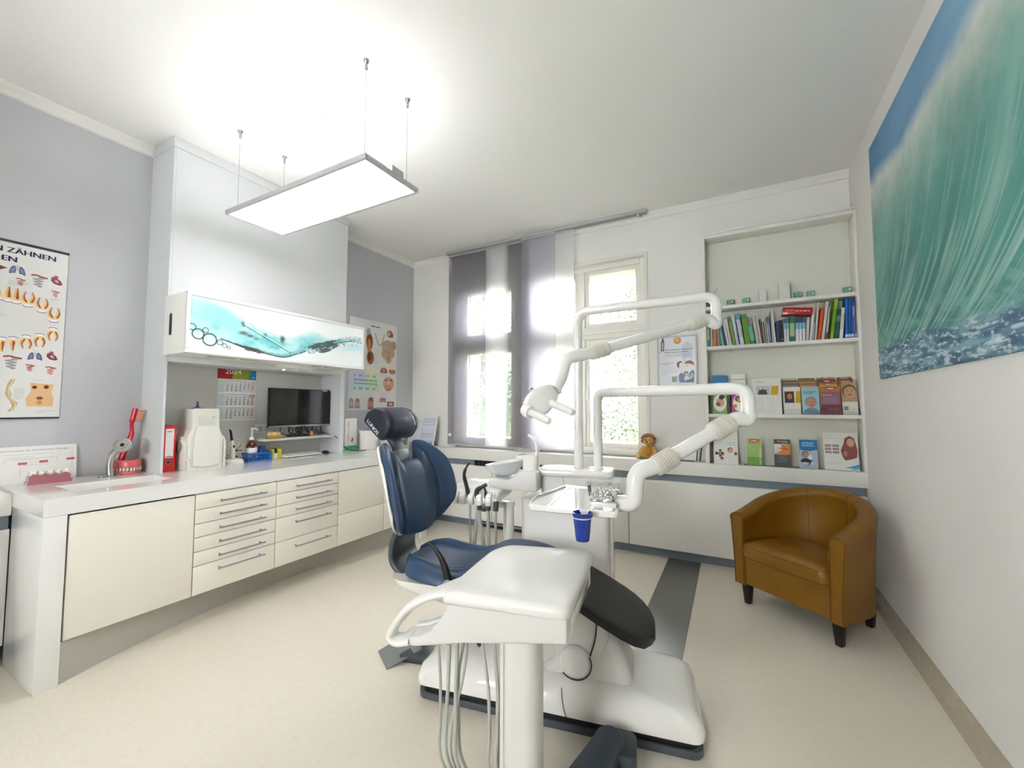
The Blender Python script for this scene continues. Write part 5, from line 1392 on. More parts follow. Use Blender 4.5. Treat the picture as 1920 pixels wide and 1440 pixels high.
for kind, x0, x1, lab, backs in rows:
    w0 = x1 - x0 - .002
    for j, c in enumerate(reversed(backs)):
        k = len(backs) - j
        def dback(b, fr, w, h, c=c, kind=kind):
            fr.rect(b, 0, h * .86, w, h, .0006, PRINT, c); fr.rect(b, 0, h * .945, w, h, .001, PRINT, mixc(hexc(c), (0, 0, 0), .45))
            if kind == 'mauve': mouth(b, fr, w * .5, h * .945, .030, .0014)
            elif kind == 'tan': fr.disc(b, w * .5, h * .92, .032, .010, .0012, PRINT, '#c49c76')
        card('leaflet', lab.replace('leaflets', 'leaflets, taller row behind, %s from the front' % ('second', 'third', 'rearmost')[k - 1]), 'leaflet', x0 - .010 + .003 * j, x0 - .010 + .003 * j + w0 * .97, 3.985 + .022 * k, Z3, .225 + .028 * k, .045, .003, dback, col=c, group='leaflets in the four-stack rack')
    card('leaflet', lab + ', front of its stack on the third shelf', 'leaflet', x0, x0 + w0, 3.975, Z3, .222 if kind != 'tan' else .248, .035, .008, lf(kind), col='#cfc8bc', group='leaflets in the four-stack rack')
b = MB(); b.box(.308, .784, 3.966, 3.968, Z3 + .001, Z3 + .03, M_GLASS); b.box(.308, .784, 3.968, 4.085, Z3 + .0005, Z3 + .0015, M_GLASS)
for x in (.308, .4305, .5535, .683, .782): b.box(x, x + .0015, 3.968, 4.03, Z3 + .0016, Z3 + .05, M_GLASS)
tag(obj('leaflet_rack', b), 'low clear acrylic rack holding the four leaflet stacks', 'rack')
# bench level
def d4(b, fr, w, h):
    for u_, v__, r_ in ((.05, .11, .012), (.065, .085, .016), (.05, .065, .012), (.062, .045, .014), (.04, .085, .010)): fr.disc(b, u_, v__, r_, r_ * 1.1, .0008, PRINT, '#b58a70'); fr.disc(b, u_, v__ + .004, r_ * .8, r_ * .6, .001, PRINT, '#5a3c30')
    fr.rect(b, .012, .075, .03, .10, .0008, PRINT, '#3a302c'); face(b, fr, .125, .115, .04, .001, '#d2a58f', '#6b3a38'); fr.poly(b, [(.115, .025), (.10, .07), (.118, .095), (.135, .09), (.155, .06), (.15, .02)], .0008, PRINT, '#d3dfe0'); fr.disc(b, .165, .09, .012, .014, .001, PRINT, '#a3433e')
    fr.line(b, [(.088, 0), (.088, h)], .0012, .0008, PRINT, '#bdbdb8'); fine_print(b, fr, .01, .05, .205, .004, .0008, PRINT, '#9a9a98', 2)
    for k in range(3): fine_print(b, fr, .01, .075, .19 - k * .012, .002, .0008, PRINT, '#b4b4b0', k); fine_print(b, fr, .10, .165, .185 - k * .012, .003, .0008, PRINT, '#8ab0a8', k + 7)
card('brochure', 'open white brochure leaning against the left side of the shelf unit', 'brochure', -.205, -.022, 3.975, .871, .31, .10, .003, d4)
b = MB().prism([(-.214, 4.00, .871), (-.207, 4.00, .871), (-.215, 4.06, 1.10), (-.222, 4.06, 1.10)], (0, .02, 0), MATS['olive_card']); tag(obj('folder', b), 'dark olive folder standing behind the open white brochure', 'folder')
def d5(b, fr, w, h):
    fr.rect(b, 0, h * .30, w, h * .82, .0006, PRINT, '#93b75a'); fr.rect(b, 0, 0, w, h * .30, .0006, PRINT, '#5d9420'); fr.rect(b, 0, h * .80, w, h, .0006, PRINT, '#b8c07a'); fr.rect(b, .006, h * .80, w - .01, h * .97, .0008, PRINT, '#c08a5e'); mouth(b, fr, w * .47, h * .89, .040, .001, '#7a2a18')
    text(b, fr, 'BAKTERIEN ?', w - .008, .012, .013, .0012, PRINT, '#e6efd2', rot=PI / 2, width=.13, bold=.0006); fine_print(b, fr, .01, .05, .02, .003, .001, PRINT, '#b8d38a', 3); fine_print(b, fr, .01, .03, h * .68, .006, .001, PRINT, '#d5e3b6', 5)
    for k in range(4): fine_print(b, fr, .012, .055, h * (.6 - .05 * k), .003, .001, PRINT, '#b9cf8a', k)
card('leaflet_box', 'small green leaflet box with a smiling mouth picture on the bench shelf', 'box', .047, .152, 3.985, .8715, .222, .012, .022, d5, side='#7fae3a')
def d6(b, fr, w, h):
    fr.rect(b, 0, 0, w, h * .45, .0006, PRINT, '#4a4a49'); fr.rect(b, 0, h * .83, w, h, .0006, PRINT, '#43413f'); fr.rect(b, 0, h * .45, w, h * .83, .0006, PRINT, '#dedcd8'); fr.poly(b, [(0, h * .45), (w, h * .45), (w, h * .81), (w * .42, h * .81), (w * .5, h * .62)], .001, PRINT, '#d9852a'); fr.poly(b, [(.02, h * .68), (.075, h * .70), (.105, h * .65), (.075, h * .63)], .0014, PRINT, '#c24a22')
    text(b, fr, 'PerioChip', w * .22, h * .90, .012, .001, PRINT, '#e8e6e2', width=w * .62); fine_print(b, fr, w * .5, w * .85, h * .855, .003, .001, PRINT, '#c9b9a8', 2); fine_print(b, fr, .02, w * .8, h * .42, .003, .001, PRINT, '#a9a9a7', 3)
    for r_ in range(4):
        for c in range(6): fr.rect(b, .028 + c * .0095, .035 + r_ * .013, .033 + c * .0095, .041 + r_ * .013, .001, PRINT, '#8f8f8d')
card('leaflet_box', 'grey, white and orange box lettered PerioChip on the bench shelf', 'box', .236, .345, 3.985, .8715, .218, .012, .018, d6, side='#4a4a49')
def d7(b, fr, w, h):
    fr.rect(b, 0, 0, w, h, .0006, PRINT, '#a9b9c6'); fr.rect(b, 0, h * .66, w, h, .001, PRINT, '#1d76ac'); fr.poly(b, [(0, h * .66), (w, h * .66), (w * .6, h * .61), (w * .2, h * .62)], .001, PRINT, '#1d5f96'); face(b, fr, w * .32, h * .46, .045, .0014, '#b9917c', '#6a5a50', shirt='#26293a')
    rr = random.Random(8)
    for k in range(14): fr.poly(b, [(rr.uniform(.02, w - .02), rr.uniform(.01, h * .55)) for _ in range(3)], .0010 + k * .00002, PRINT, rr.choice(['#d9e0e6', '#6c7c90', '#eef0f2', '#8fb5d6']))
    for k in range(3): fine_print(b, fr, .018, w - .02, h * (.88 - k * .055), .007, .0014, PRINT, '#8fc3e2', k)
card('leaflet', 'blue-topped leaflet of a man at a car, second from right on the bench shelf', 'leaflet', .406, .522, 3.985, .8715, .222, .03, .012, d7)
def d8(b, fr, w, h):
    fr.poly(b, [(.115, .10), (.105, .15), (.125, .20), (.135, .245), (.165, .262), (.19, .245), (.2, .2), (.207, .15), (.2, .10), (.175, .085), (.13, .075)], .0006, PRINT, '#8a4c42'); fr.disc(b, .168, .21, .023, .032, .001, PRINT, '#d3a087'); fr.poly(b, [(.155, .195), (.18, .198), (.172, .186), (.16, .186)], .0014, PRINT, '#efe8e2'); fr.poly(b, [(.14, .10), (.15, .15), (.165, .17), (.18, .15), (.175, .10)], .001, PRINT, '#6b3a3a'); fr.poly(b, [(.118, .12), (.13, .15), (.145, .14), (.14, .10)], .0012, PRINT, '#b4776c')
    for k in (-1, 1): fr.disc(b, .168 + k * .009, .215, .0035, .002, .0014, PRINT, '#3a2622', 8)
    fr.poly(b, [(.12, .07), (w, .10), (w, 0), (.10, 0)], .0016, PRINT, '#dfe2e2'); fr.poly(b, [(.125, .018), (w, .05), (w, .018)], .002, PRINT, '#3f8db3'); fr.poly(b, [(.15, .005), (w, .03), (w, .008)], .0022, PRINT, '#6fb0c8')
    for r_ in range(3):
        for c in range(2): fr.rect(b, .010 + c * .047, .125 + r_ * .025, .048 + c * .047, .142 + r_ * .025, .0008, PRINT, '#6f5d60'); fr.rect(b, .014 + c * .047, .129 + r_ * .025, .044 + c * .047, .138 + r_ * .025, .001, PRINT, '#b39a98')
    for k in range(2): fine_print(b, fr, .02, .09, .055 - k * .01, .003, .0018, PRINT, '#c2c2c0', k)
    fine_print(b, fr, .012, .06, .255, .008, .0008, PRINT, '#d0cfc9', 4); fine_print(b, fr, .012, .08, .238, .008, .0008, PRINT, '#d0cfc9', 5)
card('magazine', 'white brochure with a long-haired woman at the right end of the bench shelf', 'brochure', .562, .774, 3.982, .8715, .285, .05, .008, d8)
b = MB().box(.02, .78, 3.97, 4.075, .8702, .8712, M_GLASS); tag(obj('acrylic_mat', b), 'thin clear mat under the leaflet boxes on the bench shelf', 'mat')

# ---------------------------------------------------------------- wave picture on the right wall
def wave(U, Vv):
    """U: 0 at the window end .. 1 near the camera; V: 0 bottom .. 1 top"""
    x = U * 2.32; y = Vv * 1.522
    sh = lambda h: np.array(hexc(h))
    sky0, sky1 = sh('#4f88b6'), sh('#93bddb')
    t = np.clip(x / 1.6 + (fbm(x * 2, y * 8, 71) - .5) * .6, 0, 1)
    col = [sky0[i] * (1 - t) + sky1[i] * t for i in range(3)]
    def put(c, a, tgt=None):
        tgt = col if tgt is None else tgt
        for i in range(3): tgt[i][:] = tgt[i] * (1 - a) + c[i] * a
    crest = 1.285 - .05 * np.exp(-((x - .55) / .35) ** 2) + .05 * (fbm(x * 5, y * 3, 5) - .5)
    d = crest - y
    q = x + 1.35 * np.exp(-y / .45)
    g1 = fbm(q * 4.5, y * 1.6, 11); g2 = fbm(q * 17, y * 2.0, 13); g3 = fbm(q * 28, y * 3.0, 17, 3); g4 = fbm(q * 44, y * 4.0, 19, 2)
    body = [sh('#4d9d92')[i] * np.ones_like(U) for i in range(3)]
    put(sh('#8dbdb2'), np.clip(1 - x / .8, 0, 1) * .45, body)
    put(sh('#3b9184'), np.clip(np.exp(-((x - 1.15) / .5) ** 2 - ((y - .72) / .28) ** 2) * .9, 0, 1), body)
    put(sh('#2f7a74'), np.clip((g1 - .48) * 3.0, 0, .75), body); put(sh('#7db9aa'), np.clip((.44 - g1) * 3.4, 0, .7), body)
    low = np.clip((1.0 - y) * 1.3, .1, 1)
    put(sh('#2a6868'), np.clip((g2 - .55) * 4.0, 0, .6) * low, body); put(sh('#a5cdc2'), np.clip((g3 - .58) * 4.5, 0, .65) * low, body)
    put(sh('#c2dbd2'), np.clip((g4 - .63) * 5, 0, .6) * low, body); put(sh('#2c6b6d'), np.clip((.34 - g3) * 5, 0, .5) * low, body)
    n = fbm(x * 10, y * 8, 23); n2 = fbm(x * 26, y * 22, 29)
    veil = np.exp(-(np.clip(d, 0, 9) / (.13 + .05 * n)) ** 1.4)
    put(sh('#a9cdc2'), np.clip(np.exp(-(np.clip(d, 0, 9) / .42) ** 1.5) * (.35 + .7 * n2), 0, 1) * .75, body)
    put(sh('#dfe4dc'), np.clip(veil * (.70 + .6 * n), 0, 1), body)
    ins = np.clip((d + .05) / .10 + (n - .5) * .5, 0, 1)
    for i in range(3): col[i][:] = col[i] * (1 - ins) + body[i] * ins
    base_y = .20 + .02 * np.sin(x * 3.1) + .035 * (fbm(x * 7, y * 3, 41) - .5)
    f = np.clip((base_y - y) / .05 + (fbm(x * 20, y * 20, 42) - .5) * .8, 0, 1)
    c1 = fbm(x * 6, y * 30, 43); c2 = fbm(x * 14 + y * 6, y * 60, 47); c3 = fbm(x * 30, y * 90, 49)
    fg = [sh('#5b8aa0')[i] * np.ones_like(U) for i in range(3)]
    put(sh('#35607e'), np.clip((c1 - .50) * 5, 0, .85), fg); put(sh('#93b8c2'), np.clip((.46 - c1) * 4.5, 0, .75), fg)
    put(sh('#cfdde0'), np.clip((c2 - .57) * 6, 0, .8), fg); put(sh('#2b506c'), np.clip((.38 - c2) * 5, 0, .6), fg); put(sh('#dfe8ea'), np.clip((c3 - .64) * 7, 0, .7), fg)
    for i in range(3): col[i][:] = col[i] * (1 - f) + fg[i] * f
    lace = np.clip((.10 - np.abs(y - base_y - .05)) / .10, 0, 1) * np.clip((fbm(x * 16 + y * 20, y * 24, 53) - .45) * 5, 0, 1)
    put(sh('#8fbdb6'), lace * .55)
    return col
t = thing('wave_picture', 'huge frameless picture of a breaking turquoise wave on the right wall', 'picture', (XR - .02, 2.35, 1.53))
b = MB(); b.box(XR - .014, XR - .001, 1.15, 3.48, 1.53, 3.052, mat('canvas_edge', '#5f93a3', .7)); obj('stretcher', b, t)
b = MB(); fr = Fr((XR - .0143, 3.48, 1.53), (0, -1, 0), (0, 0, 1)); M_CANVAS = mat_print('canvas_print', .6)
fr.paint(b, 0, 0, 3.48 - 1.15, 3.052 - 1.53, 0, wave, 600, 390, M_CANVAS); obj('canvas', b, t)
# ================================================================= DENTAL CHAIR AND UNIT
CA = math.radians(11.5)
CU = V(math.cos(CA), math.sin(CA), 0); CV = V(-math.sin(CA), math.cos(CA), 0); CO = V(-.81, 1.97, 0)
def un(s, v, z): return CO + CU * s + CV * v + V(0, 0, z)       # unit frame
def ch(s, v, z): return un(s, v - .08, z)                        # patient chair frame (centre line)
M_NAVY = mat('navy_leather', '#2f4866', .40, coat=.0, bump=.12, bscale=420, var=.05, vscale=9)
M_NAVYD = mat('dark_navy_cover', '#1b2130', .5, bump=.15, bscale=300)
M_BLKVINYL = mat('black_vinyl', '#111313', .5, bump=.1, bscale=300)
M_GRAPH = mat('graphite_casting', '#4b5156', .38, metal=.3)
M_SILV = mat('silver_casting', '#8b9095', .38, metal=.6)
M_UNITW = mat('unit_white_lacquer', '#eceae5', .1, coat=.8)
M_CONS = mat('console_white_lacquer', '#e8e6e0', .36, coat=.12)
M_UNITG = mat('unit_grey_white', '#dbd8d3', .38, coat=.0)
M_HOSE = mat('grey_silicone_hose', '#b4b6ae', .45)
T_ = thing('dental_chair', 'navy blue leather dental patient chair on a white pedestal base', 'dental chair', tuple(ch(0, 0, 0)), CA)

def rings_sv(prof):
    """prof: list of (z, s0, s1, v0, v1, r)"""
    out = []
    for z, s0, s1, v0, v1, r in prof:
        out.append([ch((s0 + s1) / 2 + a, (v0 + v1) / 2 + c, z) for a, c in rrect(s1 - s0, v1 - v0, r, 7)])
    return out
# base
obj('plinth', MB().loft(rings_sv([(0, -.62, .615, -.215, .215, .05), (.030, -.62, .615, -.215, .215, .05)]), mat('slate_plinth', '#4b5158', .4)), T_, bevel=.003)
obj('plinth_recess', MB().loft(rings_sv([(.030, -.605, .60, -.205, .205, .05), (.066, -.605, .60, -.205, .205, .05)]), M_BLACK), T_)
b = MB()
b.loft(rings_sv([(.066, -.625, .62, -.225, .22, .05), (.095, -.628, .622, -.227, .222, .055), (.135, -.612, .605, -.215, .212, .06), (.160, -.575, .565, -.195, .195, .07), (.178, -.50, .47, -.165, .165, .08), (.190, -.36, .30, -.12, .12, .08)]), M_UNITW)
cover = obj('base_cover', b, T_, ang=60)
# seams of the cover
b = MB(); b.tube([ch(.085, -.2285, .068), ch(.075, -.2285, .10), ch(.066, -.219, .138), ch(.062, -.198, .163)], .0016, M_DGREY, 6); obj('seam', b, cover)
# rising housing and knuckle
b = MB(); b.loft([[ch(sc + a, c, z) for a, c in rrect(w, d, .05, 6)] for z, sc, w, d in ((.15, .14, .46, .30), (.22, .17, .34, .26), (.32, .17, .26, .23), (.42, .15, .22, .21), (.50, .10, .22, .20))], M_UNITG); obj('lift_housing', b, T_, ang=60)
ax = -CV
b = MB(); b.lathe([(.001, 0), (.058, 0), (.066, -.008), (.066, -.20)], ch(.115, -.175, .258), M_UNITG, 40, axis=ax); kn = obj('knuckle', b, T_)
obj('seam', MB().tube([ch(.115 + .070 * math.cos(a), -.172, .258 + .070 * math.sin(a)) for a in np.linspace(.5, -2.4, 24)], .0030, M_BLACK, 6), kn)
b = MB(); b.prism([ch(s, -.15, z) for s, z in ((.03, .27), (.15, .20), (.215, .27), (.26, .36), (.22, .50), (.02, .53), (-.12, .50), (-.08, .40))], CV * .07, M_UNITG); obj('lift_arm', b, T_, bevel=.02, seg=4)
obj('seam', MB().tube(smooth([ch(.178, -.153, .285), ch(.200, -.153, .36), ch(.206, -.153, .44), ch(.198, -.153, .50)], 5), .0032, M_BLACK, 6), T_)

# seat
SP = [(-.86, .545, .585, .06), (-.845, .525, .59, .13), (-.80, .520, .592, .19), (-.72, .515, .590, .225), (-.60, .510, .575, .240), (-.48, .505, .578, .240), (-.38, .505, .603, .236), (-.29, .515, .640, .232), (-.20, .520, .650, .228), (-.10, .515, .642, .226), (0.0, .505, .612, .224), (.06, .50, .588, .222), (.075, .505, .575, .215)]
SP = [((-.3 + (q[0] + .3) * .80) if q[0] < -.3 else q[0],) + q[1:] for q in SP]
SPs = []
for i in range(len(SP) - 1):
    p0 = SP[max(0, i - 1)]; p1 = SP[i]; p2 = SP[i + 1]; p3 = SP[min(len(SP) - 1, i + 2)]
    for j in range(4):
        t = j / 4; SPs.append(tuple(.5 * ((2 * b_) + (c - a) * t + (2 * a - 5 * b_ + 4 * c - d) * t * t + (3 * b_ - a - 3 * c + d) * t ** 3) for a, b_, c, d in zip(p0, p1, p2, p3)))
SPs.append(SP[-1])
def seat_ring(s, zb, zt, hw, n=24):
    ring = []
    rise = .028 * math.exp(-((s + .62) / .16) ** 2) + .008
    for i in range(n + 1):
        a = -1 + 2 * i / n
        e = max(0.0, 1 - abs(a) ** 5) ** .5
        z = zb + (zt - zb) * (.35 + .65 * e) + rise * (1 / (1 + math.exp(-(abs(a) - .62) * 22))) * e
        ring.append(ch(s + .0 * a, hw * a, z))
    for i in range(n + 1):
        a = 1 - 2 * i / n
        e = max(0.0, 1 - abs(a) ** 6) ** .5
        ring.append(ch(s, hw * a, zb + .02 * (1 - e)))
    return ring
b = MB(); b.loft([seat_ring(*q) for q in SPs], M_NAVY); st = obj('seat', b, T_, ang=80)
b = MB()
for sg in (-1, 1):
    pts = []
    for (s, zb, zt, hw) in SPs:
        if -.80 < s < -.36:
            a = .60 * sg
            e = max(0.0, 1 - abs(a) ** 5) ** .5; rise = .028 * math.exp(-((s + .62) / .16) ** 2) + .008
            pts.append(ch(s, hw * a, zb + (zt - zb) * (.35 + .65 * e) + rise * .42 * e + .0005))
    b = MB().tube(pts, .0022, mat('piping_navy', '#3b587a', .4), 6); obj('piping', b, st)
# white pan under the seat
b = MB(); rg = []
for z, k, ds in ((.512, .96, 0), (.49, .95, .01), (.44, .80, .06), (.40, .62, .14)):
    rg.append([ch(-.42 + a * 1 + ds * .6, c, z) for a, c in rrect(.82 * k, .43 * k, .12 * k, 7)])
obj('seat_pan', b.loft(rg, M_UNITW), T_, ang=60)
obj('support_column', MB().loft([[ch(-.02 + a, c, z) for a, c in rrect(w, d, .03, 5)] for z, w, d in ((.17, .22, .18), (.42, .2, .17))], M_UNITG), T_, ang=60)
# leg rest
def leg_ring(s, zt, hw, th):
    out = [ch(s, hw * a, zt - .0 + .006 * (abs(a) ** 2) * -1) for a in np.linspace(-1, 1, 13)]
    out += [ch(s, hw * a, zt - th) for a in np.linspace(1, -1, 13)]
    return out
b = MB(); rg = []
for s, hw in ((.065, .205), (.10, .215), (.22, .222), (.31, .218), (.36, .205), (.40, .175), (.43, .125), (.447, .06)):
    rg.append(leg_ring(s, .575 - (s - .065) * .50, hw, .045 if s < .43 else .035))
obj('leg_rest', b.loft(rg, M_BLKVINYL), T_, bevel=.006, ang=50)

# backrest: local frame
YR = math.radians(-9)
BN0 = (CU * math.cos(YR) + CV * math.sin(YR)); BL = (CV * math.cos(YR) - CU * math.sin(YR))
REC = math.radians(16)
BT = (-BN0 * math.sin(REC) + V(0, 0, math.cos(REC))).normalized(); BN = (BN0 * math.cos(REC) + V(0, 0, math.sin(REC))).normalized()
BO = ch(-.735, 0, .685)
def bk(v, t, n): return BO + BL * v + BT * t + BN * n
HWd = .262; LB = .50
def bot_t(a): return .20 * (1 - max(0, 1 - abs(a) ** 2.2) ** .5)
def top_t(a):
    a = abs(a)
    if a > .45: return .20 + .295 * max(0, 1 - ((a - .45) / .55) ** 2.0) ** .5
    k = min(1, max(0, (a - .25) / .20)); k = k * k * (3 - 2 * k)
    return .385 + (.495 - .385) * k
def seam_a(r): return .30 + .30 * max(0.0, math.cos((r + .08) * PI / 2 * .93)) ** .75
def fwd(a, r):
    a_ = abs(a)
    w = .105 * max(0, (a_ - .42) / .58) ** 1.35
    s_ = seam_a(r)
    lum = .026 * (1 / (1 + math.exp((a_ - s_) * 60))) * (1 - (a_ / max(s_, .05)) ** 2 * .45 if a_ < s_ else .55) + .008
    gro = -.014 * math.exp(-((a_ - s_ - .02) / .028) ** 2)
    lip = .006 * math.exp(-((a_ - .90) / .05) ** 2)
    return w + lum + gro + lip
def back_surface(front, thick, m, shell=0.0, scale=1.0):
    nu, nv = 96, 40; vs = []; fs = []
    for sgn in (1, -1):
        for j in range(nv + 1):
            r = -math.cos(PI * j / nv)
            for i in range(nu + 1):
                a = -math.cos(PI * i / nu) if False else (-1 + 2 * i / nu)
                a = math.copysign(abs(a) ** .92, a) * .9995
                t0, t1 = bot_t(a), top_t(a)
                if scale != 1: c = (t0 + t1) / 2; t0 = c + (t0 - c) * scale; t1 = c + (t1 - c) * scale
                t = (t0 + t1) / 2 + (t1 - t0) / 2 * r
                prof = (max(0, 1 - abs(r) ** 5) ** .5) * (max(0, 1 - abs(a) ** 9) ** .5)
                g = fwd(a, r)
                n = (g if sgn == 1 else .105 * max(0, (abs(a) - .42) / .58) ** 1.35) + shell + sgn * thick * prof * (1 if sgn == 1 else .5)
                n += -.10 * (t - .25) ** 2 * 2.0      # gentle curve along the back
                vs.append(bk(HWd * a * scale, t, n))
    o = (nu + 1) * (nv + 1)
    for k in (0, 1):
        for j in range(nv):
            for i in range(nu):
                q = [k * o + j * (nu + 1) + i, k * o + j * (nu + 1) + i + 1, k * o + (j + 1) * (nu + 1) + i + 1, k * o + (j + 1) * (nu + 1) + i]
                fs.append(tuple(q))
    # close the rim
    def idx(k, i, j): return k * o + j * (nu + 1) + i
    for i in range(nu):
        fs.append((idx(0, i, 0), idx(0, i + 1, 0), idx(1, i + 1, 0), idx(1, i, 0))); fs.append((idx(0, i, nv), idx(0, i + 1, nv), idx(1, i + 1, nv), idx(1, i, nv)))
    for j in range(nv):
        fs.append((idx(0, 0, j), idx(0, 0, j + 1), idx(1, 0, j + 1), idx(1, 0, j))); fs.append((idx(0, nu, j), idx(0, nu, j + 1), idx(1, nu, j + 1), idx(1, nu, j)))
    return MB().add(vs, fs, m)
bc = obj('back_cushion', back_surface(True, .030, M_NAVY), T_, ang=80)
obj('back_shell', back_surface(False, .014, M_UNITW, shell=-.036, scale=.985), T_, ang=80)
for sg in (-1, 1):
    pts = []
    for k in range(25):
        t = .02 + (.44 - .02) * k / 24
        a = sg * .5
        for _ in range(4):
            t0, t1 = bot_t(a), top_t(a); a = sg * (seam_a(max(-1, min(1, (t - (t0 + t1) / 2) / ((t1 - t0) / 2)))) + .018)
        t0, t1 = bot_t(a), top_t(a); r = max(-.97, min(.97, (t - (t0 + t1) / 2) / ((t1 - t0) / 2)))
        prof = (max(0, 1 - abs(r) ** 5) ** .5)
        n = fwd(a, r) + .030 * prof - .20 * (t - .25) ** 2
        pts.append(bk(HWd * a, t, n - .0005))
    obj('piping', MB().tube(pts, .0024, mat('seam_navy', '#1a2b42', .5), 6), bc)
# bracket from seat to backrest
pts = [(-.20 + .0, 0)]
path = smooth([ch(-.60, 0, .49), ch(-.73, 0, .488), ch(-.825, 0, .55), ch(-.832, 0, .65), ch(-.785, 0, .76)], 7)
rg = []
for i, p in enumerate(path):
    a = path[max(0, i - 1)]; c = path[min(len(path) - 1, i + 1)]; tt = (c - a).normalized(); nn = CV.cross(tt).normalized()
    w = .135 - .03 * i / len(path)
    rg.append([p + CV * u_ + nn * v__ for u_, v__ in rrect(2 * w, .030, .012, 4)])
obj('back_bracket', MB().loft(rg, M_GRAPH), T_, ang=50)
# headrest
b = MB(); b.loft([[bk(u_, t, -.02 + v__) for u_, v__ in rrect(w, .050, .012, 4)] for t, w in ((.36, .105), (.45, .098))], M_SILV); obj('headrest_socket', b, T_, bevel=.002)
b = MB(); rg = []
for t, w, n in ((.44, .085, -.022), (.475, .078, -.028), (.50, .075, -.040), (.52, .082, -.046), (.55, .098, -.048), (.585, .10, -.040)):
    rg.append([bk(u_, t, n + v__) for u_, v__ in rrect(w, .040, .012, 4)])
obj('headrest_arm', b.loft(rg, M_GRAPH), T_, ang=50)
hp = [(-.085, .085), (-.06, .105), (-.02, .112), (.025, .100), (.062, .068), (.085, .022), (.088, -.025), (.072, -.062), (.040, -.085), (.0, -.095), (-.035, -.092), (-.055, -.07), (-.068, -.02), (-.08, .04)]
hs = smooth([(a * .93, c * .93, 0) for a, c in hp], 4, closed=True)
HC = bk(.008, .605, -.032)
HN = (BN * math.cos(.38) + BT * math.sin(.38)); HT = (BT * math.cos(.38) - BN * math.sin(.38))
def hd_pt(u_, n, t): return HC + BL * u_ + HN * n + HT * t
rg = []
for u_, k in ((-.107, .80), (-.105, .90), (-.095, .975), (-.07, 1.0), (0, 1.02), (.07, 1.0), (.095, .975), (.105, .90), (.107, .80)):
    rg.append([hd_pt(u_, p.x * k, p.y * k) for p in hs])
hr = obj('headrest', MB().loft(rg, mat('grey_navy_leather', '#34374a', .38, coat=.1, bump=.1, bscale=420)), T_, ang=60)
for sg in (-1, 1):
    rg = []
    for u_, k, d in ((.092, .985, 0), (.110, .95, 0), (.118, .84, 0), (.121, .55, 0)):
        ring = []
        for i, p in enumerate(hs):
            g = 1 + (.020 if i % 6 < 2 else 0) * (1 if k > .6 else 0)
            ring.append(hd_pt(sg * u_, p.x * k * g * 1.01, p.y * k * g * 1.01))
        rg.append(ring)
    obj('end_cover', MB().loft(rg, M_NAVYD), hr, ang=70)
b = MB(); fr = Fr(hd_pt(-.1375, -.052, .050), -HT * .93 + HN * .36, -(-HT * .36 - HN * .93) * -1)
o_ = hd_pt(-.124, -.048, .058)
rx = (-HT * .985 + HN * .17).normalized(); ry = (HN * .985 + HT * .17).normalized()
fr = Fr(o_, rx, ry); 
text(b, fr, 'LUNOS', 0, -.006, .020, .0, mat('white_lettering', '#e6e6e6', .5), None, width=.105, bold=.0008)
obj('lettering', b, hr)
# armrest horn on the near side
path = smooth([ch(-.415, -.262, .49), ch(-.432, -.262, .55), ch(-.462, -.262, .64), ch(-.502, -.262, .70), ch(-.545, -.262, .73)], 7)
rr_ = [.027 - .0235 * (i / (len(path) - 1)) ** 1.1 for i in range(len(path))]
ar = obj('armrest', MB().tube(path, rr_, M_BLACK, 14, sq=.62, up=CU), T_)
obj('armrest_button', MB().lathe([(.021, 0), (.021, .004), (.001, .0055)], ch(-.432, -.279, .560), mat('blue_grey_button', '#7e97a6', .4), 24, axis=-CV), ar)

# floor instrument: foot switch with metal plate at the chair's rear left
t = thing('foot_switch', 'flat steel foot pedal with a dark hinge block beside the chair base', 'foot pedal', (-1.68, 1.75, 0))
P1, P2, P3, P4 = V(-1.79, 1.735, .0), V(-1.63, 1.64, 0), V(-1.53, 1.80, .0), V(-1.70, 1.90, .0)
b = MB().add([P1 + V(0, 0, .004), P2 + V(0, 0, .004), P3 + V(0, 0, .055), P4 + V(0, 0, .055), P1 + V(0, 0, .0), P2, P3 + V(0, 0, .045), P4 + V(0, 0, .045)], [(0, 1, 2, 3), (7, 6, 5, 4), (0, 4, 5, 1), (1, 5, 6, 2), (2, 6, 7, 3), (3, 7, 4, 0)], mat('pedal_steel', '#8d8f91', .35, metal=.35))
obj('pedal_plate', b, t)
b = MB(); q1, q2, q3, q4 = V(-1.62, 1.72, 0), V(-1.44, 1.77, 0), V(-1.46, 1.89, 0), V(-1.60, 1.90, 0)
b.prism([q1, q2, q3, q4], (0, 0, .042), mat('slate_pedal', '#3f454b', .4)); obj('pedal_body', b, t, bevel=.006)

# ---------------------------------------------------------------- spittoon and water unit
U_ = thing('water_unit', 'white water unit with spittoon bowl and two upright posts behind the patient chair', 'dental unit', tuple(un(0, .5, 0)), CA)
def ubox(s0, s1, v0, v1, prof, r, m, n=5):
    """rounded block in the unit frame; prof = [(z, inset)]"""
    return MB().loft([[un((s0 + s1) / 2 + a, (v0 + v1) / 2 + c, z) for a, c in rrect(s1 - s0 - 2 * i, v1 - v0 - 2 * i, max(.004, r - i), n)] for z, i in prof], m)
obj('body', ubox(-.30, .215, .36, .62, [(.0, 0), (.795, 0), (.80, .005)], .03, M_UNITG), U_, ang=50)
obj('side_cover', ubox(.150, .238, .42, .62, [(.10, 0), (.80, 0)], .015, M_UNITW), U_, ang=50)
obj('neck', ubox(-.185, .225, .40, .60, [(.80, 0), (.935, 0)], .03, M_UNITG), U_, ang=50)
obj('cap', ubox(-.215, .245, .385, .615, [(.932, .012), (.938, .002), (.962, 0), (.972, .006), (.975, .02)], .045, M_UNITW, 8), U_, ang=60)
b = MB()
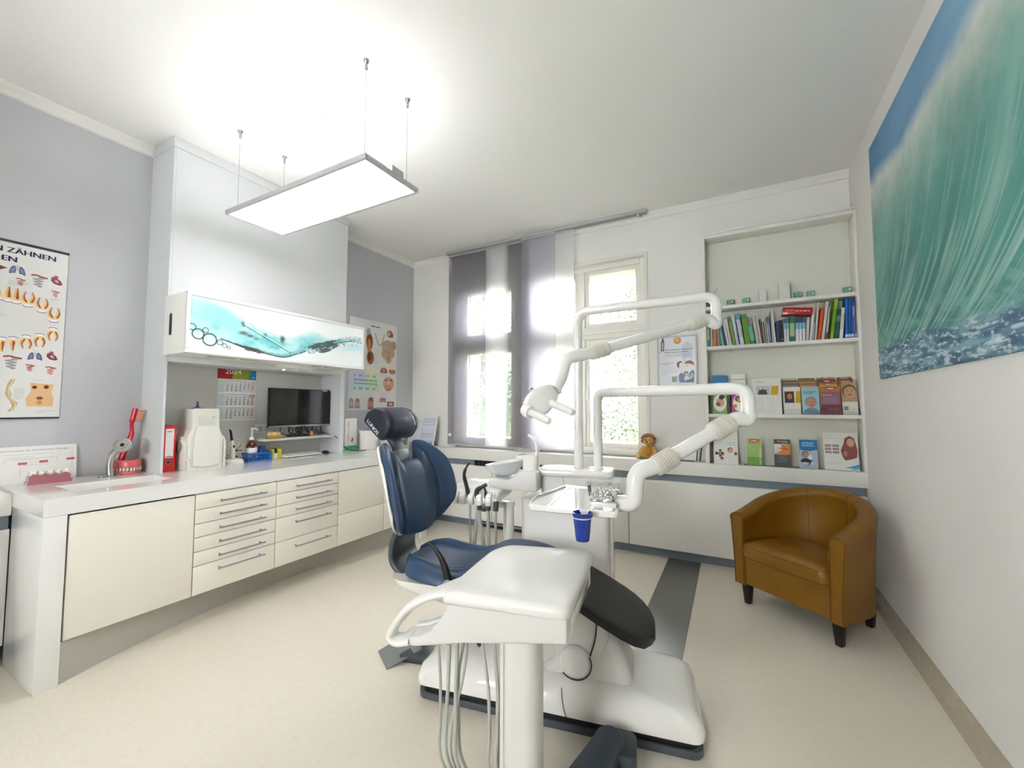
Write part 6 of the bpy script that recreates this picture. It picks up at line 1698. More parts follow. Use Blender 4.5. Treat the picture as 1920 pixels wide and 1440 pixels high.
for s in (-.045, .115): b.tube([un(s, .3985, .81), un(s, .3985, .932)], .0012, M_DGREY, 6)
obj('seam', b, U_)
# bowl arm, bowl, hub and filler
b = MB(); b.prism([un(s, .30, z) for s, z in ((-.475, .868), (-.49, .895), (-.478, .921), (-.36, .917), (-.325, .935), (-.295, .968), (-.185, .968), (-.185, .850), (-.40, .855))], CV * .20, M_UNITG)
obj('bowl_arm', b, U_, bevel=.012, seg=3)
bo = un(-.40, .40, .925)
bx = (V(0, 0, 1) * 1.0 - CU * .16).normalized()
b = MB().lathe([(.001, 0), (.035, .0), (.065, .010), (.100, .040), (.122, .080), (.125, .084), (.119, .082), (.096, .044), (.062, .016), (.03, .008), (.001, .007)], bo, mat('opal_bowl', '#eef1f2', .08, trans=.15, coat=.7), 48, axis=bx); obj('bowl', b, U_, ang=60)
b = MB(); b.loft([[un(-.245 + a, .40 + c, z) for a, c in rrect(w, .085, .03, 6)] for z, w in ((.965, .10), (1.045, .098), (1.058, .08))], M_UNITW); b.prism([un(s, .37, z) for s, z in ((-.33, 1.042), (-.33, 1.052), (-.27, 1.06), (-.27, 1.03))], CV * .06, M_UNITW)
obj('spout_hub', b, U_, ang=50)
path = smooth([un(-.215, .40, .99), un(-.205, .40, 1.05), un(-.208, .40, 1.11), un(-.225, .40, 1.15), un(-.262, .40, 1.178)], 7)
obj('cup_filler', MB().tube(path, [.014 - .006 * i / len(path) for i in range(len(path))], M_UNITW, 14), U_)

# assistant console on its own post
A_ = thing('assistant_console', 'white assistant console holding suction handpieces on a short post behind the chair', 'dental unit', tuple(un(-.55, .35, 0)), CA)
pv = .42
obj('post', MB().tube([un(-.395, pv, 0.0), un(-.395, pv, .735)], .034, M_UNITW, 24), A_)
obj('post_cap', MB().tube([un(-.395, pv, .735), un(-.395, pv, .765)], .040, M_UNITW, 24), A_, bevel=.004)
b = MB(); b.prism([un(s, v, .728) for s, v in ((-.42, .38), (-.54, .34), (-.56, .37), (-.54, .45), (-.41, .46))], (0, 0, .034), M_UNITG); obj('arm', b, A_, bevel=.008)
obj('swivel', MB().tube([un(-.545, .39, .70), un(-.545, .39, .775)], .022, M_DGREY, 16), A_)
b = MB(); rg = []
for v, z0, z1, s0, s1 in ((.27, .775, .812, -.70, -.425), (.29, .770, .838, -.715, -.42), (.34, .785, .868, -.72, -.405), (.42, .80, .883, -.70, -.39), (.48, .82, .885, -.66, -.38), (.50, .84, .88, -.64, -.39)):
    rg.append([un((s0 + s1) / 2 + a, v, (z0 + z1) / 2 + c) for a, c in rrect(s1 - s0, z1 - z0, .014, 5)])
obj('console_body', b.loft(rg, M_UNITW), A_, ang=50)
for i, s in enumerate((-.685, -.64, -.585, -.53, -.47)):
    q = MB(); q.loft([[un(s + a, v, z + c) for a, c in rrect(w, h_, .010, 4)] for v, z, w, h_ in ((.245, .788, .026, .030), (.25, .79, .036, .052), (.27, .797, .040, .066), (.31, .815, .038, .064))], M_UNITW); obj('holder_cradle', q, A_, ang=50)
pt = []
def hpiece(name, pts, rad, m): return obj(name, MB().tube(smooth([un(*p) for p in pts], 6), rad, m, 12), A_)
hpiece('suction_handpiece', [(-.60, .27, .80), (-.615, .275, .86), (-.635, .28, .93), (-.625, .28, .975), (-.60, .28, 1.01)], [.013]*6 + [.012]*6 + [.010]*6 + [.006]*7, mat('olive_black_plastic', '#2f2e2a', .4))
hpiece('suction_handpiece', [(-.545, .27, .80), (-.55, .275, .845), (-.525, .28, .865), (-.49, .285, .885)], [.014]*6 + [.014]*6 + [.011]*7, MATS['olive_black_plastic'])
hpiece('air_syringe', [(-.49, .27, .80), (-.495, .275, .845), (-.503, .275, .87)], [.009]*6 + [.006]*7, MATS['olive_black_plastic'])
for i, (s, r, s2) in enumerate(((-.593, .007, -.61), (-.545, .013, -.60), (-.535, .013, -.505), (-.478, .011, -.485), (-.43, .008, -.445))):
    obj('hose', MB().tube(smooth([un(s, .275, .785), un(s, .275, .70), un((s + s2) / 2, .30, .55), un(s2, .33, .35), un(s2 + .04, .40, .12), un(-.42 + .01 * i, .42, .06)], 6), r, M_HOSE, 10), A_)
for s in (-.535, -.478, -.43): obj('hose_sleeve', MB().tube([un(s + .004, .275, .79), un(s, .275, .735)], .016, M_DGREY, 12), A_)
for i in range(6): 
    b = MB().box(0, 0, 0, 0, 0, 0, M_STEEL) if False else MB().ball(un(-.452 + (i % 2) * .018, .262 + .006 * (i // 2), .815 + .011 * (i // 2)), .004, mat('pale_blue_key', '#9db8cc', .4), 8); obj('key', b, A_)

# ---------------------------------------------------------------- upper arm with the operating lamp
L_ = thing('operating_lamp', 'white operating lamp on the upper sprung arm with two side handles', 'lamp', tuple(un(.03, .5, .97)), CA)
pA = un(.032, .50, .972)
pB = V(pA.x, pA.y, 1.945)
pC = V(-.095, 2.545, 1.945 + .02)
pD = V(-.090, 2.545, 1.835)
M_ARM = mat('arm_white_lacquer', '#e8e7e2', .22, coat=.5)
rp = .0278
obj('post', MB().tube([pA, pA + V(0, 0, .6022)], rp, M_ARM, 28), L_)
obj('post_collar', MB().tube([pA + V(0, 0, .0), pA + V(0, 0, .012)], rp + .006, M_ARM, 28), L_)
obj('swing_arm', MB().tube(bend([pA + V(0, 0, .6026), pB, pC, pD + V(-.01, -.01, -.02)], .085, 10), rp, M_ARM, 28), L_)
def sprung(parent, a, c, r, name='spring_arm'):
    """oval tube with ribbed sleeves at both ends"""
    a = Vector(a); c = Vector(c); d = (c - a)
    obj(name, MB().tube([a + d * .04, a + d * .08, c - d * .08, c - d * .04], [r * .9, r, r, r * .9], M_ARM, 28, sq=.82), parent)
    for p0, p1 in ((a + d * .0, a + d * (.105 / d.length * 1.0)), (c - d * (.105 / d.length), c - d * .0)):
        pts = []; rad = []
        n = 9
        for k in range(n * 4 + 1):
            t = k / (n * 4); pts.append(p0 + (p1 - p0) * t); rad.append(r * (1.34 + .10 * (1 if k % 4 in (1, 2) else -1)) * (1 - .12 * abs(2 * t - 1) ** 6))
        obj('ribbed_sleeve', MB().tube(pts, rad, mat('ivory_bellows', '#d6d3c8', .55), 28), parent, ang=60)
sA = V(-.165, 2.485, 1.822); sB = V(-.645, 1.99, 1.615)
obj('elbow', MB().tube(bend([pD + V(-.006, -.006, .0), pD + V(-.012, -.012, -.035), sA + V(.02, .02, .012), sA], .05, 8), .032, M_ARM, 28), L_)
sprung(L_, sA, sB, .0265)
J = V(-.735, 1.885, 1.585)
obj('joint', MB().tube(bend([sB + V(.01, .01, .005), J, V(-.745, 1.872, 1.50), V(-.77, 1.835, 1.435)], .075, 12), .031, M_ARM, 28), L_)
# lamp head
LH = V(-.842, 1.755, 1.375)
ld = (V(-.842, 1.755, 1.355) - V(-.765, 1.84, 1.44)).normalized()
sd = CV * .55 + CU * .83; sd = (sd - ld * sd.dot(ld)).normalized(); nd = ld.cross(sd).normalized()
if nd.z > 0: nd = -nd
obj('neck', MB().loft([[V(-.765, 1.842, 1.435) + ld * k + sd * u_ + nd * v__ for u_, v__ in rrect(w, w * .7, .02, 4)] for k, w in ((-.01, .060), (.03, .058), (.07, .075), (.10, .085))], M_ARM), L_, ang=60)
b = MB(); rg = []
HC2 = V(-.812, 1.780, 1.382)
for k, w, h_ in ((-.085, .045, .030), (-.07, .08, .045), (-.03, .115, .055), (.015, .130, .058), (.05, .12, .052), (.080, .09, .044), (.092, .045, .03)):
    rg.append([HC2 + ld * k + sd * u_ + nd * v__ for u_, v__ in rrect(w, h_, h_ * .42, 5)])
hd = obj('lamp_head', b.loft(rg, M_ARM), L_, ang=60)
obj('lamp_lens', MB().loft([[HC2 + ld * a * s_ + sd * c * s_ + nd * q for a, c in rrect(.13, .09, .03, 5)] for q, s_ in ((.026, 1), (.034, .94))], mat('lamp_lens', '#cdd2d4', .08, trans=.4, coat=.6)), hd)
obj('sensor_window', MB().obox(HC2 + ld * .005 - nd * .0 + sd * (-.074) + nd * .005, ld * .012, sd * .003, -nd * .022, M_DGREY), hd)
Rv = V(math.cos(math.radians(28.6)), math.sin(math.radians(28.6)), 0)
for c0, ln, nm in ((HC2 + ld * .085, .15, 'handle'), (HC2 + ld * -.005 + sd * .035 + V(.02, .0, .012), .150, 'handle')):
    dr = (CU * .80 - CV * .55 + V(0, 0, -.30)).normalized()
    obj(nm, MB().tube([c0, c0 + dr * .02, c0 + dr * (ln - .01), c0 + dr * ln], [.020, .019, .017, .013], M_ARM, 18), L_)
obj('handle_disc', MB().lathe([(.001, -.024), (.030, -.022), (.034, 0), (.030, .022), (.001, .024)], HC2 + ld * .085, M_ARM, 24, axis=(CU * .80 - CV * .55 + V(0, 0, -.30))), L_)

# ---------------------------------------------------------------- lower arm with the instrument tray
K_ = thing('tray_arm', 'white lower sprung arm carrying the instrument tray over the chair', 'dental unit', tuple(un(.15, .5, .97)), CA)
qA = un(.150, .50, .972); qB = V(qA.x, qA.y, 1.436); qC = V(.035, 2.085, 1.432); qD = V(.032, 2.07, 1.32)
obj('post', MB().tube([qA, qA + V(0, 0, .3422)], rp, M_ARM, 28), K_)
obj('post_collar', MB().tube([qA, qA + V(0, 0, .012)], rp + .006, M_ARM, 28), K_)
obj('swing_arm', MB().tube(bend([qA + V(0, 0, .3426), qB, qC, qD + V(0, 0, -.02)], .085, 10), rp, M_ARM, 28), K_)
tA = V(-.035, 2.03, 1.285); tB = V(-.318, 1.806, 1.100)
obj('elbow', MB().tube(bend([qD + V(0, 0, .0), qD + V(-.004, -.004, -.022), tA + V(.02, .012, .012), tA], .03, 8), .033, M_ARM, 28), K_)
sprung(K_, tA, tB, .030)
obj('joint', MB().tube(bend([tB + V(.01, .01, .006), V(-.382, 1.755, 1.085), V(-.388, 1.752, .955), V(-.455, 1.775, .945)], .06, 12), .034, M_ARM, 28), K_)
# tray: outline in world, z = .93
trA, trB, trC, trD = V(-.955, 2.10, 0), V(-.81, 1.615, 0), V(-.43, 1.66, 0), V(-.545, 2.135, 0)
def tr(a, c, z):
    """a 0..1 left to right, c 0..1 front to rear"""
    p = (trB * (1 - a) + trC * a) * (1 - c) + (trA * (1 - a) + trD * a) * c
    return V(p.x, p.y, z)
out = []
for i in range(5): a = math.radians(180 + 90 * i / 4); out.append((.07 + .07 * math.cos(a), .06 + .06 * math.sin(a)))
for i in range(5): a = math.radians(270 + 90 * i / 4); out.append((.93 + .07 * math.cos(a), .06 + .06 * math.sin(a)))
for i in range(5): a = math.radians(0 + 90 * i / 4); out.append((.93 + .07 * math.cos(a), .94 + .06 * math.sin(a)))
for i in range(9): t = i / 8; out.append((.30 - .30 * t ** 1.6 * .9, 1.0 - .62 * t ** 1.3))
def insc(k): return [((a - .5) * k + .5, (c - .5) * k + .5) for a, c in out]
b = MB().loft([[tr(a, c, z) for a, c in insc(k)] for z, k in ((.905, .93), (.912, .99), (.930, 1.0), (.935, .99), (.935, .955), (.925, .945))], M_UNITW)
ty = obj('tray', b, K_, ang=50)
b = MB().prism([tr(a, c, .9255) for a, c in ((.30, .08), (.93, .08), (.93, .93), (.40, .93))], (0, 0, .002), mat('tray_insert', '#dcdddd', .06, coat=1)); obj('tray_insert', b, ty)
b = MB().prism([tr(a, c, .9255) for a, c in ((.08, .09), (.20, .08), (.315, .93), (.27, .93), (.16, .68), (.09, .38))], (0, 0, .001), mat('tray_groove', '#a3a29c', .4)); obj('tray_groove', b, ty)
b = MB().prism([tr(a, c, .9255) for a, c in ((.235, .08), (.262, .08), (.372, .93), (.345, .93))], (0, 0, .001), MATS['tray_groove']); obj('tray_groove', b, ty)
# things on the tray
M_CLR = mat_mix('clear_acrylic', '#ffffff', 1, gloss=1.45, rough=.03)
t = thing('cotton_box', 'clear acrylic box full of white cotton pellets on the tray', 'box', tuple(tr(.78, .22, .936)))
bo_ = tr(.70, .10, .9365); bu = (tr(1, 0, 0) - tr(0, 0, 0)).normalized(); bv = (tr(0, 1, 0) - tr(0, 0, 0)); bv = (bv - bu * bv.dot(bu)).normalized()
b = MB(); w_, d_, h_ = .105, .062, .105
b.obox(bo_ - bu * .002 + V(0, 0, -.0), bu * (w_ + .004), bv * d_, V(0, 0, .022), M_UNITW); obj('box_foot', b, t, bevel=.003)
b = MB()
fl = .012
def q4(a0, a1, lo, hi): pass
b.add([bo_ + V(0, 0, .022), bo_ + bu * w_ + V(0, 0, .022), bo_ + bu * (w_ + fl) + V(0, 0, h_), bo_ - bu * fl + V(0, 0, h_)], [(0, 1, 2, 3)], M_CLR)
b.add([bo_ + bv * d_ + V(0, 0, .022), bo_ + bu * w_ + bv * d_ + V(0, 0, .022), bo_ + bu * (w_ + fl) + bv * d_ + V(0, 0, h_), bo_ - bu * fl + bv * d_ + V(0, 0, h_)], [(0, 1, 2, 3)], M_CLR)
b.add([bo_ + V(0, 0, .022), bo_ + bv * d_ + V(0, 0, .022), bo_ + bv * d_ - bu * fl + V(0, 0, h_), bo_ - bu * fl + V(0, 0, h_)], [(0, 1, 2, 3)], M_CLR)
b.add([bo_ + bu * w_ + V(0, 0, .022), bo_ + bu * w_ + bv * d_ + V(0, 0, .022), bo_ + bv * d_ + bu * (w_ + fl) + V(0, 0, h_), bo_ + bu * (w_ + fl) + V(0, 0, h_)], [(0, 1, 2, 3)], M_CLR)
obj('box_walls', b, t)
obj('box_lid', MB().obox(bo_ - bu * (fl + .004) - bv * .003 + V(0, 0, h_), bu * (w_ + 2 * fl + .008), bv * (d_ + .006), V(0, 0, .006), mat_mix('clear_lid', '#f4f6f4', .75, .5)), t)
b = MB(); r_ = random.Random(12)
for i in range(170):
    z = r_.uniform(.03, .078); k = .9
    p = bo_ + bu * r_.uniform(.006, w_ - .006) + bv * r_.uniform(.006, d_ - .006) + V(0, 0, z)
    b.ball(p, r_.uniform(.005, .0075), mat('cotton', '#e9e6e0', .9), 6)
o_ = obj('cotton_pellets', b); tag(o_, 'pile of small white cotton pellets inside the clear acrylic box', 'cotton', kind='stuff')
t = thing('steel_dish', 'small round steel dish at the right edge of the tray', 'dish', tuple(tr(.96, .32, .936)))
b = MB().lathe([(.010, 0), (.012, .018), (.010, .022), (.030, .030), (.041, .045), (.042, .046), (.034, .036), (.012, .027), (.001, .026)], tr(.955, .34, .9355), M_STEEL, 32); obj('dish', b, t)
t = thing('cup_holder', 'clear hanging ring holder at the front edge of the tray', 'holder', tuple(tr(.66, 0, .93)))
cpo = tr(.635, -.065, .830)
ringp = [cpo + V(.036 * math.cos(a), .036 * math.sin(a), .082) for a in np.linspace(0, 2 * PI, 33)]
b = MB().tube(ringp, .003, M_PLASTW, 8); b.tube([cpo + V(.036, 0, .082), cpo + V(.034, 0, .0), cpo + V(.028, 0, -.012)], .0025, M_PLASTW, 8); b.tube([cpo + V(-.036, 0, .082), cpo + V(-.034, 0, .0), cpo + V(-.028, 0, -.012)], .0025, M_PLASTW, 8)
b.tube([cpo + V(.01, .034, .082), tr(.66, .02, .920)], .003, M_PLASTW, 8); b.tube([cpo + V(-.02, .03, .082), tr(.62, .02, .920)], .003, M_PLASTW, 8); obj('holder_ring', b, t)
t = thing('drinking_cup', 'bright cobalt blue plastic cup hanging at the front edge of the tray', 'cup', tuple(cpo))
b = MB(); cup(b, cpo + V(0, 0, -.010), .0255, .040, .112, mat('cobalt_plastic', '#0c3fb0', .16, trans=.3, coat=.4)); obj('cup_body', b, t)

# ---------------------------------------------------------------- dentist's element in front
D_ = thing('dentist_element', 'big white dentist instrument console with side handle and grey hoses in the foreground', 'dental unit', (-.60, 1.24, 0), math.radians(9))
HA = math.radians(8.5); hu = V(math.cos(HA), math.sin(HA), 0); hv = V(-math.sin(HA), math.cos(HA), 0); ho = V(-.455, 1.185, 0)
def hp_(u_, v__, z): return ho + hu * u_ + hv * v__ + V(0, 0, z)
# top slab: outline (u to the left is negative)
olf = [(-.375, -.004), (0.0, .0), (0.012, .02), (-.008, .52), (-.03, .55), (-.40, .50), (-.455, .46), (-.47, .34), (-.455, .17), (-.435, .06)]
def round_poly(pts, r, k=5):
    out = []; n = len(pts)
    for i in range(n):
        p = Vector((*pts[i], 0)); a = Vector((*pts[i - 1], 0)) - p; c = Vector((*pts[(i + 1) % n], 0)) - p
        rr = min(r, a.length * .45, c.length * .45); p0 = p + a.normalized() * rr; p2 = p + c.normalized() * rr
        for j in range(k + 1):
            t = j / k; q = p0 * (1 - t) ** 2 + p * 2 * t * (1 - t) + p2 * t * t; out.append((q.x, q.y))
    return out
top_o = round_poly([(-.44, .0), (0.0, .0), (-.012, .555), (-.385, .50), (-.425, .42), (-.43, .22)], .05, 6)
cxm = sum(p[0] for p in top_o) / len(top_o); cym = sum(p[1] for p in top_o) / len(top_o)
def scl(k): return [((a - cxm) * k + cxm, (c - cym) * k + cym) for a, c in top_o]
def drop(u_, v__): 
    """the surface falls away towards the left front, into the handle"""
    q = max(0, (-u_ - .30) / .13); w = max(0, min(1, 1 - v__ / .30)); return .020 * q * q * (.35 + .65 * w)
rg = []
for z, k in ((.712, .965), (.716, .99), (.728, 1.0), (.742, .997), (.750, .975), (.754, .93), (.755, .80), (.756, .5), (.756, .1)):
    rg.append([hp_(a, c, z - drop(a, c) * (1 if z > .72 else .9)) for a, c in scl(k)])
obj('console_top', MB().loft(rg, M_CONS), D_, ang=60)
fp = [(-.012, .640), (-.012, .716), (-.365, .716), (-.385, .712), (-.405, .700), (-.425, .672), (-.450, .632), (-.485, .596), (-.530, .572), (-.590, .556), (-.618, .540), (-.605, .528), (-.54, .536), (-.45, .556), (-.36, .580), (-.20, .608)]
b = MB(); b.prism([hp_(u_, .020, z) for u_, z in fp], hv * .10, M_UNITG); obj('console_front', b, D_, bevel=.008, seg=3)
b = MB(); b.prism([hp_(u_, .119, z) for u_, z in ((-.018, .640), (-.018, .716), (-.385, .716), (-.385, .60), (-.20, .612))], hv * .36, M_UNITG); obj('console_body', b, D_, bevel=.006)
b = MB(); b.prism([hp_(-.013, v__, z) for v__, z in ((.06, .655), (.34, .655), (.40, .70), (.06, .70))], hu * .004, M_UNITW); obj('side_panel', b, D_, bevel=.002)
# looped side handle: the top's left front corner runs down and round into the body
hpts = [(-.34, .730, .010, .140, .150), (-.40, .727, .014, .115, .122), (-.450, .718, .016, .070, .078), (-.51, .696, .016, .040, .046), (-.560, .664, .015, .030, .034), (-.600, .622, .014, .028, .032), (-.630, .578, .014, .028, .032), (-.638, .548, .016, .030, .034), (-.612, .536, .018, .034, .040), (-.56, .548, .018, .040, .050)]
hsm = smooth([(a, z, 0) for a, z, *_ in hpts], 6); hpr = smooth([(a, c, d) for _, _, a, c, d in hpts], 6)
rg = []
for i_, (p, q) in enumerate(zip(hsm, hpr)):
    a = hsm[max(0, i_ - 1)]; c = hsm[min(len(hsm) - 1, i_ + 1)]; tx, tz = (c.x - a.x), (c.y - a.y); L = math.hypot(tx, tz); nx, nz = -tz / L, tx / L
    rg.append([hp_(p.x + nx * q.x * math.cos(w), q.z + q.y * math.sin(w), p.y + nz * q.x * math.cos(w)) for w in [2 * PI * k / 20 for k in range(20)]])
obj('handle', MB().loft(rg, M_CONS), D_, ang=60)
b = MB(); b.prism([hp_(u_, .10, z) for u_, z in [(-.37, .722), (-.405, .705), (-.435, .655), (-.475, .605), (-.54, .572), (-.60, .556), (-.56, .545), (-.44, .57), (-.36, .60)]], hv * .06, M_UNITW); obj('handle_cheek', b, D_, bevel=.008, seg=3)
# gauge cluster seen through the handle
for k, (u_, z) in enumerate(((-.43, .735), (-.415, .745))): obj('connector', MB().tube([hp_(u_ - .03, .17, z - .065), hp_(u_ - .005, .17, z - .035)], .010, M_STEEL if k == 0 else mat('copper_brown', '#7d4a36', .4, metal=.4), 12), D_)
# column
co = hp_(-.175, .10, 0)
rg = []
for z in (0.0, .624):
    rg.append([co + hu * a + hv * c + V(0, 0, z) for a, c in rrect(.122, .115, .045, 8)])
obj('column', MB().loft(rg, M_UNITG), D_, ang=50)
obj('column_edge', MB().obox(co + hu * -.071 + hv * -.035, hu * .014, hv * .05, V(0, 0, .622), M_UNITG), D_, bevel=.003)
obj('column_foot', MB().loft([[co + hu * a + hv * c + V(0, 0, z) for a, c in rrect(w, w * .9, .08, 8)] for z, w in ((0, .34), (.03, .34), (.05, .28))], M_UNITG), D_, ang=50)
# hoses
r_ = random.Random(2)
hs_ = [(-.335, .06, .0052), (-.295, .05, .0060), (-.262, .055, .0065), (-.245, .05, .0052), (-.24, .09, .0052), (-.20 - .005, .02, .0), (0, 0, 0)]
HX = [(-.485, .070, -.470, .0052), (-.440, .075, -.448, .0062), (-.402, .070, -.408, .0066), (-.384, .075, -.430, .0050), (-.376, .09, -.400, .0050), (-.318, .075, -.290, .0055), (-.275, .075, -.262, .0062), (-.252, .085, -.256, .0056)]
for i, (u0, v0, u1, r) in enumerate(HX):
    bow = (.010, .006, .001, .016, -.012, .012, .010, .004)[i]
    pts = smooth([hp_(u0, v0, .600), hp_(u0 + bow, v0 - .004, .54), hp_(u0 * .5 + u1 * .5 + bow * 1.4, v0 - .006, .42), hp_(u1 + bow * .4, v0, .28), hp_(u1, v0 + .01, .16), hp_(u1 + .05, v0 + .03, .075), hp_(-.215 + .004 * i, .10, .045)], 7)
    obj('hose', MB().tube(pts, r, M_HOSE, 10), D_)
obj('hose_boot', MB().tube([hp_(-.340, .072, .600), hp_(-.333, .071, .580), hp_(-.318, .074, .555)], [.009, .010, .0085], mat('brown_black_boot', '#2a211e', .4), 12), D_)
obj('hose_strip', MB().obox(hp_(-.50, .06, .542), hu * .07, hv * .02, V(0, 0, .008), MATS['copper_brown']), D_)

# foot control
t = thing('foot_control', 'dark slate foot control on the floor in front of the base', 'foot pedal', (-.50, 1.55, 0))
M_FC = mat('slate_foot_control', '#3b424a', .42)
b = MB(); fc = V(-.462, 1.612, 0); fdir = V(-.16, -1, 0).normalized(); fs = V(-fdir.y, fdir.x, 0)
rg = []
for z, k in ((0, 1.0), (.10, 1.0), (.118, .93), (.124, .80)):
    ring = []
    for i in range(15):
        a = -PI / 2 + PI * i / 14; ring.append(fc - fdir * (.052 * math.cos(a)) * k + fs * (.052 * math.sin(a)) * k + V(0, 0, z))
    ring += [fc + fdir * .03 + fs * .050 * k + V(0, 0, z), fc + fdir * .30 + fs * .075 * k + V(0, 0, z * .75), fc + fdir * .30 - fs * .075 * k + V(0, 0, z * .75), fc + fdir * .03 - fs * .050 * k + V(0, 0, z)]
    rg.append(ring)
obj('pedal_arm', MB().loft(rg, M_FC), t, ang=40)
b = MB().loft([[V(-.432, 1.628, 0) + CU * a + CV * c + V(0, 0, z) for a, c in rrect(.13, .13, .03, 6)] for z in (0, .085, .095)], M_FC); obj('pedal_block', b, t, bevel=.003)
# ---------------------------------------------------------------- floor duct plate
b = MB(); b.add([(-.60, 3.955 + .06, .003), (-.335, 4.01, .003), (-.305, 2.42, .003), (-.47, 2.42, .003)] if False else [(-.592, 4.02, .0032), (-.33, 4.02, .0032), (-.30, 2.20, .0032), (-.575, 2.20, .0032)], [(0, 1, 2, 3)], mat('brushed_duct_plate', '#8a8b8a', .34, metal=.85, bump=.15, bscale=30, vstretch=(1, 40, 1)))
b2 = MB().prism([(-.592, 4.02, .0), (-.33, 4.02, .0), (-.30, 2.20, .0), (-.575, 2.20, .0)], (0, 0, .003), MATS['brushed_duct_plate'])
tag(obj('floor_duct', b2), 'brushed steel duct strip on the floor from the chair base to the bench', 'floor plate')
# ================================================================= ARMCHAIR
AY = math.radians(-37.7)
T_ = thing('armchair', 'mustard brown leather tub armchair with dark wooden legs in the right corner', 'armchair', (.385, 3.385, 0), AY)
M_LEA = mat('mustard_leather', '#80560f', .38, coat=.1, bump=.12, bscale=260, var=.10, vscale=6)
M_PIPE = mat('dark_leather_piping', '#5e3a0a', .5)
M_LEG = mat('black_brown_wood', '#1d1513', .35)
def lob(name, mb, parent, **k): return obj(name, mb, parent, local=True, **k)
W2, D0, D1 = .352, -.29, .30            # half width, front y, back y
def upath(t):
    """t 0..1 along the U from the left arm front, round the back, to the right arm front -> (x, y, outward normal)"""
    r = .30; xin = W2 - .055
    L1 = (D1 - .055 - r) - D0; LA = PI / 2 * r; LB_ = 2 * (xin - r) if xin > r else 0; tot = 2 * L1 + 2 * LA + LB_
    s = t * tot
    if s <= L1: return (-xin, D0 + s, -1, 0)
    s -= L1
    if s <= LA: a = s / r; return (-xin + r - r * math.cos(a), D1 - .055 - r + r * math.sin(a), -math.cos(a), math.sin(a))
    s -= LA
    if s <= LB_: return (-xin + r + s, D1 - .055, 0, 1)
    s -= LB_
    if s <= LA: a = s / r; return (xin - r + r * math.sin(a), D1 - .055 - r + r * math.cos(a), math.sin(a), math.cos(a))
    s -= LA
    return (xin, D1 - .055 - r - s, 1, 0)
def armchair_shell():
    rings = []; N = 64
    for i in range(N + 1):
        t = i / N; x, y, nx, ny = upath(t)
        k = math.sin(PI * t); h = .615 + .175 * (k ** 1.25)
        prof = []
        z0 = .135
        # outer side (bottom to top), rounded roll, inner side down
        fl = .030
        for z in np.linspace(z0, h - .045, 7):
            f = (z - z0) / (h - z0); prof.append((.040 + fl * f ** 1.6, z))
        for a in np.linspace(0, PI, 9):
            prof.append((.040 + fl - .052 + .052 * math.cos(a) * (1), h - .045 + .045 * math.sin(a)))
        for z in np.linspace(h - .06, z0, 6):
            f = (z - z0) / (h - z0); prof.append((-.034 * 1 + (fl * f - .0) * .3 - .0, z))
        rings.append([(x + nx * p, y + ny * p, z) for p, z in prof])
    return MB().loft(rings, M_LEA)
sh = lob('back_and_arms', armchair_shell(), T_, bevel=.006, ang=60)
# piping round the arm fronts and the back seams
for sgn in (-1, 1):
    t = 0 if sgn < 0 else 1; x, y, nx, ny = upath(t); h = .615; fl = .03; z0 = .14; pr = []
    for z in np.linspace(z0, h - .045, 7): f = (z - z0) / (h - z0); pr.append((.040 + fl * f ** 1.6 - .006, z))
    for a in np.linspace(0, PI, 9): pr.append((.040 + fl - .052 + .047 * math.cos(a), h - .045 + .041 * math.sin(a)))
    for z in np.linspace(h - .06, z0, 5): f = (z - z0) / (h - z0); pr.append((-.028 + fl * f * .3, z))
    lob('piping', MB().tube([(x + nx * p, D0 - .001, z) for p, z in pr], .0028, M_PIPE, 6), T_)
for t in (.40, .60):
    x, y, nx, ny = upath(t); k = math.sin(PI * t); h = .615 + .175 * k ** 1.25
    lob('seam', MB().tube([(x + nx * p, y + ny * p, z) for p, z in [(-.035 + .009 * ((z - .45) / .3), z) for z in np.linspace(.42, h - .06, 5)] + [(.018 + .0535 * math.cos(a), h - .045 + .0465 * math.sin(a)) for a in np.linspace(PI, 0, 7)]], .0016, M_PIPE, 6), T_)
x = W2 - .085
lob('front_panel', MB().box(-x - .03, x + .03, D0 + .012, D0 + .06, .14, .36, M_LEA), T_, bevel=.008)
lob('bottom', MB().box(-x - .0, x + .0, D0 + .03, D1 - .20, .136, .30, M_BLACK), T_)
rg = []
def cush(k, dz):
    pts = []
    for a, c in rrect(2 * x - .0, .44, .05, 5): pts.append((a * k, D0 - .028 + .22 + c * (k if c > 0 else k), dz))
    return pts
rg = [cush(.97, .318), cush(1.0, .332), cush(1.006, .37), cush(1.0, .408), cush(.96, .427), cush(.75, .440), cush(.4, .446), cush(.05, .447)]
se = lob('seat_cushion', MB().loft(rg, M_LEA), T_, ang=60)
for z in (.334, .407):
    lob('piping', MB().tube([(p[0] * 1.004, p[1], z) for p in cush(1.004, z)] + [(cush(1.004, z)[0][0] * 1.004, cush(1.004, z)[0][1], z)], .0025, M_PIPE, 6), se)
for sx in (-1, 1):
    for y in (D0 + .055, D1 - .13):
        lx = sx * (W2 - .07) if y < 0 else sx * (W2 - .12)
        lob('leg', MB().loft([[(lx + a, y + c, z) for a, c in ((-w, -w), (w, -w), (w, w), (-w, w))] for z, w in ((0, .017), (.14, .027))], M_LEG), T_, bevel=.002)

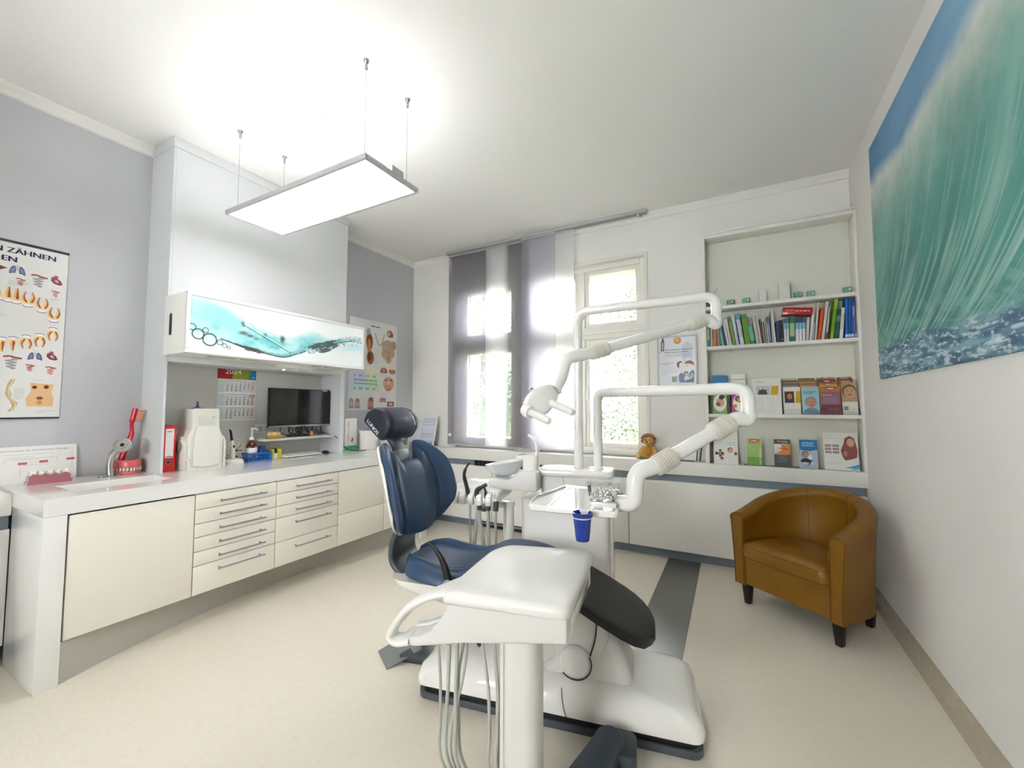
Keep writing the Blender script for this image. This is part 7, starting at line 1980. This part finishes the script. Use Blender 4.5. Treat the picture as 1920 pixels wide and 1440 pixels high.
# ================================================================= PENDANT PANEL LAMP
t = thing('pendant_lamp', 'large flat glowing panel lamp hung on four thin cables from the ceiling', 'lamp', (-2.31, 1.66, H))
PX0, PX1, PY0_, PY1_, PZ = -2.970, -1.655, 1.458, 1.862, 2.628
b = MB(); f = .016; hz_ = .030
b.box(PX0, PX1, PY0_, PY0_ + f, PZ, PZ + hz_, M_ALU); b.box(PX0, PX1, PY1_ - f, PY1_, PZ, PZ + hz_, M_ALU); b.box(PX0, PX0 + f, PY0_ + f, PY1_ - f, PZ, PZ + hz_, M_ALU); b.box(PX1 - f, PX1, PY0_ + f, PY1_ - f, PZ, PZ + hz_, M_ALU)
obj('lamp_frame', b, t, bevel=.003)
obj('light_panel', MB().box(PX0 + f, PX1 - f, PY0_ + f, PY1_ - f, PZ + .003, PZ + .006, mat('lit_diffuser_down', '#ffffff', .5, emit='#fdfbff', estr=LAMP_DOWN)), t)
obj('upper_diffuser', MB().box(PX0 + f + .05, PX1 - f - .05, PY0_ + f + .04, PY1_ - f - .04, PZ + .022, PZ + .026, mat('lit_diffuser_up', '#ffffff', .5, emit='#f6f9ff', estr=LAMP_UP)), t)
obj('driver_box', MB().box(PX1 - .085, PX1 - .012, 1.66, 1.75, PZ + .03, PZ + .075, M_ALU), t, bevel=.004)
for x, y in ((-1.73, 1.52), (-1.735, 1.845), (-2.94, 1.52), (-2.955, 1.845)):
    c = obj('suspension_cable', MB().tube([(x, y, PZ + .028), (x, y, H - .03)], .0013, M_STEEL, 6), t)
    obj('ceiling_anchor', MB().lathe([(.004, -.055), (.008, -.05), (.008, -.025), (.006, -.022), (.016, -.006), (.017, 0)], (x, y, H), M_STEEL, 16), c)
obj('ceiling_rose', MB().lathe([(.025, -.020), (.045, -.018), (.052, -.006), (.052, 0)], (-2.325, 1.672, H), mat('yellowed_plastic', '#dedcc0', .5), 28), t)
obj('supply_cable', MB().tube(smooth([(-2.290, 1.672, H - .012), (-2.235, 1.672, H - .07), (-2.18, 1.66, H - .25), (-2.20, 1.65, PZ + .25), (-2.26, 1.62, PZ + .02)], 8), .0025, mat('clear_grey_cable', '#c4c4c0', .4), 8), t)

# ================================================================= OUTSIDE
struct('ground_outside', MB().box(-16, 12, YB + .36, 30, -1.6, -1.5, mat('garden_ground', '#3a4030', .95, var=.3, vscale=1.5)))
t = thing('roof_ledge', 'reddish tiled ledge outside just below the window panes', 'ledge', (-1.5, 4.75, .78))
b = MB()
b.box(-3.4, -.4, YB + .40, YB + .95, .66, .80, mat('ledge_brick', '#8a6a60', .8, var=.25, vscale=20)); lg = obj('ledge_slab', b, t)
for r in range(3):
    b = MB()
    for k in range(24): b.box(-3.4 + k * .125, -3.4 + k * .125 + .118, YB + .42 + r * .18, YB + .58 + r * .18, .80, .815 + .016 * (2 - r) * 0 + .004 * ((k + r) % 3), MATS['ledge_brick'])
    obj('tile_row', b, t)
def tree(name, label, x, y, z0, h, cr, leafs, col, seed, droop=0.0, size=.12, group='trees in the garden'):
    t = thing(name, label, 'tree', (x, y, z0), 0, group)
    r_ = random.Random(seed)
    b = MB(); b.tube(smooth([(x, y, z0), (x + .05, y, z0 + h * .4), (x - .05, y + .05, z0 + h * .95)], 5), [.16 - .12 * i / 10 for i in range(11)], mat('bark', '#3d342c', .9, bump=.6, bscale=15), 8)
    br = []
    for i in range(26):
        zz = z0 + h * r_.uniform(.12, .95); a = r_.uniform(0, 2 * PI); L = cr * r_.uniform(.5, 1.0) * (1.1 - .5 * (zz - z0) / h)
        p1 = V(x + L * math.cos(a), y + L * math.sin(a), zz - droop * L + .25 * L * (1 if droop == 0 else 0)); br.append((V(x, y, zz), p1))
        b.tube([V(x, y, zz), (V(x, y, zz) + p1) / 2 + V(0, 0, .1), p1], [.03, .018, .006], MATS['bark'], 5)
    obj('trunk', b, t)
    vs = []; fs = []; 
    for i in range(leafs):
        p0, p1 = r_.choice(br); k = r_.uniform(.25, 1.05); c = p0 + (p1 - p0) * k
        g = cr * .20
        c = c + V(r_.gauss(0, g), r_.gauss(0, g), r_.gauss(0, g) - droop * r_.uniform(0, .9))
        s = size * r_.uniform(.5, 1.2)
        u = Vector((r_.uniform(-1, 1), r_.uniform(-1, 1), r_.uniform(-1, 1) - droop)).normalized(); w = u.orthogonal().normalized(); w.rotate(Matrix.Rotation(r_.uniform(0, 6), 3, u))
        n = len(vs); vs += [c - u * s, c + w * s * .35, c + u * s, c - w * s * .35]; fs.append((n, n + 1, n + 2, n + 3))
    m = mat('foliage_' + col.lstrip('#'), col, .8)
    m2 = MB().add(vs, fs, m); obj('crown', m2, t)
tree('conifer_tree', 'tall drooping pale green conifer filling the right window', -1.8, 10.6, -1.5, 9.5, 2.6, 30000, '#515846', 1, droop=.5, size=.062)
tree('shrub', 'bushy bright green shrub low outside the right window', -.85, 6.7, -1.5, 3.6, 1.0, 22000, '#556b45', 2, size=.034)
tree('shrub', 'bushy green shrub outside the left window', -4.3, 7.4, -1.5, 3.6, 1.1, 12000, '#526544', 3, size=.045)
tree('broadleaf_tree', 'pale green tree outside the left window', -7.4, 11.5, -1.5, 9.0, 2.4, 12000, '#555d4b', 4, size=.08)
